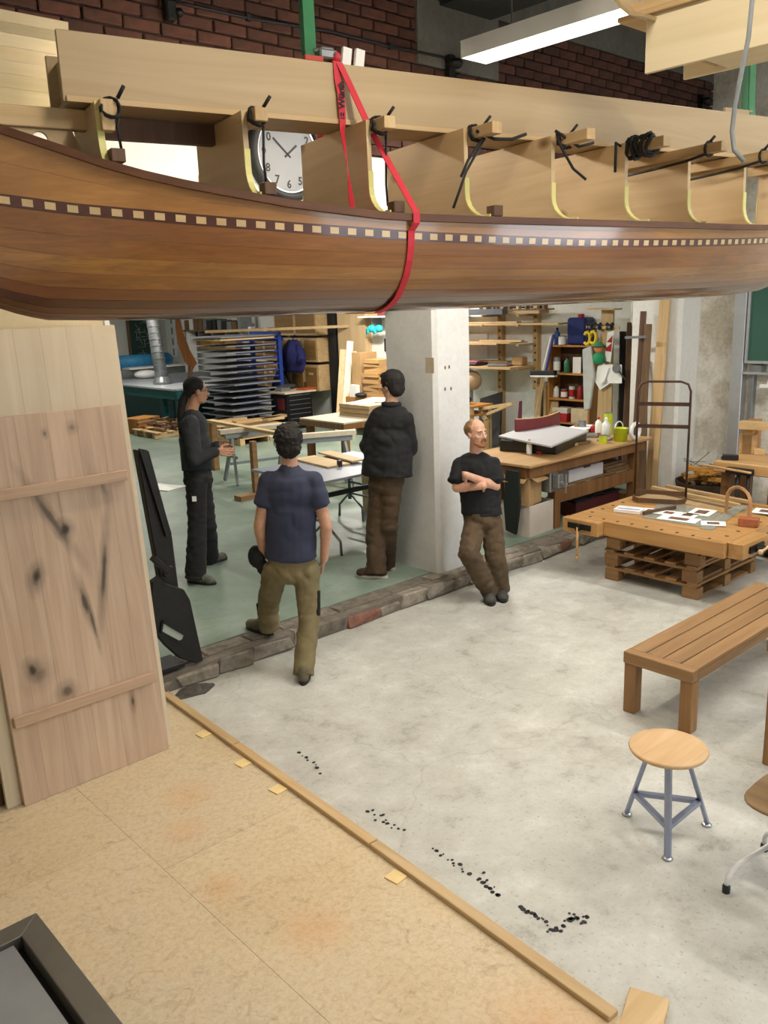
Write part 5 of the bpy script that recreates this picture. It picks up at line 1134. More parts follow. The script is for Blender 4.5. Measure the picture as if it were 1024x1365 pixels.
for k in range(16): tag(G().box((W2-.25, 8.3+k*.085, 2.365+.025), (.07, rr.uniform(.04, .07), rr.uniform(.03, .055)), rr.uniform(-.4, .4)).build('small_offcut', (OLDW, BLKP, PINE, DARKW)[k % 4]), 'small %s offcut on the top rack level, %s of its kind from the bookcase' % (('brown', 'black', 'pale', 'dark')[k % 4], ORD[k//4]), 'offcut', 'small parts on the top rack level')
# things standing under the rack
for lb, qa, qb, wd, mt in (('black sheet leaning on the wall under the rack', (651, 575), (655, 527), .5, BLKP), ('violet red sheet leaning on the wall right of the second upright', (697, 570), (702, 533), .3, plain('violet_red', '77304a', .5)), ('pale sheet leaning behind the violet red one', (708, 570), (709, 520), .38, plain('pale_sheet', 'bfc3bd', .5)), ('narrow pine board leaning right of the violet red sheet', (714, 572), (719, 512), .12, PINEY), ('pale pine board leaning beside the orange shelf', (737, 590), (738, 515), .2, PINEY), ('short white board behind the curved red panel', (733, 580), (733, 551), .16, PINE)):
    a = gX(*qa, W2-.5); a.z = S0+.01; b2 = gX(*qb, W2-.14); tag(G().bar(a, b2, wd, .02, (1, 0, 0)).build('leaning_sheet', mt), lb, 'sheet')
a = gX(640, 545, W2-1.1); b2 = gX(684, 538, W2-1.2); t = thing('wood_bracket', 'pale wooden bracket frame sticking up behind the man with folded arms', 'bracket', a)
G().bar(a, b2, .06, .05).build('arm', PINE, t); G().bar(a+Vector((0, 0, -.02)), gX(648, 560, W2-1.1), .06, .05).build('strut', PINE, t); G().bar(b2, gX(650, 552, W2-1.15), .05, .04).build('brace', PINE, t); c_ = gX(648, 560, W2-1.1); G().bar((c_.x, c_.y, S0), c_, .06, .06).build('post', PINEY, t)
# left of the rack, against the pillar
t = thing('bench_grinder', 'dark red and beige machine head hanging beside the white pillar', 'machine', gX(622, 505, 10.65)); p = gX(622, 505, 10.65); G().box(p+Vector((0, .06, 0)), (.2, .22, .26)).build('red_body', DKRED, t, bevel=.02); G().blob(p+Vector((0, -.14, -.02)), (.14, .16, .16)).build('cover', plain('beige', 'b89d7a', .6), t, smooth=True); G().cyl(p+Vector((0, -.1, -.1)), (p.x, p.y-.1, S0), .03, 10).build('stand', GREYM, t)
t = thing('tool_table', 'small wooden side table with dark tools beside the white pillar', 'table', gX(618, 540, 10.0)); p = gX(612, 538, 10.0); z = p.z
G().lo((9.8, p.y-.45, z-.03), (10.3, p.y+.5, z)).build('top', ORANGEW, t)
for x in (9.82, 10.24):
    for y in (p.y-.43, p.y+.44): G().lo((x, y, S0), (x+.05, y+.05, z-.03)).build('leg', PINEY, t)
G().lo((9.8, p.y-.45, z-.16), (10.3, p.y+.5, z-.13)).build('shelf', ORANGEW, t)
tag(G().blob((10.0, p.y-.15, z+.071), (.08, .1, .07)).box((10.0, p.y-.15, z+.1), (.03, .03, .19)).build('hand_plane', BLKP), 'small black hand tool on the side table by the pillar', 'tool')
for k in range(3): tag(G().blob((10.0, p.y-.25+.2*k, S0+.14), (.14, .13, .14)).build('tool_bag', BLACK, smooth=True), '%s dark bag under the side table by the pillar' % ('right', 'middle', 'left')[k], 'bag')
p = gX(621, 462, 10.9); tag(G().box((W2-.03, p.y, p.z), (.04, .5, .4)).build('white_board', WHITE), 'white panel on the wall just right of the pillar', 'panel')
# ------------------------------------------------------------------ left half of the rear workshop
# grey folding table behind the man in the blue shirt
zt_ = .87; t = thing('folding_table', 'grey topped folding table with black-footed tube legs, behind the man in the blue shirt', 'table', (5.5, 6.9, S0))
gx0, gx1, gy0, gy1 = 4.9, 6.3, 6.38, 7.5
G().lo((gx0, gy0, zt_-.025), (gx1, gy1, zt_)).build('top', plain('grey_blue_top', '8d93a3', .4, var=.05), t, bevel=.003)
TL = plain('tube_grey', '6f7679', .35, .7, .08)
for x in (gx0+.16, gx1-.2):
    for y in (gy0+.12, gy1-.15): G().cyl((x, y, zt_-.026), (x, y, .36), .017, 10).build('leg', TL, t, smooth=True)
    g = G().bar((x, gy0+.12, .36), (x, gy0+.12, S0+.3), .03, .03).bar((x, gy1-.15, .36), (x, gy1-.15, S0+.3), .03, .03).bar((x, gy0+.12, S0+.30), (x, gy1-.15, S0+.30), .02, .02).tube([(x, gy0-.12, S0), (x, gy0-.11, S0+.14), (x, gy0+.12, S0+.30), (x, gy0+.3, S0+.16), (x, gy0+.31, S0)], .014, 8).tube([(x, gy1+.05, S0), (x, gy1+.04, S0+.14), (x, gy1-.15, S0+.30), (x, gy1-.36, S0+.16), (x, gy1-.37, S0)], .014, 8); g.build('foot_bow', TL, t, smooth=True)
    G().cyl((x, gy0+.12, .56), (x, gy1-.15, .56), .013, 8).build('cross_tube', TL, t, smooth=True)
G().bar((gx0+.16, gy0+.6, .56), (gx1-.2, gy0+.6, .56), .03, .05).build('stretcher', BLACK, t)
p = gz(453, 622, zt_); tag(G().box((p.x, p.y, zt_+.035), (.045, .045, .068)).build('black_block', BLKP, bevel=.005), 'small black block standing on the grey folding table', 'block')
a = gz(425, 613, zt_); 
for k, (qa, qb, wd, lb) in enumerate((((405, 610), (452, 621), .28, 'pale wood panel lying on the grey folding table'), ((432, 605), (478, 617), .16, 'pale plank along the far edge of the folding table'))):
    a, b2 = gz(*qa, zt_+.01), gz(*qb, zt_+.01); a.z = b2.z = zt_+.011+.021*k; tag(G().bar(a, b2, wd, .018).build('pale_plank', PINE), lb, 'panel')
a = Vector((6.55, 7.0, S0+.01)); tag(G().lo((6.42, 6.6, S0), (6.46, 7.5, .80)).build('ply_sheet', PLY), 'pale plywood sheet standing behind the folding table', 'sheet')
# table with plywood stack and paper
t = thing('assembly_table', 'wooden assembly table with a white top behind the man in the black jacket', 'table', (8.3, 9.5, S0)); ax0, ax1, ay0, ay1, za = 7.42, 9.25, 9.0, 10.0, .95
G().lo((ax0, ay0, za-.10), (ax1, ay0+.06, za-.021)).lo((ax0, ay1-.06, za-.10), (ax1, ay1, za-.021)).build('long_rail', WBLEG, t); G().lo((ax0, ay0+.061, za-.10), (ax0+.06, ay1-.061, za-.021)).build('end_rail', OLDW, t)
G().lo((ax0, ay0, za-.02), (ax1, ay1, za)).build('top', MAPLE, t)
for x in (ax0, ax1-.09):
    for y in (ay0+.062, ay1-.151): G().lo((x+.061 if x == ax0 else x, y, S0), (x+.15 if x == ax0 else x+.09, y+.09, za-.021)).build('leg', WBLEG, t)
G().lo((ax0+.16, ay0+.08, .3), (ax1-.1, ay0+.13, .38)).build('stretcher', WBLEG, t)
for k in range(8): tag(G().box((8.42+.006*(k % 3), 9.38+.005*(k % 2), za+.012+k*.0215), (.98, .66, .02)).build('plywood_sheet', PLY), '%s plywood sheet of the stack on the assembly table, counted from below' % ORD[k], 'sheet', 'plywood stack on the assembly table')
for k, (x, y, r) in enumerate(((8.25, 9.5, .1), (8.6, 9.4, -.2), (8.5, 9.55, .35))): tag(G().box((x, y, za+.176+k*.0045), (.55, .38, .004), r).build('drawing_sheet', PAPER), '%s white drawing sheet on the plywood stack' % ('bottom', 'middle', 'top')[k], 'paper', 'white drawings on the plywood stack')
# grey sawhorses with planks
def horse(p0, p1, zt, lab):
    d = (p1-p0); d.z = 0; L = d.length; d.normalize(); n_ = Vector((-d.y, d.x, 0)); t = thing('sawhorse', lab, 'sawhorse', ((p0.x+p1.x)/2, (p0.y+p1.y)/2, S0), 0, 'grey steel sawhorses')
    a = Vector((p0.x, p0.y, zt)); b2 = Vector((p1.x, p1.y, zt)); SG = plain('sawhorse_grey', '8c9195', .5, .2, .08)
    G().bar(a, b2, .07, .07).build('top_beam', SG, t)
    for f in (.1, .9):
        c = a+d*L*f-UP*.035
        for s in (-1, 1): e = Vector((c.x, c.y, S0+.002))+n_*s*.24+d*(.06 if f > .5 else -.06); G().bar(e, c, .035, .05).build('leg', SG, t)
        G().bar(Vector((c.x, c.y, .5))-n_*.14, Vector((c.x, c.y, .5))+n_*.14, .02, .035).build('spreader', SG, t)
    G().bar(a+d*L*.1-UP*.42+n_*.13, a+d*L*.9-UP*.42+n_*.13, .025, .04).build('lower_rail', SG, t)
horse(Vector((6.35, 9.15, 0)), Vector((7.3, 9.0-.3, 0)), .80, 'grey steel sawhorse nearest the folding table')
horse(Vector((6.3, 10.25, 0)), Vector((7.3, 10.05, 0)), .80, 'grey steel sawhorse standing behind the nearer one')
tag(G().bar((6.3, 9.17, .866), (7.35, 8.68, .866), .11, .06).build('white_plank', MAPLE), 'white planed plank lying on the nearer sawhorse', 'plank'); tag(G().bar((6.22, 10.27, .866), (7.36, 10.04, .866), .12, .06).build('white_plank', MAPLE), 'white planed plank lying on the farther sawhorse', 'plank')
t = thing('post_trestle', 'wooden post trestle carrying a long pale plank, left of the sawhorses', 'trestle', (6.05, 9.3, S0)); a = gz(342, 662, S0); 
G().lo((a.x-.035, a.y-.035, S0), (a.x+.035, a.y+.035, .86)).build('post', PALLET, t); G().box((a.x, a.y, S0+.03), (.1, .55, .06)).build('foot', PALLET, t) if False else G().lo((a.x-.3, a.y-.1, S0), (a.x-.036, a.y+.06, S0+.06)).build('foot', PALLET, t)
p0, p1 = gz(279, 561, .89), gz(372, 578, .89); G().bar(p0, p1, .1, .04).build('plank', PINE, t); p2 = gz(279, 561, .9); G().lo((p0.x, p0.y-.05, S0), (p0.x+.09, p0.y+.05, .86)).build('far_post', PALLET, t)
# sheet rack
RK = thing('sheet_rack', 'blue upright drying rack holding a tall stack of grey sheets', 'rack', (9.7, 14.9, S0)); rx0, rx1, ry0, ry1 = 9.0, 10.2, 14.3, 15.45
for y in (ry0+.1, ry1-.1): G().lo((rx1+.03, y-.04, S0), (rx1+.11, y+.04, 2.06)).build('upright', BLUE, RK)
for y in (ry0+.3,): G().lo((rx1+.03, ry0+.141, 2.0), (rx1+.11, ry1-.141, 2.06)).build('head_bar', BLUE, RK)
G().lo((rx1-.4, ry0+.06, S0), (rx1+.029, ry0+.14, S0+.06)).lo((rx1-.4, ry1-.14, S0), (rx1+.029, ry1-.06, S0+.06)).build('foot', BLUE, RK)
SHG = plain('grey_sheet', '7f838c', .5, var=.06, rnd=.08)
zz = [.46+.123*k for k in range(13)]; rr = random.Random(12)
for k, z in enumerate(zz):
    for y in (ry0+.1, ry1-.1): G().bar((rx1+.03, y, z-.014), (rx0+.25, y, z-.014), .025, .025).build('arm', BLUE, RK)
    if k < 12:
        dx, dy = rr.uniform(-.05, .05), rr.uniform(-.05, .05)
        tag(G().box(((rx0+rx1)/2-.03+dx, (ry0+ry1)/2+dy, z+.011), (rx1-rx0-.1, ry1-ry0, .02), rr.uniform(-.03, .03)).build('grey_sheet', SHG), 'grey coated sheet in the blue rack, %s from the bottom' % ORD[k], 'sheet', 'grey sheets in the blue rack')
    else:
        for j in range(4): tag(G().box(((rx0+rx1)/2-.1, ry0+.15+j*.27, z+.016), (1.25, .22, .03), .02*j).build('rough_board', PINE), '%s rough pine board on the top arms of the blue rack' % ('nearest', 'second', 'third', 'farthest')[j], 'board', 'pine boards on the blue rack')
tag(G().box((9.5, 14.9, zz[-1]+.06), (1.3, 1.1, .025), .05).build('cover_sheet', SHG), 'grey sheet lying over the pine boards at the top of the blue rack', 'sheet')
tag(G().bar((9.15, 15.3, 2.1), (11.1, 13.1, 2.12), .1, .05).build('long_batten', PINE), 'long white batten lying across the top of the blue rack', 'batten')
tag(G().lo((10.33, 14.35, 1.86), (10.37, 15.9, 1.94)).build('blue_beam', BLUE), 'loose blue rack beam behind the top of the stack', 'beam')
# lumber pallets in front
for k, (x, y) in enumerate(((8.3, 13.0), (8.4, 14.03))):
    t = thing('lumber_pallet', ('near', 'far')[k]+' pallet of rough lumber in front of the blue rack', 'pallet', (x, y, S0))
    for i in range(3): G().lo((x+i*.6, y, S0), (x+i*.6+.1, y+1.0, S0+.1)).build('bearer', PINE, t)
    for i in range(5): G().lo((x, y+i*.225, S0+.1005), (x+1.3, y+i*.225+.1, S0+.12)).build('deck_board', PINE, t)
    rr = random.Random(k+30); z = S0+.121; layer = 0
    while layer < 4:
        y2 = y
        while y2 < y+.95:
            wd = rr.uniform(.1, .22); G().box((x+.66+rr.uniform(-.15, .05), y2+wd/2, z+.018), (rr.uniform(1.0, 1.4), wd-.01, .034), rr.uniform(-.03, .03)).build('board', (PINE, PALLET, PINE, OLDW)[rr.randrange(4)], t); y2 += wd
        z += .036; layer += 1
for k, (q, r) in enumerate((((300, 562), .2), ((345, 560), -.2), ((370, 556), .4))):
    p = gz(*q, .42); tag(G().box((p.x, p.y, S0+.121+.146+.03 if k == 0 else S0+.297), (1.0, .2, .05), r).build('loose_board', PINE), 'loose board lying on the lumber pallets, %s from the left' % ORD[k], 'board')
# blue jacket and dark coat on the rack's right
CLOTH = lambda nm, c: plain(nm, c, .95, var=.25, scale=12)
def hang(lab, px0, px1, py0, py1, X, mat, name, seed, dep=.16, cat='jacket'):
    rr = random.Random(seed); A_, B_ = gX(px0, py0, X), gX(px1, py1, X); cy, hw, z0, z1 = (A_.y+B_.y)/2, abs(A_.y-B_.y)/2, B_.z, A_.z; vs = []; n, m = 20, 10
    for j in range(m+1):
        f = j/m; z = z1+(z0-z1)*f; w_ = hw*(.35+.75*min(1, f*2.2))*(1-.25*max(0, f-.75)/.25); d_ = dep*(.5+.5*math.sin(PI*min(1, f*1.2)))
        for k in range(n):
            a = 2*PI*k/n; fo = 1+.16*math.sin(5*a+3*f+seed)+rr.uniform(-.05, .05); vs.append((X+d_*fo*math.cos(a), cy+w_*fo*math.sin(a)+.05*f*hw, z+rr.uniform(-.015, .015)))
    fs = [(j*n+k, j*n+(k+1) % n, (j+1)*n+(k+1) % n, (j+1)*n+k) for j in range(m) for k in range(n)]+[tuple(range(n-1, -1, -1)), tuple(m*n+k for k in range(n))]
    t = thing(name, lab, cat, (X, cy, z0)); G().add(vs, fs).build('body', mat, t, smooth=True)
    for s in (-1, 1): G().chain([(X, cy+s*hw*.55, z1-.12), (X-.05, cy+s*hw*.95, z1-.4), (X-.06, cy+s*hw*.85, z0+.25)], [.07, .075, .065], 8).build('sleeve', mat, t, smooth=True)
    G().tube([(X, cy, z1), (X+.02, cy, z1+.08), (X+.06, cy, z1+.1)], .012, 6).build('loop', mat, t)
hang('dark blue work jacket hanging right of the blue rack', 378, 406, 453, 497, 10.6, CLOTH('blue_cloth', '23255e'), 'blue_jacket', 3)
hang('black coat hanging below the blue jacket', 366, 386, 494, 545, 10.6, CLOTH('black_cloth2', '17181d'), 'black_coat', 5)
# black drawer chest
c0 = gz(404, 571, S0); c0.x = min(c0.x, 10.0); t = thing('drawer_chest', 'black steel drawer chest with a wooden top, right of the blue rack', 'chest', c0)
cx_, cy_ = c0.x, c0.y; L, Wd, Hc = .62, .55, .72
G().lo((cx_, cy_, S0+.04), (cx_+L, cy_+Wd, S0+Hc)).build('carcass', BLKP, t); G().lo((cx_-.08, cy_-.05, S0+Hc+.001), (cx_+L+.08, cy_+Wd+.1, S0+Hc+.035)).build('top', MAPLE, t)
for k in range(7):
    z = S0+.06+k*.092; d_ = G().lo((cx_+.03, cy_-.012, z), (cx_+L-.03, cy_-.001, z+.08)).build('drawer', BLKP, t); G().lo((cx_+.05, cy_-.022, z+.064), (cx_+L-.05, cy_-.0125, z+.074)).build('pull', GALV, d_)
for a in (0, 1):
    for b2 in (0, 1): G().cyl((cx_+.08+a*(L-.16), cy_+.08+b2*(Wd-.16), S0), (cx_+.08+a*(L-.16), cy_+.08+b2*(Wd-.16), S0+.04), .03, 10).build('foot', BLACK, t)
G().lo((cx_-.012, cy_+.1, S0+.4), (cx_-.001, cy_+.3, S0+.62)).build('red_plate', DKRED, t)
zc2 = S0+Hc+.036
for lb, dx, dy, sz, mt, nm in (('grey and black router tool on the black drawer chest', .12, .3, (.25, .2, .07), GREYM, 'router'), ('orange folder lying on the black drawer chest', .62, .15, (.4, .25, .03), plain('orange_red', 'b5502e', .6), 'folder'), ('dark heap of cloth at the back of the black drawer chest', .4, .55, (.5, .25, .12), CLOTH('dark_cloth', '3a3a38'), 'cloth'), ('brown jar on the right end of the drawer chest top', .85, .45, (.08, .08, .12), DARKW, 'jar')):
    if nm == 'cloth': tag(G().blob((cx_+dx, cy_+dy, zc2+.056), (sz[0]/2, sz[1]/2, .055), n=12).build(nm, mt, smooth=True), lb, nm)
    else: tag(G().box((cx_+dx, cy_+dy, zc2+sz[2]/2), sz, .2).build(nm, mt, bevel=.008), lb, nm)
# wall of small plywood cupboards
CUP = wood('cupboard_ply', '96743f', '7f5f31', 1, .6, .6, .05)
for r, (z0, z1, n, y0, y1) in enumerate(((1.95, 2.62, 2, 13.85, 15.3), (1.42, 1.9, 5, 13.85, 16.2), (.84, 1.36, 5, 13.85, 16.2))):
    t = thing('wall_cupboard', ('top', 'middle', 'lower')[r]+' row of plywood wall cupboards left of the black post', 'cupboard', (W2-.2, (y0+y1)/2, z0), 0, 'plywood wall cupboards')
    G().lo((W2-.38, y0, z0), (W2-.002, y1, z1)).build('carcass', PINE_Y, t); w_ = (y1-y0)/n
    for k in range(n): d_ = G().lo((W2-.392, y0+k*w_+.05, z0+.05), (W2-.381, y0+(k+1)*w_-.05, z1-.05)).build('door', CUP, t); G().box((W2-.396, y0+(k+.5)*w_, z0+.34 if r else z0+.1), (.006, .14, .05)).build('label_plate', PINE, d_) if r == 2 else None
for k in range(9): rr = random.Random(k+70); tag(G().box((W2-.25, 15.45+k*.15, 1.975+.06), (.12, rr.uniform(.08, .13), rr.uniform(.06, .2)), .1).build('stored_jar', (CARD, DARKW, WPL, PINE)[k % 4]), 'small %s container on the shelf plank, %s from the black post' % (('cardboard', 'dark', 'white', 'pine')[k % 4], ORD[k]), 'container', 'small containers on the cupboards')
tag(G().lo((W2-.3, 15.35, 1.9005), (W2-.03, 16.85, 1.9745)).build('shelf_plank', OLDW), 'brown shelf plank under the small containers', 'shelf')
tag(G().lo((W2-.14, 13.55, S0), (W2-.002, 13.78, 3.4)).build('black_post', BLACK), 'black steel post on the rear wall right of the cupboards', 'post')
tag(G().lo((W2-.16, 12.62, S0), (W2-.002, 13.45, 3.4)).build('wood_pilaster', wood('pale_board', 'd6bd95', 'c2a477', 2, .5, .6, .03)), 'wide pale wooden board fixed on the rear wall beside the black post', 'board')
for k, (qa, qb, wd) in enumerate((((450, 558), (458, 466), .13), ((457, 560), (467, 455), .12), ((463, 552), (470, 468), .16), ((467, 545), (472, 475), .14), ((455, 566), (459, 520), .2))):
    a = gX(*qa, W2-1.15+.07*k); a.z = S0+.005; b2 = gX(*qb, W2-.62+.07*k); tag(G().bar(a, b2, wd, .025, FWD).build('leaning_board', (PINEY, MAPLE)[k % 2]), '%s pale board from the left of those leaning beside the black post' % ORD[k], 'board', 'pale boards leaning by the black post')
# wood block stack, boxes and side bench
p = gz(480, 523, .95); t = thing('side_bench', 'low orange wood bench behind the paper drawings', 'bench', (10.3, 11.9, S0)); sx0, sx1, sy0, sy1, sz1 = 10.3, 10.95, 11.2, 12.4, .86
G().lo((sx0, sy0, sz1-.05), (sx1, sy1, sz1)).build('top', ORANGEW, t); G().lo((sx0, sy0, sz1-.27), (sx0+.03, sy1, sz1-.051)).build('front', ORANGEW, t)
for y in (sy0, sy1-.08): G().lo((sx0+.031, y, S0), (sx0+.11, y+.08, sz1-.051)).build('leg', ORANGEW, t); G().lo((sx1-.08, y, S0), (sx1, y+.08, sz1-.051)).build('leg', ORANGEW, t)
rr = random.Random(41); z = sz1+.001
for k in range(11): h = rr.uniform(.05, .07); tag(G().box((10.55+rr.uniform(-.02, .02), 11.75+rr.uniform(-.03, .03), z+h/2), (.36, .42, h), rr.uniform(-.06, .06)).build('stacked_block', wood('block_wood', 'c69f6d', 'a67e4c', 1, .8, .6, .12)), '%s wooden block from the bottom of the tall block stack' % ORD[k], 'wood block', 'tall stack of wooden blocks'); z += h+.001
tag(G().lo((10.4, 12.05, sz1+.001), (10.8, 12.3, sz1+.8)).build('brown_carton', CARD), 'tall brown carton left of the block stack', 'box')
tag(G().lo((10.3, 12.08, sz1+.001), (10.38, 12.28, sz1+.22)).build('white_rolls', WHITE), 'white paper roll box in front of the brown carton', 'box')
tag(G().blob((10.32, 11.98, sz1+.047), (.1, .14, .045)).build('black_pouch', BLACK, smooth=True), 'black pouch on the orange side bench', 'pouch')
# teal gloves and wall shelf
p = gX(501, 438, W2-.25); t = thing('rubber_gloves', 'pair of turquoise rubber gloves hanging from the high shelf', 'gloves', p); TQ = plain('turquoise', '2fc4cf', .45)
for s in (-1, 1):
    c = p+Vector((0, s*.1, 0)); G().blob(c, (.06, .09, .07)).build('palm', TQ, t, smooth=True)
    for k in range(4): G().cap(c+Vector((0, .07, -.03+.03*k-.02)), c+Vector((0, .17, -.05+.02*k-.04)), .02, .015, 8).build('finger', TQ, t, smooth=True)
t = thing('high_shelf', 'white shelf with odds and ends high beside the pillar', 'shelf', gX(508, 422, W2)); a = gX(508, 423, W2-.2); G().lo((W2-.35, a.y-.9, a.z), (W2-.002, a.y+.5, a.z+.03)).build('board', WHITE, t)
for k in range(3): G().lo((W2-.25, a.y-.8+k*.5, a.z-.15), (W2-.002, a.y-.78+k*.5, a.z-.001)).build('bracket', GALV, t)
for k in range(5): rr = random.Random(k+50); tag(G().box((W2-.2, a.y-.7+k*.22, a.z+.031+.05), (.14, .16, .1), .2*k).build('small_box', (CARD, RED, WHITE, DKRED, CARD)[k]), '%s small box on the high white shelf' % ORD[k], 'box', 'small boxes on the high shelf')
t = thing('tool_board', 'white tool board with hanging tools just left of the pillar', 'tool board', gX(517, 468, W2)); A_ = gX(511, 447, W2-.02); B_ = gX(527, 491, W2-.02); G().lo((W2-.03, B_.y-.3, B_.z), (W2-.001, A_.y, A_.z)).build('board', WHITE, t)
for k in range(6): y = A_.y-.08-.1*k; G().lo((W2-.05, y-.03, A_.z-.3-.05*(k % 3)), (W2-.031, y+.03, A_.z-.06)).build('tool', (BLACK, DKRED, GREYM)[k % 3], t)
for k in range(4): y = A_.y-.1-.15*k; G().box((W2-.06, y, B_.z+.1), (.05, .1, .16)).build('pouch', (DKRED, WPL, BLACK, GREYM)[k], t)
tag(G().lo((5.05, 5.76, S0), (5.35, 5.8, 1.45)).build('red_board', plain('dark_red_board', '4f1a22', .6)), 'dark red board leaning upright behind the left side of the pillar', 'board')
# ---- far left: planer with blue tarpaulin, duct, chalkboard, posters
zt2 = 1.0; t = thing('panel_saw', 'teal machine table with a white steel top at the far left', 'machine', (9.0, 17.0, S0)); mx0, mx1, my0, my1 = 8.5, 10.3, 15.6, 19.2
G().lo((mx0, my0, zt2-.04), (mx1, my1, zt2)).build('table_top', plain('saw_top', 'b7bdc2', .35, .3, .05), t, bevel=.004); G().lo((mx0+.02, my0+.02, zt2-.22), (mx1-.02, my1-.02, zt2-.041)).build('skirt', TEAL, t); G().lo((mx0+.5, my0+1.0, S0), (mx1-.3, my1-.3, zt2-.221)).build('body', TEAL, t)
for y in (my0+.1, my0+.7): G().lo((mx0+.1, y, S0), (mx0+.2, y+.1, zt2-.221)).build('leg', TEAL, t)
G().lo((mx0+.6, my0+1.4, zt2+.001), (mx1-.1, my0+1.5, zt2+.2)).build('fence', GREYM, t)
t = thing('covered_planer', 'grey planer under a blue tarpaulin behind the saw table', 'machine', (11.0, 20.0, S0)); G().lo((9.2, 19.4, S0), (11.0, 20.8, 1.2)).build('body', GALV, t, bevel=.02)
g = G().cap((9.3, 19.8, 1.36), (10.7, 19.9, 1.36), .17, .17, 12); g.build('tarpaulin', plain('tarp_blue', '2f7fae', .55, var=.2), t, smooth=True); G().lo((9.4, 19.3, 1.2005), (10.9, 20.6, 1.24)).build('table', WHITE, t)
tag(G().blob((9.6, 18.9, zt2+.102), (.3, .2, .1), n=12).build('white_rags', WHITE, smooth=True), 'heap of white rags on the saw table', 'rags')
P = [gX(203, 420, 9.0)+UP*1.2, gX(203, 425, 9.0), gX(210, 470, 9.0), gX(216, 503, 9.0)]; P[-1].z = zt2+.03; t = thing('dust_duct', 'thick grey dust extraction duct rising from the teal saw', 'duct', P[-1]); G().tube(P, [.13, .13, .135, .13], 14).build('pipe', GALV, t, smooth=True); G().lathe(P[-1]-UP*.028, [(.2, 0), (.2, .05), (.14, .16)], 16).build('hood', GALV, t)
g = G()
for k in range(9): f = .12+k*.1; c_ = P[1].lerp(P[3], f); d_ = (P[3]-P[1]).normalized(); g.tube([c_-d_*.01, c_+d_*.01], .142, 14)
g.build('hose_rib', GREYM, t)
t = thing('scribbled_chalkboard', 'dark green chalkboard with white chalk sketches on the far wall', 'chalkboard', gY(190, 460, 21.4)); A_, B_ = gY(168, 412, 21.44), gY(206, 489, 21.44)
G().lo((A_.x, 21.44, B_.z), (B_.x, 21.47, A_.z)).build('board', plain('chalk_dark', '1f4038', .6), t); g = G()
for x in (A_.x, B_.x): g.box((x, 21.44, (A_.z+B_.z)/2), (.06, .05, A_.z-B_.z+.06))
for z in (A_.z, B_.z): g.box(((A_.x+B_.x)/2, 21.44, z), (B_.x-A_.x, .05, .06))
g.build('frame', OLDW, t); g = G(); rr = random.Random(77); CHK = plain('chalk', 'c9d4cc', .9)
for k in range(26):
    x, z = rr.uniform(A_.x+.15, B_.x-.15), rr.uniform(B_.z+.15, A_.z-.15); d_ = Vector(rr.choice(((.25, 0, 0), (0, 0, .2), (.18, 0, .12), (.1, 0, -.2)))); g.bar((x, 21.436, z), Vector((x, 21.436, z))+d_, .004, .018, (0, 1, 0))
g.build('chalk_lines', CHK, t)
t = thing('poster_board', 'white board with blue landscape prints at the far end of the right wall', 'poster', gX(228, 450, W2-.02)); A_, B_ = gX(219, 420, W2-.02), gX(236, 476, W2-.02); G().lo((W2-.02, B_.y, B_.z), (W2-.002, A_.y, A_.z)).build('sheet', PAPER, t)
for k in range(4): h = (A_.z-B_.z)/4; z = B_.z+k*h; G().lo((W2-.024, B_.y+.1, z+.04), (W2-.0205, A_.y-.3, z+h-.05)).build('print', plain('print_blue', '6f8db5', .6, var=.5, scale=6), t)
# brown hanging rib
P = [gd(x, y, 17.0) for x, y in ((234, 415), (237, 440), (243, 462), (252, 478), (258, 490))]; t = thing('hanging_rib', 'curved brown wooden rib hanging beside the posters', 'wooden rib', P[-1])
vs = [gd(x, y, 17.0) for x, y in ((233, 410), (236, 410), (243, 440), (252, 466), (262, 484), (256, 494), (246, 482), (237, 458), (234, 436))]; G().prism(vs, FWD*.05).build('blade', wood('rib_brown', '8a5527', '64390f', 2, .8, .45), t); G().bar(gd(254, 488, 17.02), gd(253, 510, 17.02), .08, .06).build('stem', DARKW, t); a = gd(253, 509, 17.02); G().lo((a.x-.05, a.y-.05, S0), (a.x+.05, a.y+.05, a.z)).build('stand', DARKW, t)
tag(G().prism([gd(240, 500, 18.5), gd(256, 500, 18.5), gd(254, 466, 18.5), gd(243, 466, 18.5)], FWD*.04).build('cream_board', CREAM), 'cream board standing behind the brown rib', 'board') if False else None
a = gX(259, 500, 10.9); tag(G().lo((10.75, a.y-.14, S0), (10.95, a.y+.14, 3.4)).build('white_post', WHITE), 'white square post behind the brown rib', 'post')
A_, B_ = gX(263, 440, W2-.1), gX(318, 466, W2-.1); tag(G().lo((W2-.1, B_.y, B_.z), (W2-.002, A_.y, A_.z)).build('ochre_board', plain('ochre', 'c08c3e', .6)), 'ochre yellow panel on the wall above the blue rack', 'panel')
t = thing('store_shelf', 'high shelf crowded with boxes above the blue rack', 'shelf', (W2-.3, 18, 2.0)); a = gX(300, 440, W2-.3); G().lo((W2-.5, 13.9+2.5, a.z-.02), (W2-.101, 19.0, a.z+.01)).build('board', OLDW, t)
for k in range(5): G().lo((W2-.45, 16.5+k*.6, a.z-.25), (W2-.101, 16.54+k*.6, a.z-.021)).build('bracket', GALV, t)
rr = random.Random(15)
for k in range(12): h = rr.uniform(.18, .34); tag(G().box((W2-.32, 16.5+k*.21, a.z+.011+h/2), (.3, rr.uniform(.13, .2), h)).build('stored_box', (CARD, DARKW, BLKP, OLDW, WHITE, GALV)[rr.randrange(6)]), '%s box from the right on the high shelf above the blue rack' % ORD[k], 'box', 'boxes on the high shelf above the rack')
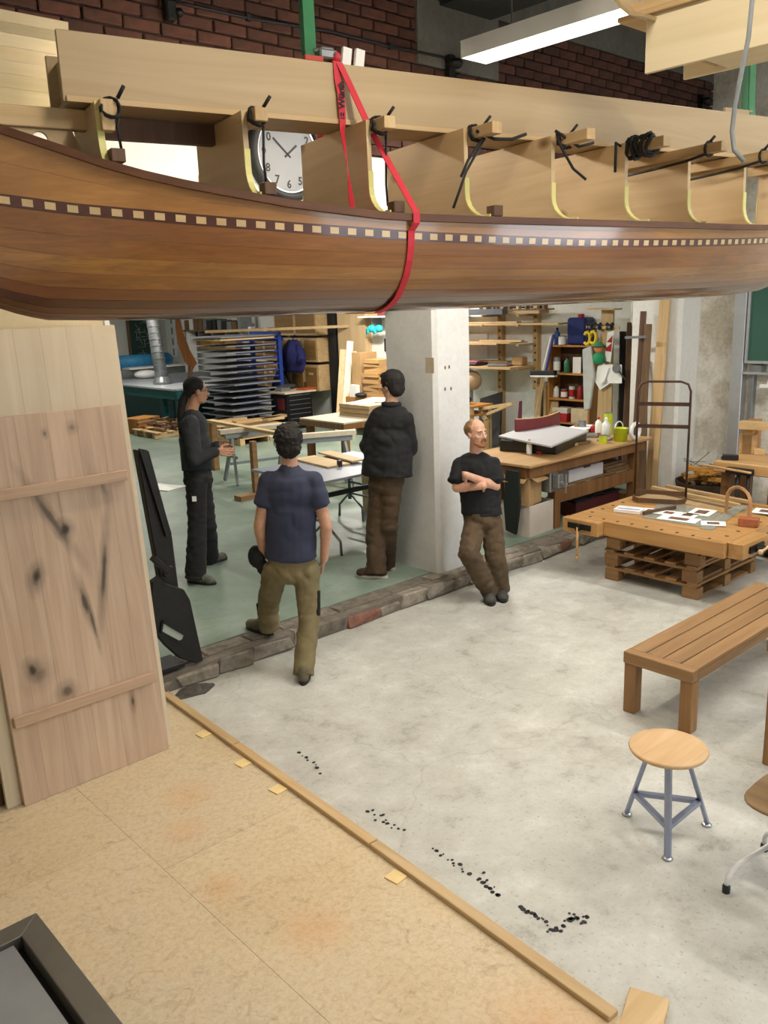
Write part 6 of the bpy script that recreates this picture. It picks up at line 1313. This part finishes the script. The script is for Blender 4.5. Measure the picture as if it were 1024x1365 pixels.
# scrap pallet at the left
t = thing('scrap_pallet', 'pallet heaped with wood scraps behind the man with the ponytail', 'pallet', (8.3, 15.6, S0)); x, y = 7.75, 15.1
for i in range(3): G().lo((x, y+.05+i*.38, S0), (x+1.0, y+.15+i*.38, S0+.1)).build('bearer', PINE, t)
for i in range(4): G().lo((x+i*.28, y, S0+.1005), (x+i*.28+.14, y+1.0, S0+.12)).build('deck_board', PINE, t)
rr = random.Random(16)
for k in range(22): p = Vector((x+rr.uniform(.1, .9), y+rr.uniform(.1, .9), S0+.16+rr.uniform(0, .14))); a = rr.uniform(0, 3.1); d_ = Vector((math.cos(a), math.sin(a), rr.uniform(-.1, .1)))*rr.uniform(.1, .28); G().bar(p-d_, p+d_, rr.uniform(.05, .1), .04).build('scrap', (OLDW, PALLET, DARKW)[k % 3], t)
tag(G().box((8.1, 16.35, S0+.151), (.6, .45, .3), .3).build('orange_crate', ORANGEW, bevel=.004), 'orange wooden crate beside the scrap pallet', 'crate')
a = gz(218, 650, S0); tag(G().box((a.x, a.y, S0+.006), (.35, .5, .01), .3).build('floor_sheet', PAPER), 'white sheet lying on the green floor beside the iron frame', 'paper')
# ------------------------------------------------------------------ people
def remesh(g, voxel, smooth=4, fold=0, fscale=6, seed=0, factor=.5):
    me = bpy.data.meshes.new('tmp'); me.from_pydata([tuple(v) for v in g.v], [], g.f); me.update()
    o = bpy.data.objects.new('tmp', me); COL.objects.link(o)
    m = o.modifiers.new('r', 'REMESH'); m.mode = 'VOXEL'; m.voxel_size = voxel; m.use_smooth_shade = True
    if smooth: s = o.modifiers.new('s', 'SMOOTH'); s.iterations = smooth; s.factor = factor
    dg = bpy.context.evaluated_depsgraph_get(); out = bpy.data.meshes.new_from_object(o.evaluated_get(dg))
    bpy.data.objects.remove(o); bpy.data.meshes.remove(me)
    if fold:
        off = Vector((seed*3.1, seed*1.7, 0)); nv = [v.normal.copy() for v in out.vertices]
        for v, n_ in zip(out.vertices, nv):
            p = v.co*fscale+off; q = Vector((p.x+noise.noise(p*.5)*1.5, p.y, p.z*1.6)); a = noise.noise(q); b = noise.noise(q*2.3)
            v.co += n_*fold*(abs(a)*2-.55+.35*b)
    return out
def solid(name, g, mat, parent, voxel=.012, smooth=4, fold=0, fscale=6, seed=0, cut=None):
    me = remesh(g, voxel, smooth, fold, fscale, seed)
    I = MW[parent.name].inverted(); me.transform(I)
    for p in me.polygons: p.use_smooth = True
    me.materials.clear(); me.materials.append(mat); o = bpy.data.objects.new(name, me); COL.objects.link(o); o.parent = parent; MW[o.name] = MW[parent.name]; return o
def skin_mat(name, c):
    m, nt, b = nodes(name); f = noisetex(nt, objco(nt), 30, 4); c = lin(c)
    nt.links.new(ramp(nt, f, [(.35, tuple(x*.86 for x in c[:3])+(1,)), (.65, c)]), b.inputs['Base Color']); b.inputs['Roughness'].default_value = .5
    b.inputs['Subsurface Weight'].default_value = .08; b.inputs['Subsurface Radius'].default_value = (.012, .004, .002); return m
class Fr:                                     # local frame (right, forward, up) at a point
    def __init__(s, c, fwd, up=UP):
        s.c = Vector(c); s.f = Vector(fwd).normalized(); s.u = (Vector(up)-s.f*Vector(up).dot(s.f)).normalized(); s.r = s.f.cross(s.u)
    def p(s, x, y, z): return s.c+s.r*x+s.f*y+s.u*z
    @property
    def ax(s): return (s.r, s.f, s.u)
def head(g, F):
    a = F.ax
    g.blob(F.p(0, -.012, .03), (.073, .094, .088), a, 16); g.blob(F.p(0, .02, -.03), (.062, .072, .085), a, 16); g.blob(F.p(0, .048, -.088), (.036, .034, .026), a); g.blob(F.p(0, .012, -.075), (.055, .06, .035), a)
    g.cap(F.p(0, .088, .012), F.p(0, .106, -.03), .009, .014, 10); g.blob(F.p(-.012, .094, -.034), .011, a, 8); g.blob(F.p(.012, .094, -.034), .011, a, 8)
    for s in (-1, 1):
        g.blob(F.p(s*.074, -.005, -.012), (.011, .02, .031), (F.r, F.f, F.u)); g.blob(F.p(s*.032, .076, .022), (.024, .014, .008), a, 8); g.blob(F.p(s*.042, .06, -.022), (.02, .02, .018), a, 8)
    g.blob(F.p(0, .082, -.062), (.022, .014, .011), a, 8)
def face(F, par, eyecol='3b3a36', lipc='9a5a4c'):
    a = F.ax
    for s in (-1, 1):
        e = G().blob(F.p(s*.031, .078, .003), (.011, .011, .0078), a, 12).build('eye', plain('eye_white', 'd9d4cc', .3, var=.01), par, smooth=True)
        G().blob(F.p(s*.031, .0875, .003), (.0056, .0035, .0056), a, 8).build('iris', plain('iris', eyecol, .3), e, smooth=True)
        G().cap(F.p(s*.018, .092, .021), F.p(s*.046, .08, .023), .0045, .003, 6).build('eyebrow', plain('brow', '4a3524', .9), par, smooth=True)
    G().chain([F.p(-.02, .088, -.062), F.p(0, .096, -.061), F.p(.02, .088, -.062)], [.003, .0045, .003], 6).build('lips', plain('lips', lipc, .6), par, smooth=True)
def hand(g, wr, d, thumb, pn, curl=.5, L=.185):
    """palm and five fingers: wr wrist, d direction of the hand, thumb side vector, pn palm normal the fingers curl towards"""
    d = Vector(d).normalized(); t = (Vector(thumb)-d*Vector(thumb).dot(d)).normalized(); n_ = (Vector(pn)-d*Vector(pn).dot(d)); n_ = (n_-t*n_.dot(t)).normalized(); wr = Vector(wr)
    for k, (off, ln) in enumerate(((.032, .43), (.0108, .47), (-.0108, .44), (-.031, .36))):
        kn = wr+d*L*(.50-.02*abs(k-1))+t*off
        g.cap(wr+t*off*.6+d*.012, kn, .012, .0105, 8); p = kn; ang = curl*.45; seg = L*ln*.5
        for j, f in enumerate((.45, .32, .23)):
            ang += curl*(.25, .55, .4)[j]; q = p+(d*math.cos(ang)+n_*math.sin(ang)+t*off*.9*(1 if j == 0 else 0))*(L*ln*f*1.08); g.cap(p, q, .0083-.0007*j, .0077-.0008*j, 8); p = q
    b = wr+d*.025+t*.018; m = b+(d*.55+t*.75+n_*.25).normalized()*.042; e = m+(d*.85+t*.35+n_*.3*curl).normalized()*.032; e2 = e+(d*.95+n_*.35*curl).normalized()*.026
    g.chain([b, m, e, e2], [.0135, .0115, .0098, .0085], 8)
def shoe(par, heel, toe, mat, solemat, up=.075, wd=.05, sole=.022, name='shoe'):
    heel, toe = Vector(heel), Vector(toe); z0 = min(heel.z, toe.z); d = (toe-heel).normalized(); g = G(); L = (toe-heel).length; s_ = UP.cross(d).normalized(); n_ = d.cross(s_)
    ax = (d, s_, n_)
    g.blob(heel+d*.05+n_*.05, (.062, wd*.82, .055), ax); g.blob(heel+d*L*.55+n_*.042, (L*.32, wd*.98, .05), ax); g.blob(heel+d*L*.80+n_*.036, (L*.22, wd*1.0, .042), ax); g.blob(heel+d*.06+n_*.085, (.062, .052, .055), ax); g.blob(heel+d*.12+n_*.07, (.06, .048, .04), ax); g.box(heel+d*L*.5+n_*.02, (.03, .03, .03))
    o = solid(name, g, mat, par, .009, 3)
    n = 24; pts = []
    for k in range(n):
        a = 2*PI*k/n; x = math.cos(a); y = math.sin(a); wv = wd*(1.0 if x > 0 else .84); pts.append(heel+d*(L*.5+x*(L*.52+.008))+s_*y*wv)
    G().prism([p+n_*.001 for p in pts], n_*sole).build('sole', solemat, o)
    return o
def hip_frame(a): pass
SK1, SK2, SK3, SK4 = skin_mat('skin_a', 'c99b80'), skin_mat('skin_b', 'b08468'), skin_mat('skin_c', 'c39a7e'), skin_mat('skin_d', 'd6a48c')
HAIRD = plain('hair_dark', '14100e', .85, var=.35, scale=60); HAIRB = plain('hair_fair', '8a6a45', .6, var=.25, scale=60)
DENIMK = plain('khaki', '74694a', .9, var=.16, scale=7, bmp=.1); BROWNP = plain('brown_trousers', '4b3a28', .92, var=.18, scale=7, bmp=.1); BROWN2 = plain('work_trousers', '52422f', .92, var=.22, scale=9, bmp=.1)
TSB = plain('navy_tshirt', '30354c', .9, var=.1, scale=8); TSK = plain('black_tshirt', '121316', .9, var=.15, scale=8); SWT = plain('charcoal_sweatshirt', '24272c', .95, var=.12, scale=9); BLKT = plain('black_trousers', '121315', .9, var=.15, scale=8); JKT = plain('black_jacket', '0f1013', .85, var=.15, scale=8)
SHG_ = plain('grey_shoe', '5a5952', .8); SHB = plain('shoe_brown', '3e2a20', .8); SOLEW = plain('sole_pale', 'b9b2a4', .7); SOLEK = plain('sole_dark', '1c1b19', .8); SHK = plain('work_boot', '3b3a36', .75); SHT = plain('shoe_khaki', '5e5844', .8)
def bodyparts(J, r):
    """one continuous figure: torso, neck, arms, legs"""
    g = G(); c = g.chain
    up = (J['neck']-J['pel']).normalized(); across = (J['shR']-J['shL']).normalized(); fw = up.cross(across).normalized(); ax = (across, fw, up)
    H = (J['neck']-J['pel']).length
    g.blob(J['pel'].lerp(J['neck'], .70), (.165, .105, .17), ax, 16); g.blob(J['pel'].lerp(J['neck'], .30), (.135, .095, .16), ax, 16); g.blob(J['pel']+up*.01, (.15, .105, .11), ax, 16)
    g.cap(J['shL'], J['shR'], .055); c([J['neck']-up*.05, J['neck']+up*.03, J['head']-up*.03], [.066, .056, .055])
    for s in 'LR':
        c([J['sh'+s], J['el'+s], J['wr'+s]], [.052, .041, .029]); c([J['el'+s], J['el'+s].lerp(J['wr'+s], .3)], [.042, .042])
        c([J['hip'+s], J['kn'+s], J['an'+s]], [.082, .058, .042]); c([J['kn'+s].lerp(J['an'+s], .1), J['kn'+s].lerp(J['an'+s], .35)], [.058, .057]); c([J['an'+s], J['an'+s]+J['toe'+s]*.05-UP*.04], [.038, .028])
    return g, ax, up
def torso_cloth(J, rad, hem, ax, sleeve=None, long=False, flare=0):
    g = G(); up = ax[2]; top = J['neck']; base = J['pel']+up*hem
    cu, wu, hu = rad
    g.blob(base.lerp(top, .74), (cu[0], cu[1], .165), ax, 18); g.blob(base.lerp(top, .48), (wu[0], wu[1], .19), ax, 18); g.blob(base.lerp(top, .25), (hu[0], hu[1], .16), ax, 18)
    n = 24
    ring = lambda c, a, b: [c+ax[0]*a*math.cos(2*PI*k/n)+ax[1]*b*math.sin(2*PI*k/n) for k in range(n)]
    r0, r1, r2 = ring(base, hu[0]+flare, hu[1]+flare), ring(base.lerp(top, .25), hu[0], hu[1]), ring(base.lerp(top, .55), wu[0]*.98, wu[1]*.98)
    g.add(r0+r1+r2, [tuple(range(n-1, -1, -1)), tuple(2*n+k for k in range(n))]+[(i*n+k, i*n+(k+1) % n, (i+1)*n+(k+1) % n, (i+1)*n+k) for i in range(2) for k in range(n)])
    g.cap(J['shL'], J['shR'], .066); g.cap(J['neck']-up*.05, J['neck']-up*.015, .085, .066)
    for s in 'LR':
        if long: g.chain([J['sh'+s], J['el'+s], J['el'+s].lerp(J['wr'+s], .93)], [sleeve[0], sleeve[1], sleeve[2]], 14)
        else: 
            e = J['sh'+s].lerp(J['el'+s], sleeve[2]); g.chain([J['sh'+s], e], [sleeve[0], sleeve[1]*.9], 14); d = (J['el'+s]-J['sh'+s]).normalized(); g.cyl(J['sh'+s], e+d*.03, sleeve[0], 16, sleeve[1])
    return g
def trousers(J, ax, waist, rk, ra, top=.10):
    g = G(); up = ax[2]; n = 22
    ring = lambda c, a, b: [c+ax[0]*a*math.cos(2*PI*k/n)+ax[1]*b*math.sin(2*PI*k/n) for k in range(n)]
    w0, w1 = ring(J['pel']+up*top, waist[0], waist[1]), ring(J['pel']-up*.02, waist[0]+.015, waist[1]+.015)
    g.add(w1+w0, [tuple(range(n-1, -1, -1)), tuple(n+k for k in range(n))]+[(k, (k+1) % n, n+(k+1) % n, n+k) for k in range(n)])
    g.blob(J['pel']-up*.02, (waist[0]+.015, waist[1]+.02, .10), ax, 16)
    for s in 'LR':
        g.chain([J['hip'+s], J['hip'+s].lerp(J['kn'+s], .5), J['kn'+s]], [.096, (rk+.096)/2, rk], 14)
        d = (J['an'+s]-J['kn'+s]).normalized(); g.cap(J['kn'+s], J['kn'+s].lerp(J['an'+s], .5), rk, rk*.96, 14); g.cyl(J['kn'+s], J['an'+s]+d*.045, rk, 18, ra)
    return g
def fixed(px):     # joints given as sight lines into the photograph with a ground distance
    return {k: gd(*v) for k, v in px.items()}
# 1 -- man in the navy T-shirt, from behind, one foot up on the kerb
D = 5.74
J = fixed(dict(pel=(388, 757, D+.02), neck=(386, 621, D), head=(385, 592, D+.03), shL=(358, 640, D), shR=(418, 640, D), elL=(346, 700, D-.02), elR=(435, 702, D-.02), wrL=(351, 738, D+.05), wrR=(432, 745, D+.05), hipL=(367, 762, D+.02), hipR=(409, 762, D), knL=(357, 810, D+.24), knR=(412, 830, D-.08), anL=(360, 842, 6.13), anR=(405, 897, 5.46)))
heelR = gz(405, 911); heelL = gz(360, 846, .133)
J['anL'] = heelL+Vector((0, 0, .085)); J['anR'] = heelR+FWD*.06+UP*.085
fl_ = (gz(326, 834, .133)-heelL); fl_.z = 0; fl_.normalize(); J['toeL'] = fl_; J['toeR'] = FWD
p = thing('person', 'man in a navy T-shirt and olive trousers from behind, one foot on the kerb', 'person', heelR)
g, ax, up = bodyparts(J, 1); F = Fr(J['head'], FWD*.95-RGT*.1-UP*.08); head(g, F)
hand(g, J['wrL'], (J['wrL']-J['elL']), FWD, RGT, .5); hand(g, J['wrR'], (J['wrR']-J['elR'])-RGT*.02, FWD, -RGT, .5)
solid('body', g, SK1, p, .0058, 3); face(F, p)
solid('tshirt', torso_cloth(J, ((.195, .125), (.182, .122), (.178, .124)), .075, ax, (.068, .075, .46), flare=.006), TSB, p, .010, 3, .008, 5, 1)
solid('trousers', trousers(J, ax, (.155, .115), .077, .076, .13), DENIMK, p, .010, 3, .009, 8, 2)
gh = G(); gh.blob(F.p(0, -.022, .048), (.1, .114, .102), F.ax, 18); gh.blob(F.p(.03, -.03, .12), (.05, .06, .03), F.ax); gh.blob(F.p(0, -.058, -.015), (.088, .066, .085), F.ax, 14); gh.blob(F.p(0, .05, .09), (.06, .04, .035), F.ax)
for s in (-1, 1): gh.blob(F.p(s*.072, .01, .02), (.014, .03, .045), F.ax, 8)
solid('hair', gh, HAIRD, p, .007, 1, .008, 28, 3)
shoe(p, heelR-FWD*.03, heelR+FWD*.25, SHT, SOLEK); shoe(p, heelL-fl_*.02, heelL+fl_*.26, SHT, SOLEK)
def patch(par, name, mat, pts, r):
    solid(name, G().chain(pts, [r]*len(pts), 10), mat, par, .01, 2)
side = ax[0]
k0 = J['hipR'].lerp(J['knR'], .35)+RGT*.066-FWD*.02; k1 = J['hipR'].lerp(J['knR'], .85)+RGT*.058-FWD*.02; solid('side_pocket', G().bar(k0, k1, .06, .05, RGT), plain('pocket_black', '141414', .9), p, .009, 2)
q = J['wrL']-RGT*.05+UP*.0; solid('tool_pouch', G().blob(q+UP*(-.02), (.06, .07, .085)).blob(q-UP*.1+RGT*.04, (.045, .05, .06)), plain('pocket_black', '141414', .9), p, .009, 2, .003, 20)
k0 = J['knL'].lerp(J['anL'], -.3)-RGT*.06; solid('knee_pad', G().bar(k0, J['anL']-RGT*.058+UP*.05, .03, .045, RGT), plain('pocket_black', '141414', .9), p, .009, 2)
G().bar(J['pel']+up*.095-ax[0]*.15-ax[1]*.06, J['pel']+up*.095-ax[0]*.155+ax[1]*.06, .012, .035).build('belt', BLKP, p)
# 2 -- man with a long ponytail, in profile
D = 7.55
J = fixed(dict(pel=(264, 636, D), neck=(256, 549, D), head=(262, 521, D), shR=(254, 564, D-.17), shL=(262, 566, D+.17), elR=(260, 612, D-.24), elL=(276, 606, D+.2), wrR=(288, 602, D-.16), wrL=(290, 594, D+.02), hipR=(262, 645, D-.09), hipL=(268, 645, D+.09), knR=(263, 700, D-.13), knL=(276, 697, D+.12)))
hR, hL = gz(255, 776, S0), gz(274, 753, S0); tR = (gz(275, 778, S0)-hR).normalized(); tL = (gz(294, 747, S0)-hL).normalized()
J['anR'] = hR+tR*.06+UP*.085; J['anL'] = hL+tL*.05+UP*.085; J['toeR'], J['toeL'] = tR, tL
p = thing('person', 'man with a long dark ponytail and glasses in a charcoal sweatshirt, hands held out', 'person', hR)
g, ax, up = bodyparts(J, 1); F = Fr(J['head'], RGT*.88+FWD*.42-UP*.05); head(g, F)
dr = (gd(300, 604, D-.05)-J['wrR']).normalized(); hand(g, J['wrR'], RGT+FWD*.4-UP*.15, UP, FWD, .35); hand(g, J['wrL'], RGT-FWD*.25-UP*.2, UP, -FWD, .4)
solid('body', g, SK2, p, .0058, 3); face(F, p)
solid('sweatshirt', torso_cloth(J, ((.18, .13), (.178, .135), (.172, .138)), .06, ax, (.075, .066, .05), True), SWT, p, .010, 3, .008, 6, 4)
solid('trousers', trousers(J, ax, (.148, .118), .086, .098, .1), BLKT, p, .010, 3, .010, 8, 5)
gh = G(); gh.blob(F.p(0, -.022, .04), (.083, .098, .085), F.ax, 16); gh.blob(F.p(0, -.075, -.005), (.055, .045, .055), F.ax); gh.chain([F.p(0, -.1, -.02), F.p(0, -.13, -.08), F.p(0, -.145, -.2), F.p(0, -.15, -.34), F.p(0, -.145, -.42)], [.03, .034, .036, .026, .012], 10)
solid('hair', gh, HAIRD, p, .009, 2, .003, 25, 6)
g2 = G()
for s in (-1, 1): g2.tube([F.p(s*.033+.023*math.cos(2*PI*k/14), .098, .003+.018*math.sin(2*PI*k/14)) for k in range(14)], .0022, 6, True); g2.cap(F.p(s*.055, .096, .008), F.p(s*.078, 0, .0), .002, .002, 6)
g2.cap(F.p(-.012, .1, .006), F.p(.012, .1, .006), .002, .002, 6); g2.build('glasses', BLKP, p)
shoe(p, hR-tR*.03, hR+tR*.25, SHG_, SOLEK); shoe(p, hL-tL*.03, hL+tL*.25, SHG_, SOLEK)
k0 = J['hipR'].lerp(J['knR'], .3)-FWD*.105; G().frame(k0, (RGT, FWD, UP), (.018, .006, .022)).build('white_tag', WHITE, p)
# 3 -- man in a black jacket leaning against the pillar
D = 7.33
J = fixed(dict(pel=(515, 640, D), neck=(522, 537, D), head=(522, 514, D+.01), shL=(503, 558, D+.05), shR=(540, 560, D-.06), elL=(491, 596, D+.1), elR=(545, 598, D+.02), wrL=(505, 590, D+.3), wrR=(515, 585, D+.32), hipL=(507, 646, D+.04), hipR=(523, 646, D-.04), knL=(501, 703, D+.03), knR=(517, 700, D)))
hL, hR = gz(511, 770, S0), gz(522, 759, S0); tL = (gz(478, 768, S0)-hL).normalized(); tR = (gz(500, 757, S0)-hR).normalized()
J['anL'] = hL+tL*.06+UP*.085; J['anR'] = hR+tR*.05+UP*.085; J['toeL'], J['toeR'] = tL, tR
p = thing('person', 'man in a black jacket and brown trousers leaning on the white pillar', 'person', hL)
g, ax, up = bodyparts(J, 1); F = Fr(J['head'], -RGT*.72+FWD*.68-UP*.06); head(g, F)
hand(g, J['wrL'], RGT*.9+FWD*.1, UP, -FWD, .6); hand(g, J['wrR'], -RGT*.9+FWD*.1, UP, -FWD, .6)
solid('body', g, SK3, p, .0058, 3); face(F, p)
solid('jacket', torso_cloth(J, ((.195, .135), (.205, .155), (.222, .17)), .045, ax, (.085, .08, .06), True, flare=.018), JKT, p, .010, 3, .012, 6, 7)
solid('collar', G().tube([J['neck']-up*.012+ax[0]*.066*math.cos(2*PI*k/16)+ax[1]*.066*math.sin(2*PI*k/16) for k in range(16)], .024, 8, True), JKT, p, .008, 2)
solid('trousers', trousers(J, ax, (.15, .118), .09, .088, .1), BROWNP, p, .010, 3, .009, 7, 8)
gh = G(); gh.blob(F.p(0, -.02, .044), (.097, .112, .098), F.ax, 18); gh.blob(F.p(0, -.06, -.02), (.084, .062, .08), F.ax, 14); gh.blob(F.p(0, .055, .085), (.065, .04, .035), F.ax)
solid('hair', gh, HAIRD, p, .008, 2, .003, 25, 9)
shoe(p, hL-tL*.03, hL+tL*.25, SHB, SOLEW); shoe(p, hR-tR*.03, hR+tR*.25, SHB, SOLEW)
# 4 -- man with folded arms and crossed legs
D = 7.12
J = fixed(dict(pel=(643, 691, D-.02), neck=(635, 606, D+.02), head=(635, 577, D-.03), shR=(613, 620, D+.03), shL=(657, 620, D), elR=(609, 650, D-.05), elL=(661, 648, D-.06), wrR=(645, 648, D-.19), wrL=(621, 633, D-.22), hipR=(633, 696, D-.02), hipL=(655, 696, D-.02), knR=(625, 738, D-.26), knL=(661, 745, D-.14)))
hR, hL = gz(651, 796), gz(667, 792); tR = (gz(655, 808)-hR).normalized(); tL = (gz(671, 803)-hL).normalized()
J['anR'] = hR+tR*.05+UP*.085; J['anL'] = hL+tL*.05+UP*.085; J['toeR'], J['toeL'] = tR, tL
p = thing('person', 'balding bearded man in a black T-shirt with folded arms, leaning by the pillar', 'person', hR)
g, ax, up = bodyparts(J, 1); F = Fr(J['head'], -FWD*.80+RGT*.58+UP*.02, UP-RGT*.03); head(g, F)
hand(g, J['wrR'], RGT*.25+FWD*.95, -UP, -RGT, .3, .165); hand(g, J['wrL'], -RGT*.2+FWD*.95-UP*.3, -UP, RGT, .4, .165)
solid('body', g, SK4, p, .0055, 3); face(F, p, '4a5a66')
solid('tshirt', torso_cloth(J, ((.2, .128), (.178, .125), (.172, .125)), .035, ax, (.072, .084, .6), flare=.006), TSK, p, .010, 3, .010, 7, 11)
solid('trousers', trousers(J, ax, (.152, .118), .09, .08, .1), BROWN2, p, .010, 3, .010, 8, 12)
gh = G(); gh.blob(F.p(0, -.05, .03), (.078, .066, .075), F.ax, 16); gh.blob(F.p(0, -.02, .075), (.066, .06, .045), F.ax)
for s in (-1, 1): gh.blob(F.p(s*.068, -.01, .03), (.014, .04, .045), F.ax)
solid('hair', gh, HAIRB, p, .008, 2, .003, 30, 13)
gb = G(); gb.chain([F.p(-.05, .035, -.075), F.p(-.03, .065, -.098), F.p(0, .078, -.104), F.p(.03, .065, -.098), F.p(.05, .035, -.075)], [.014, .018, .022, .018, .014], 10); gb.chain([F.p(-.026, .085, -.066), F.p(-.018, .094, -.05), F.p(0, .099, -.048), F.p(.018, .094, -.05), F.p(.026, .085, -.066)], [.007]*5, 8)
solid('beard', gb, plain('beard', '8a5a35', .8, var=.25, scale=60), p, .006, 1, .002, 40, 14)
shoe(p, hR-tR*.07, hR+tR*.23, SHK, SOLEK, wd=.056); shoe(p, hL-tL*.07, hL+tL*.23, SHK, SOLEK, wd=.056)
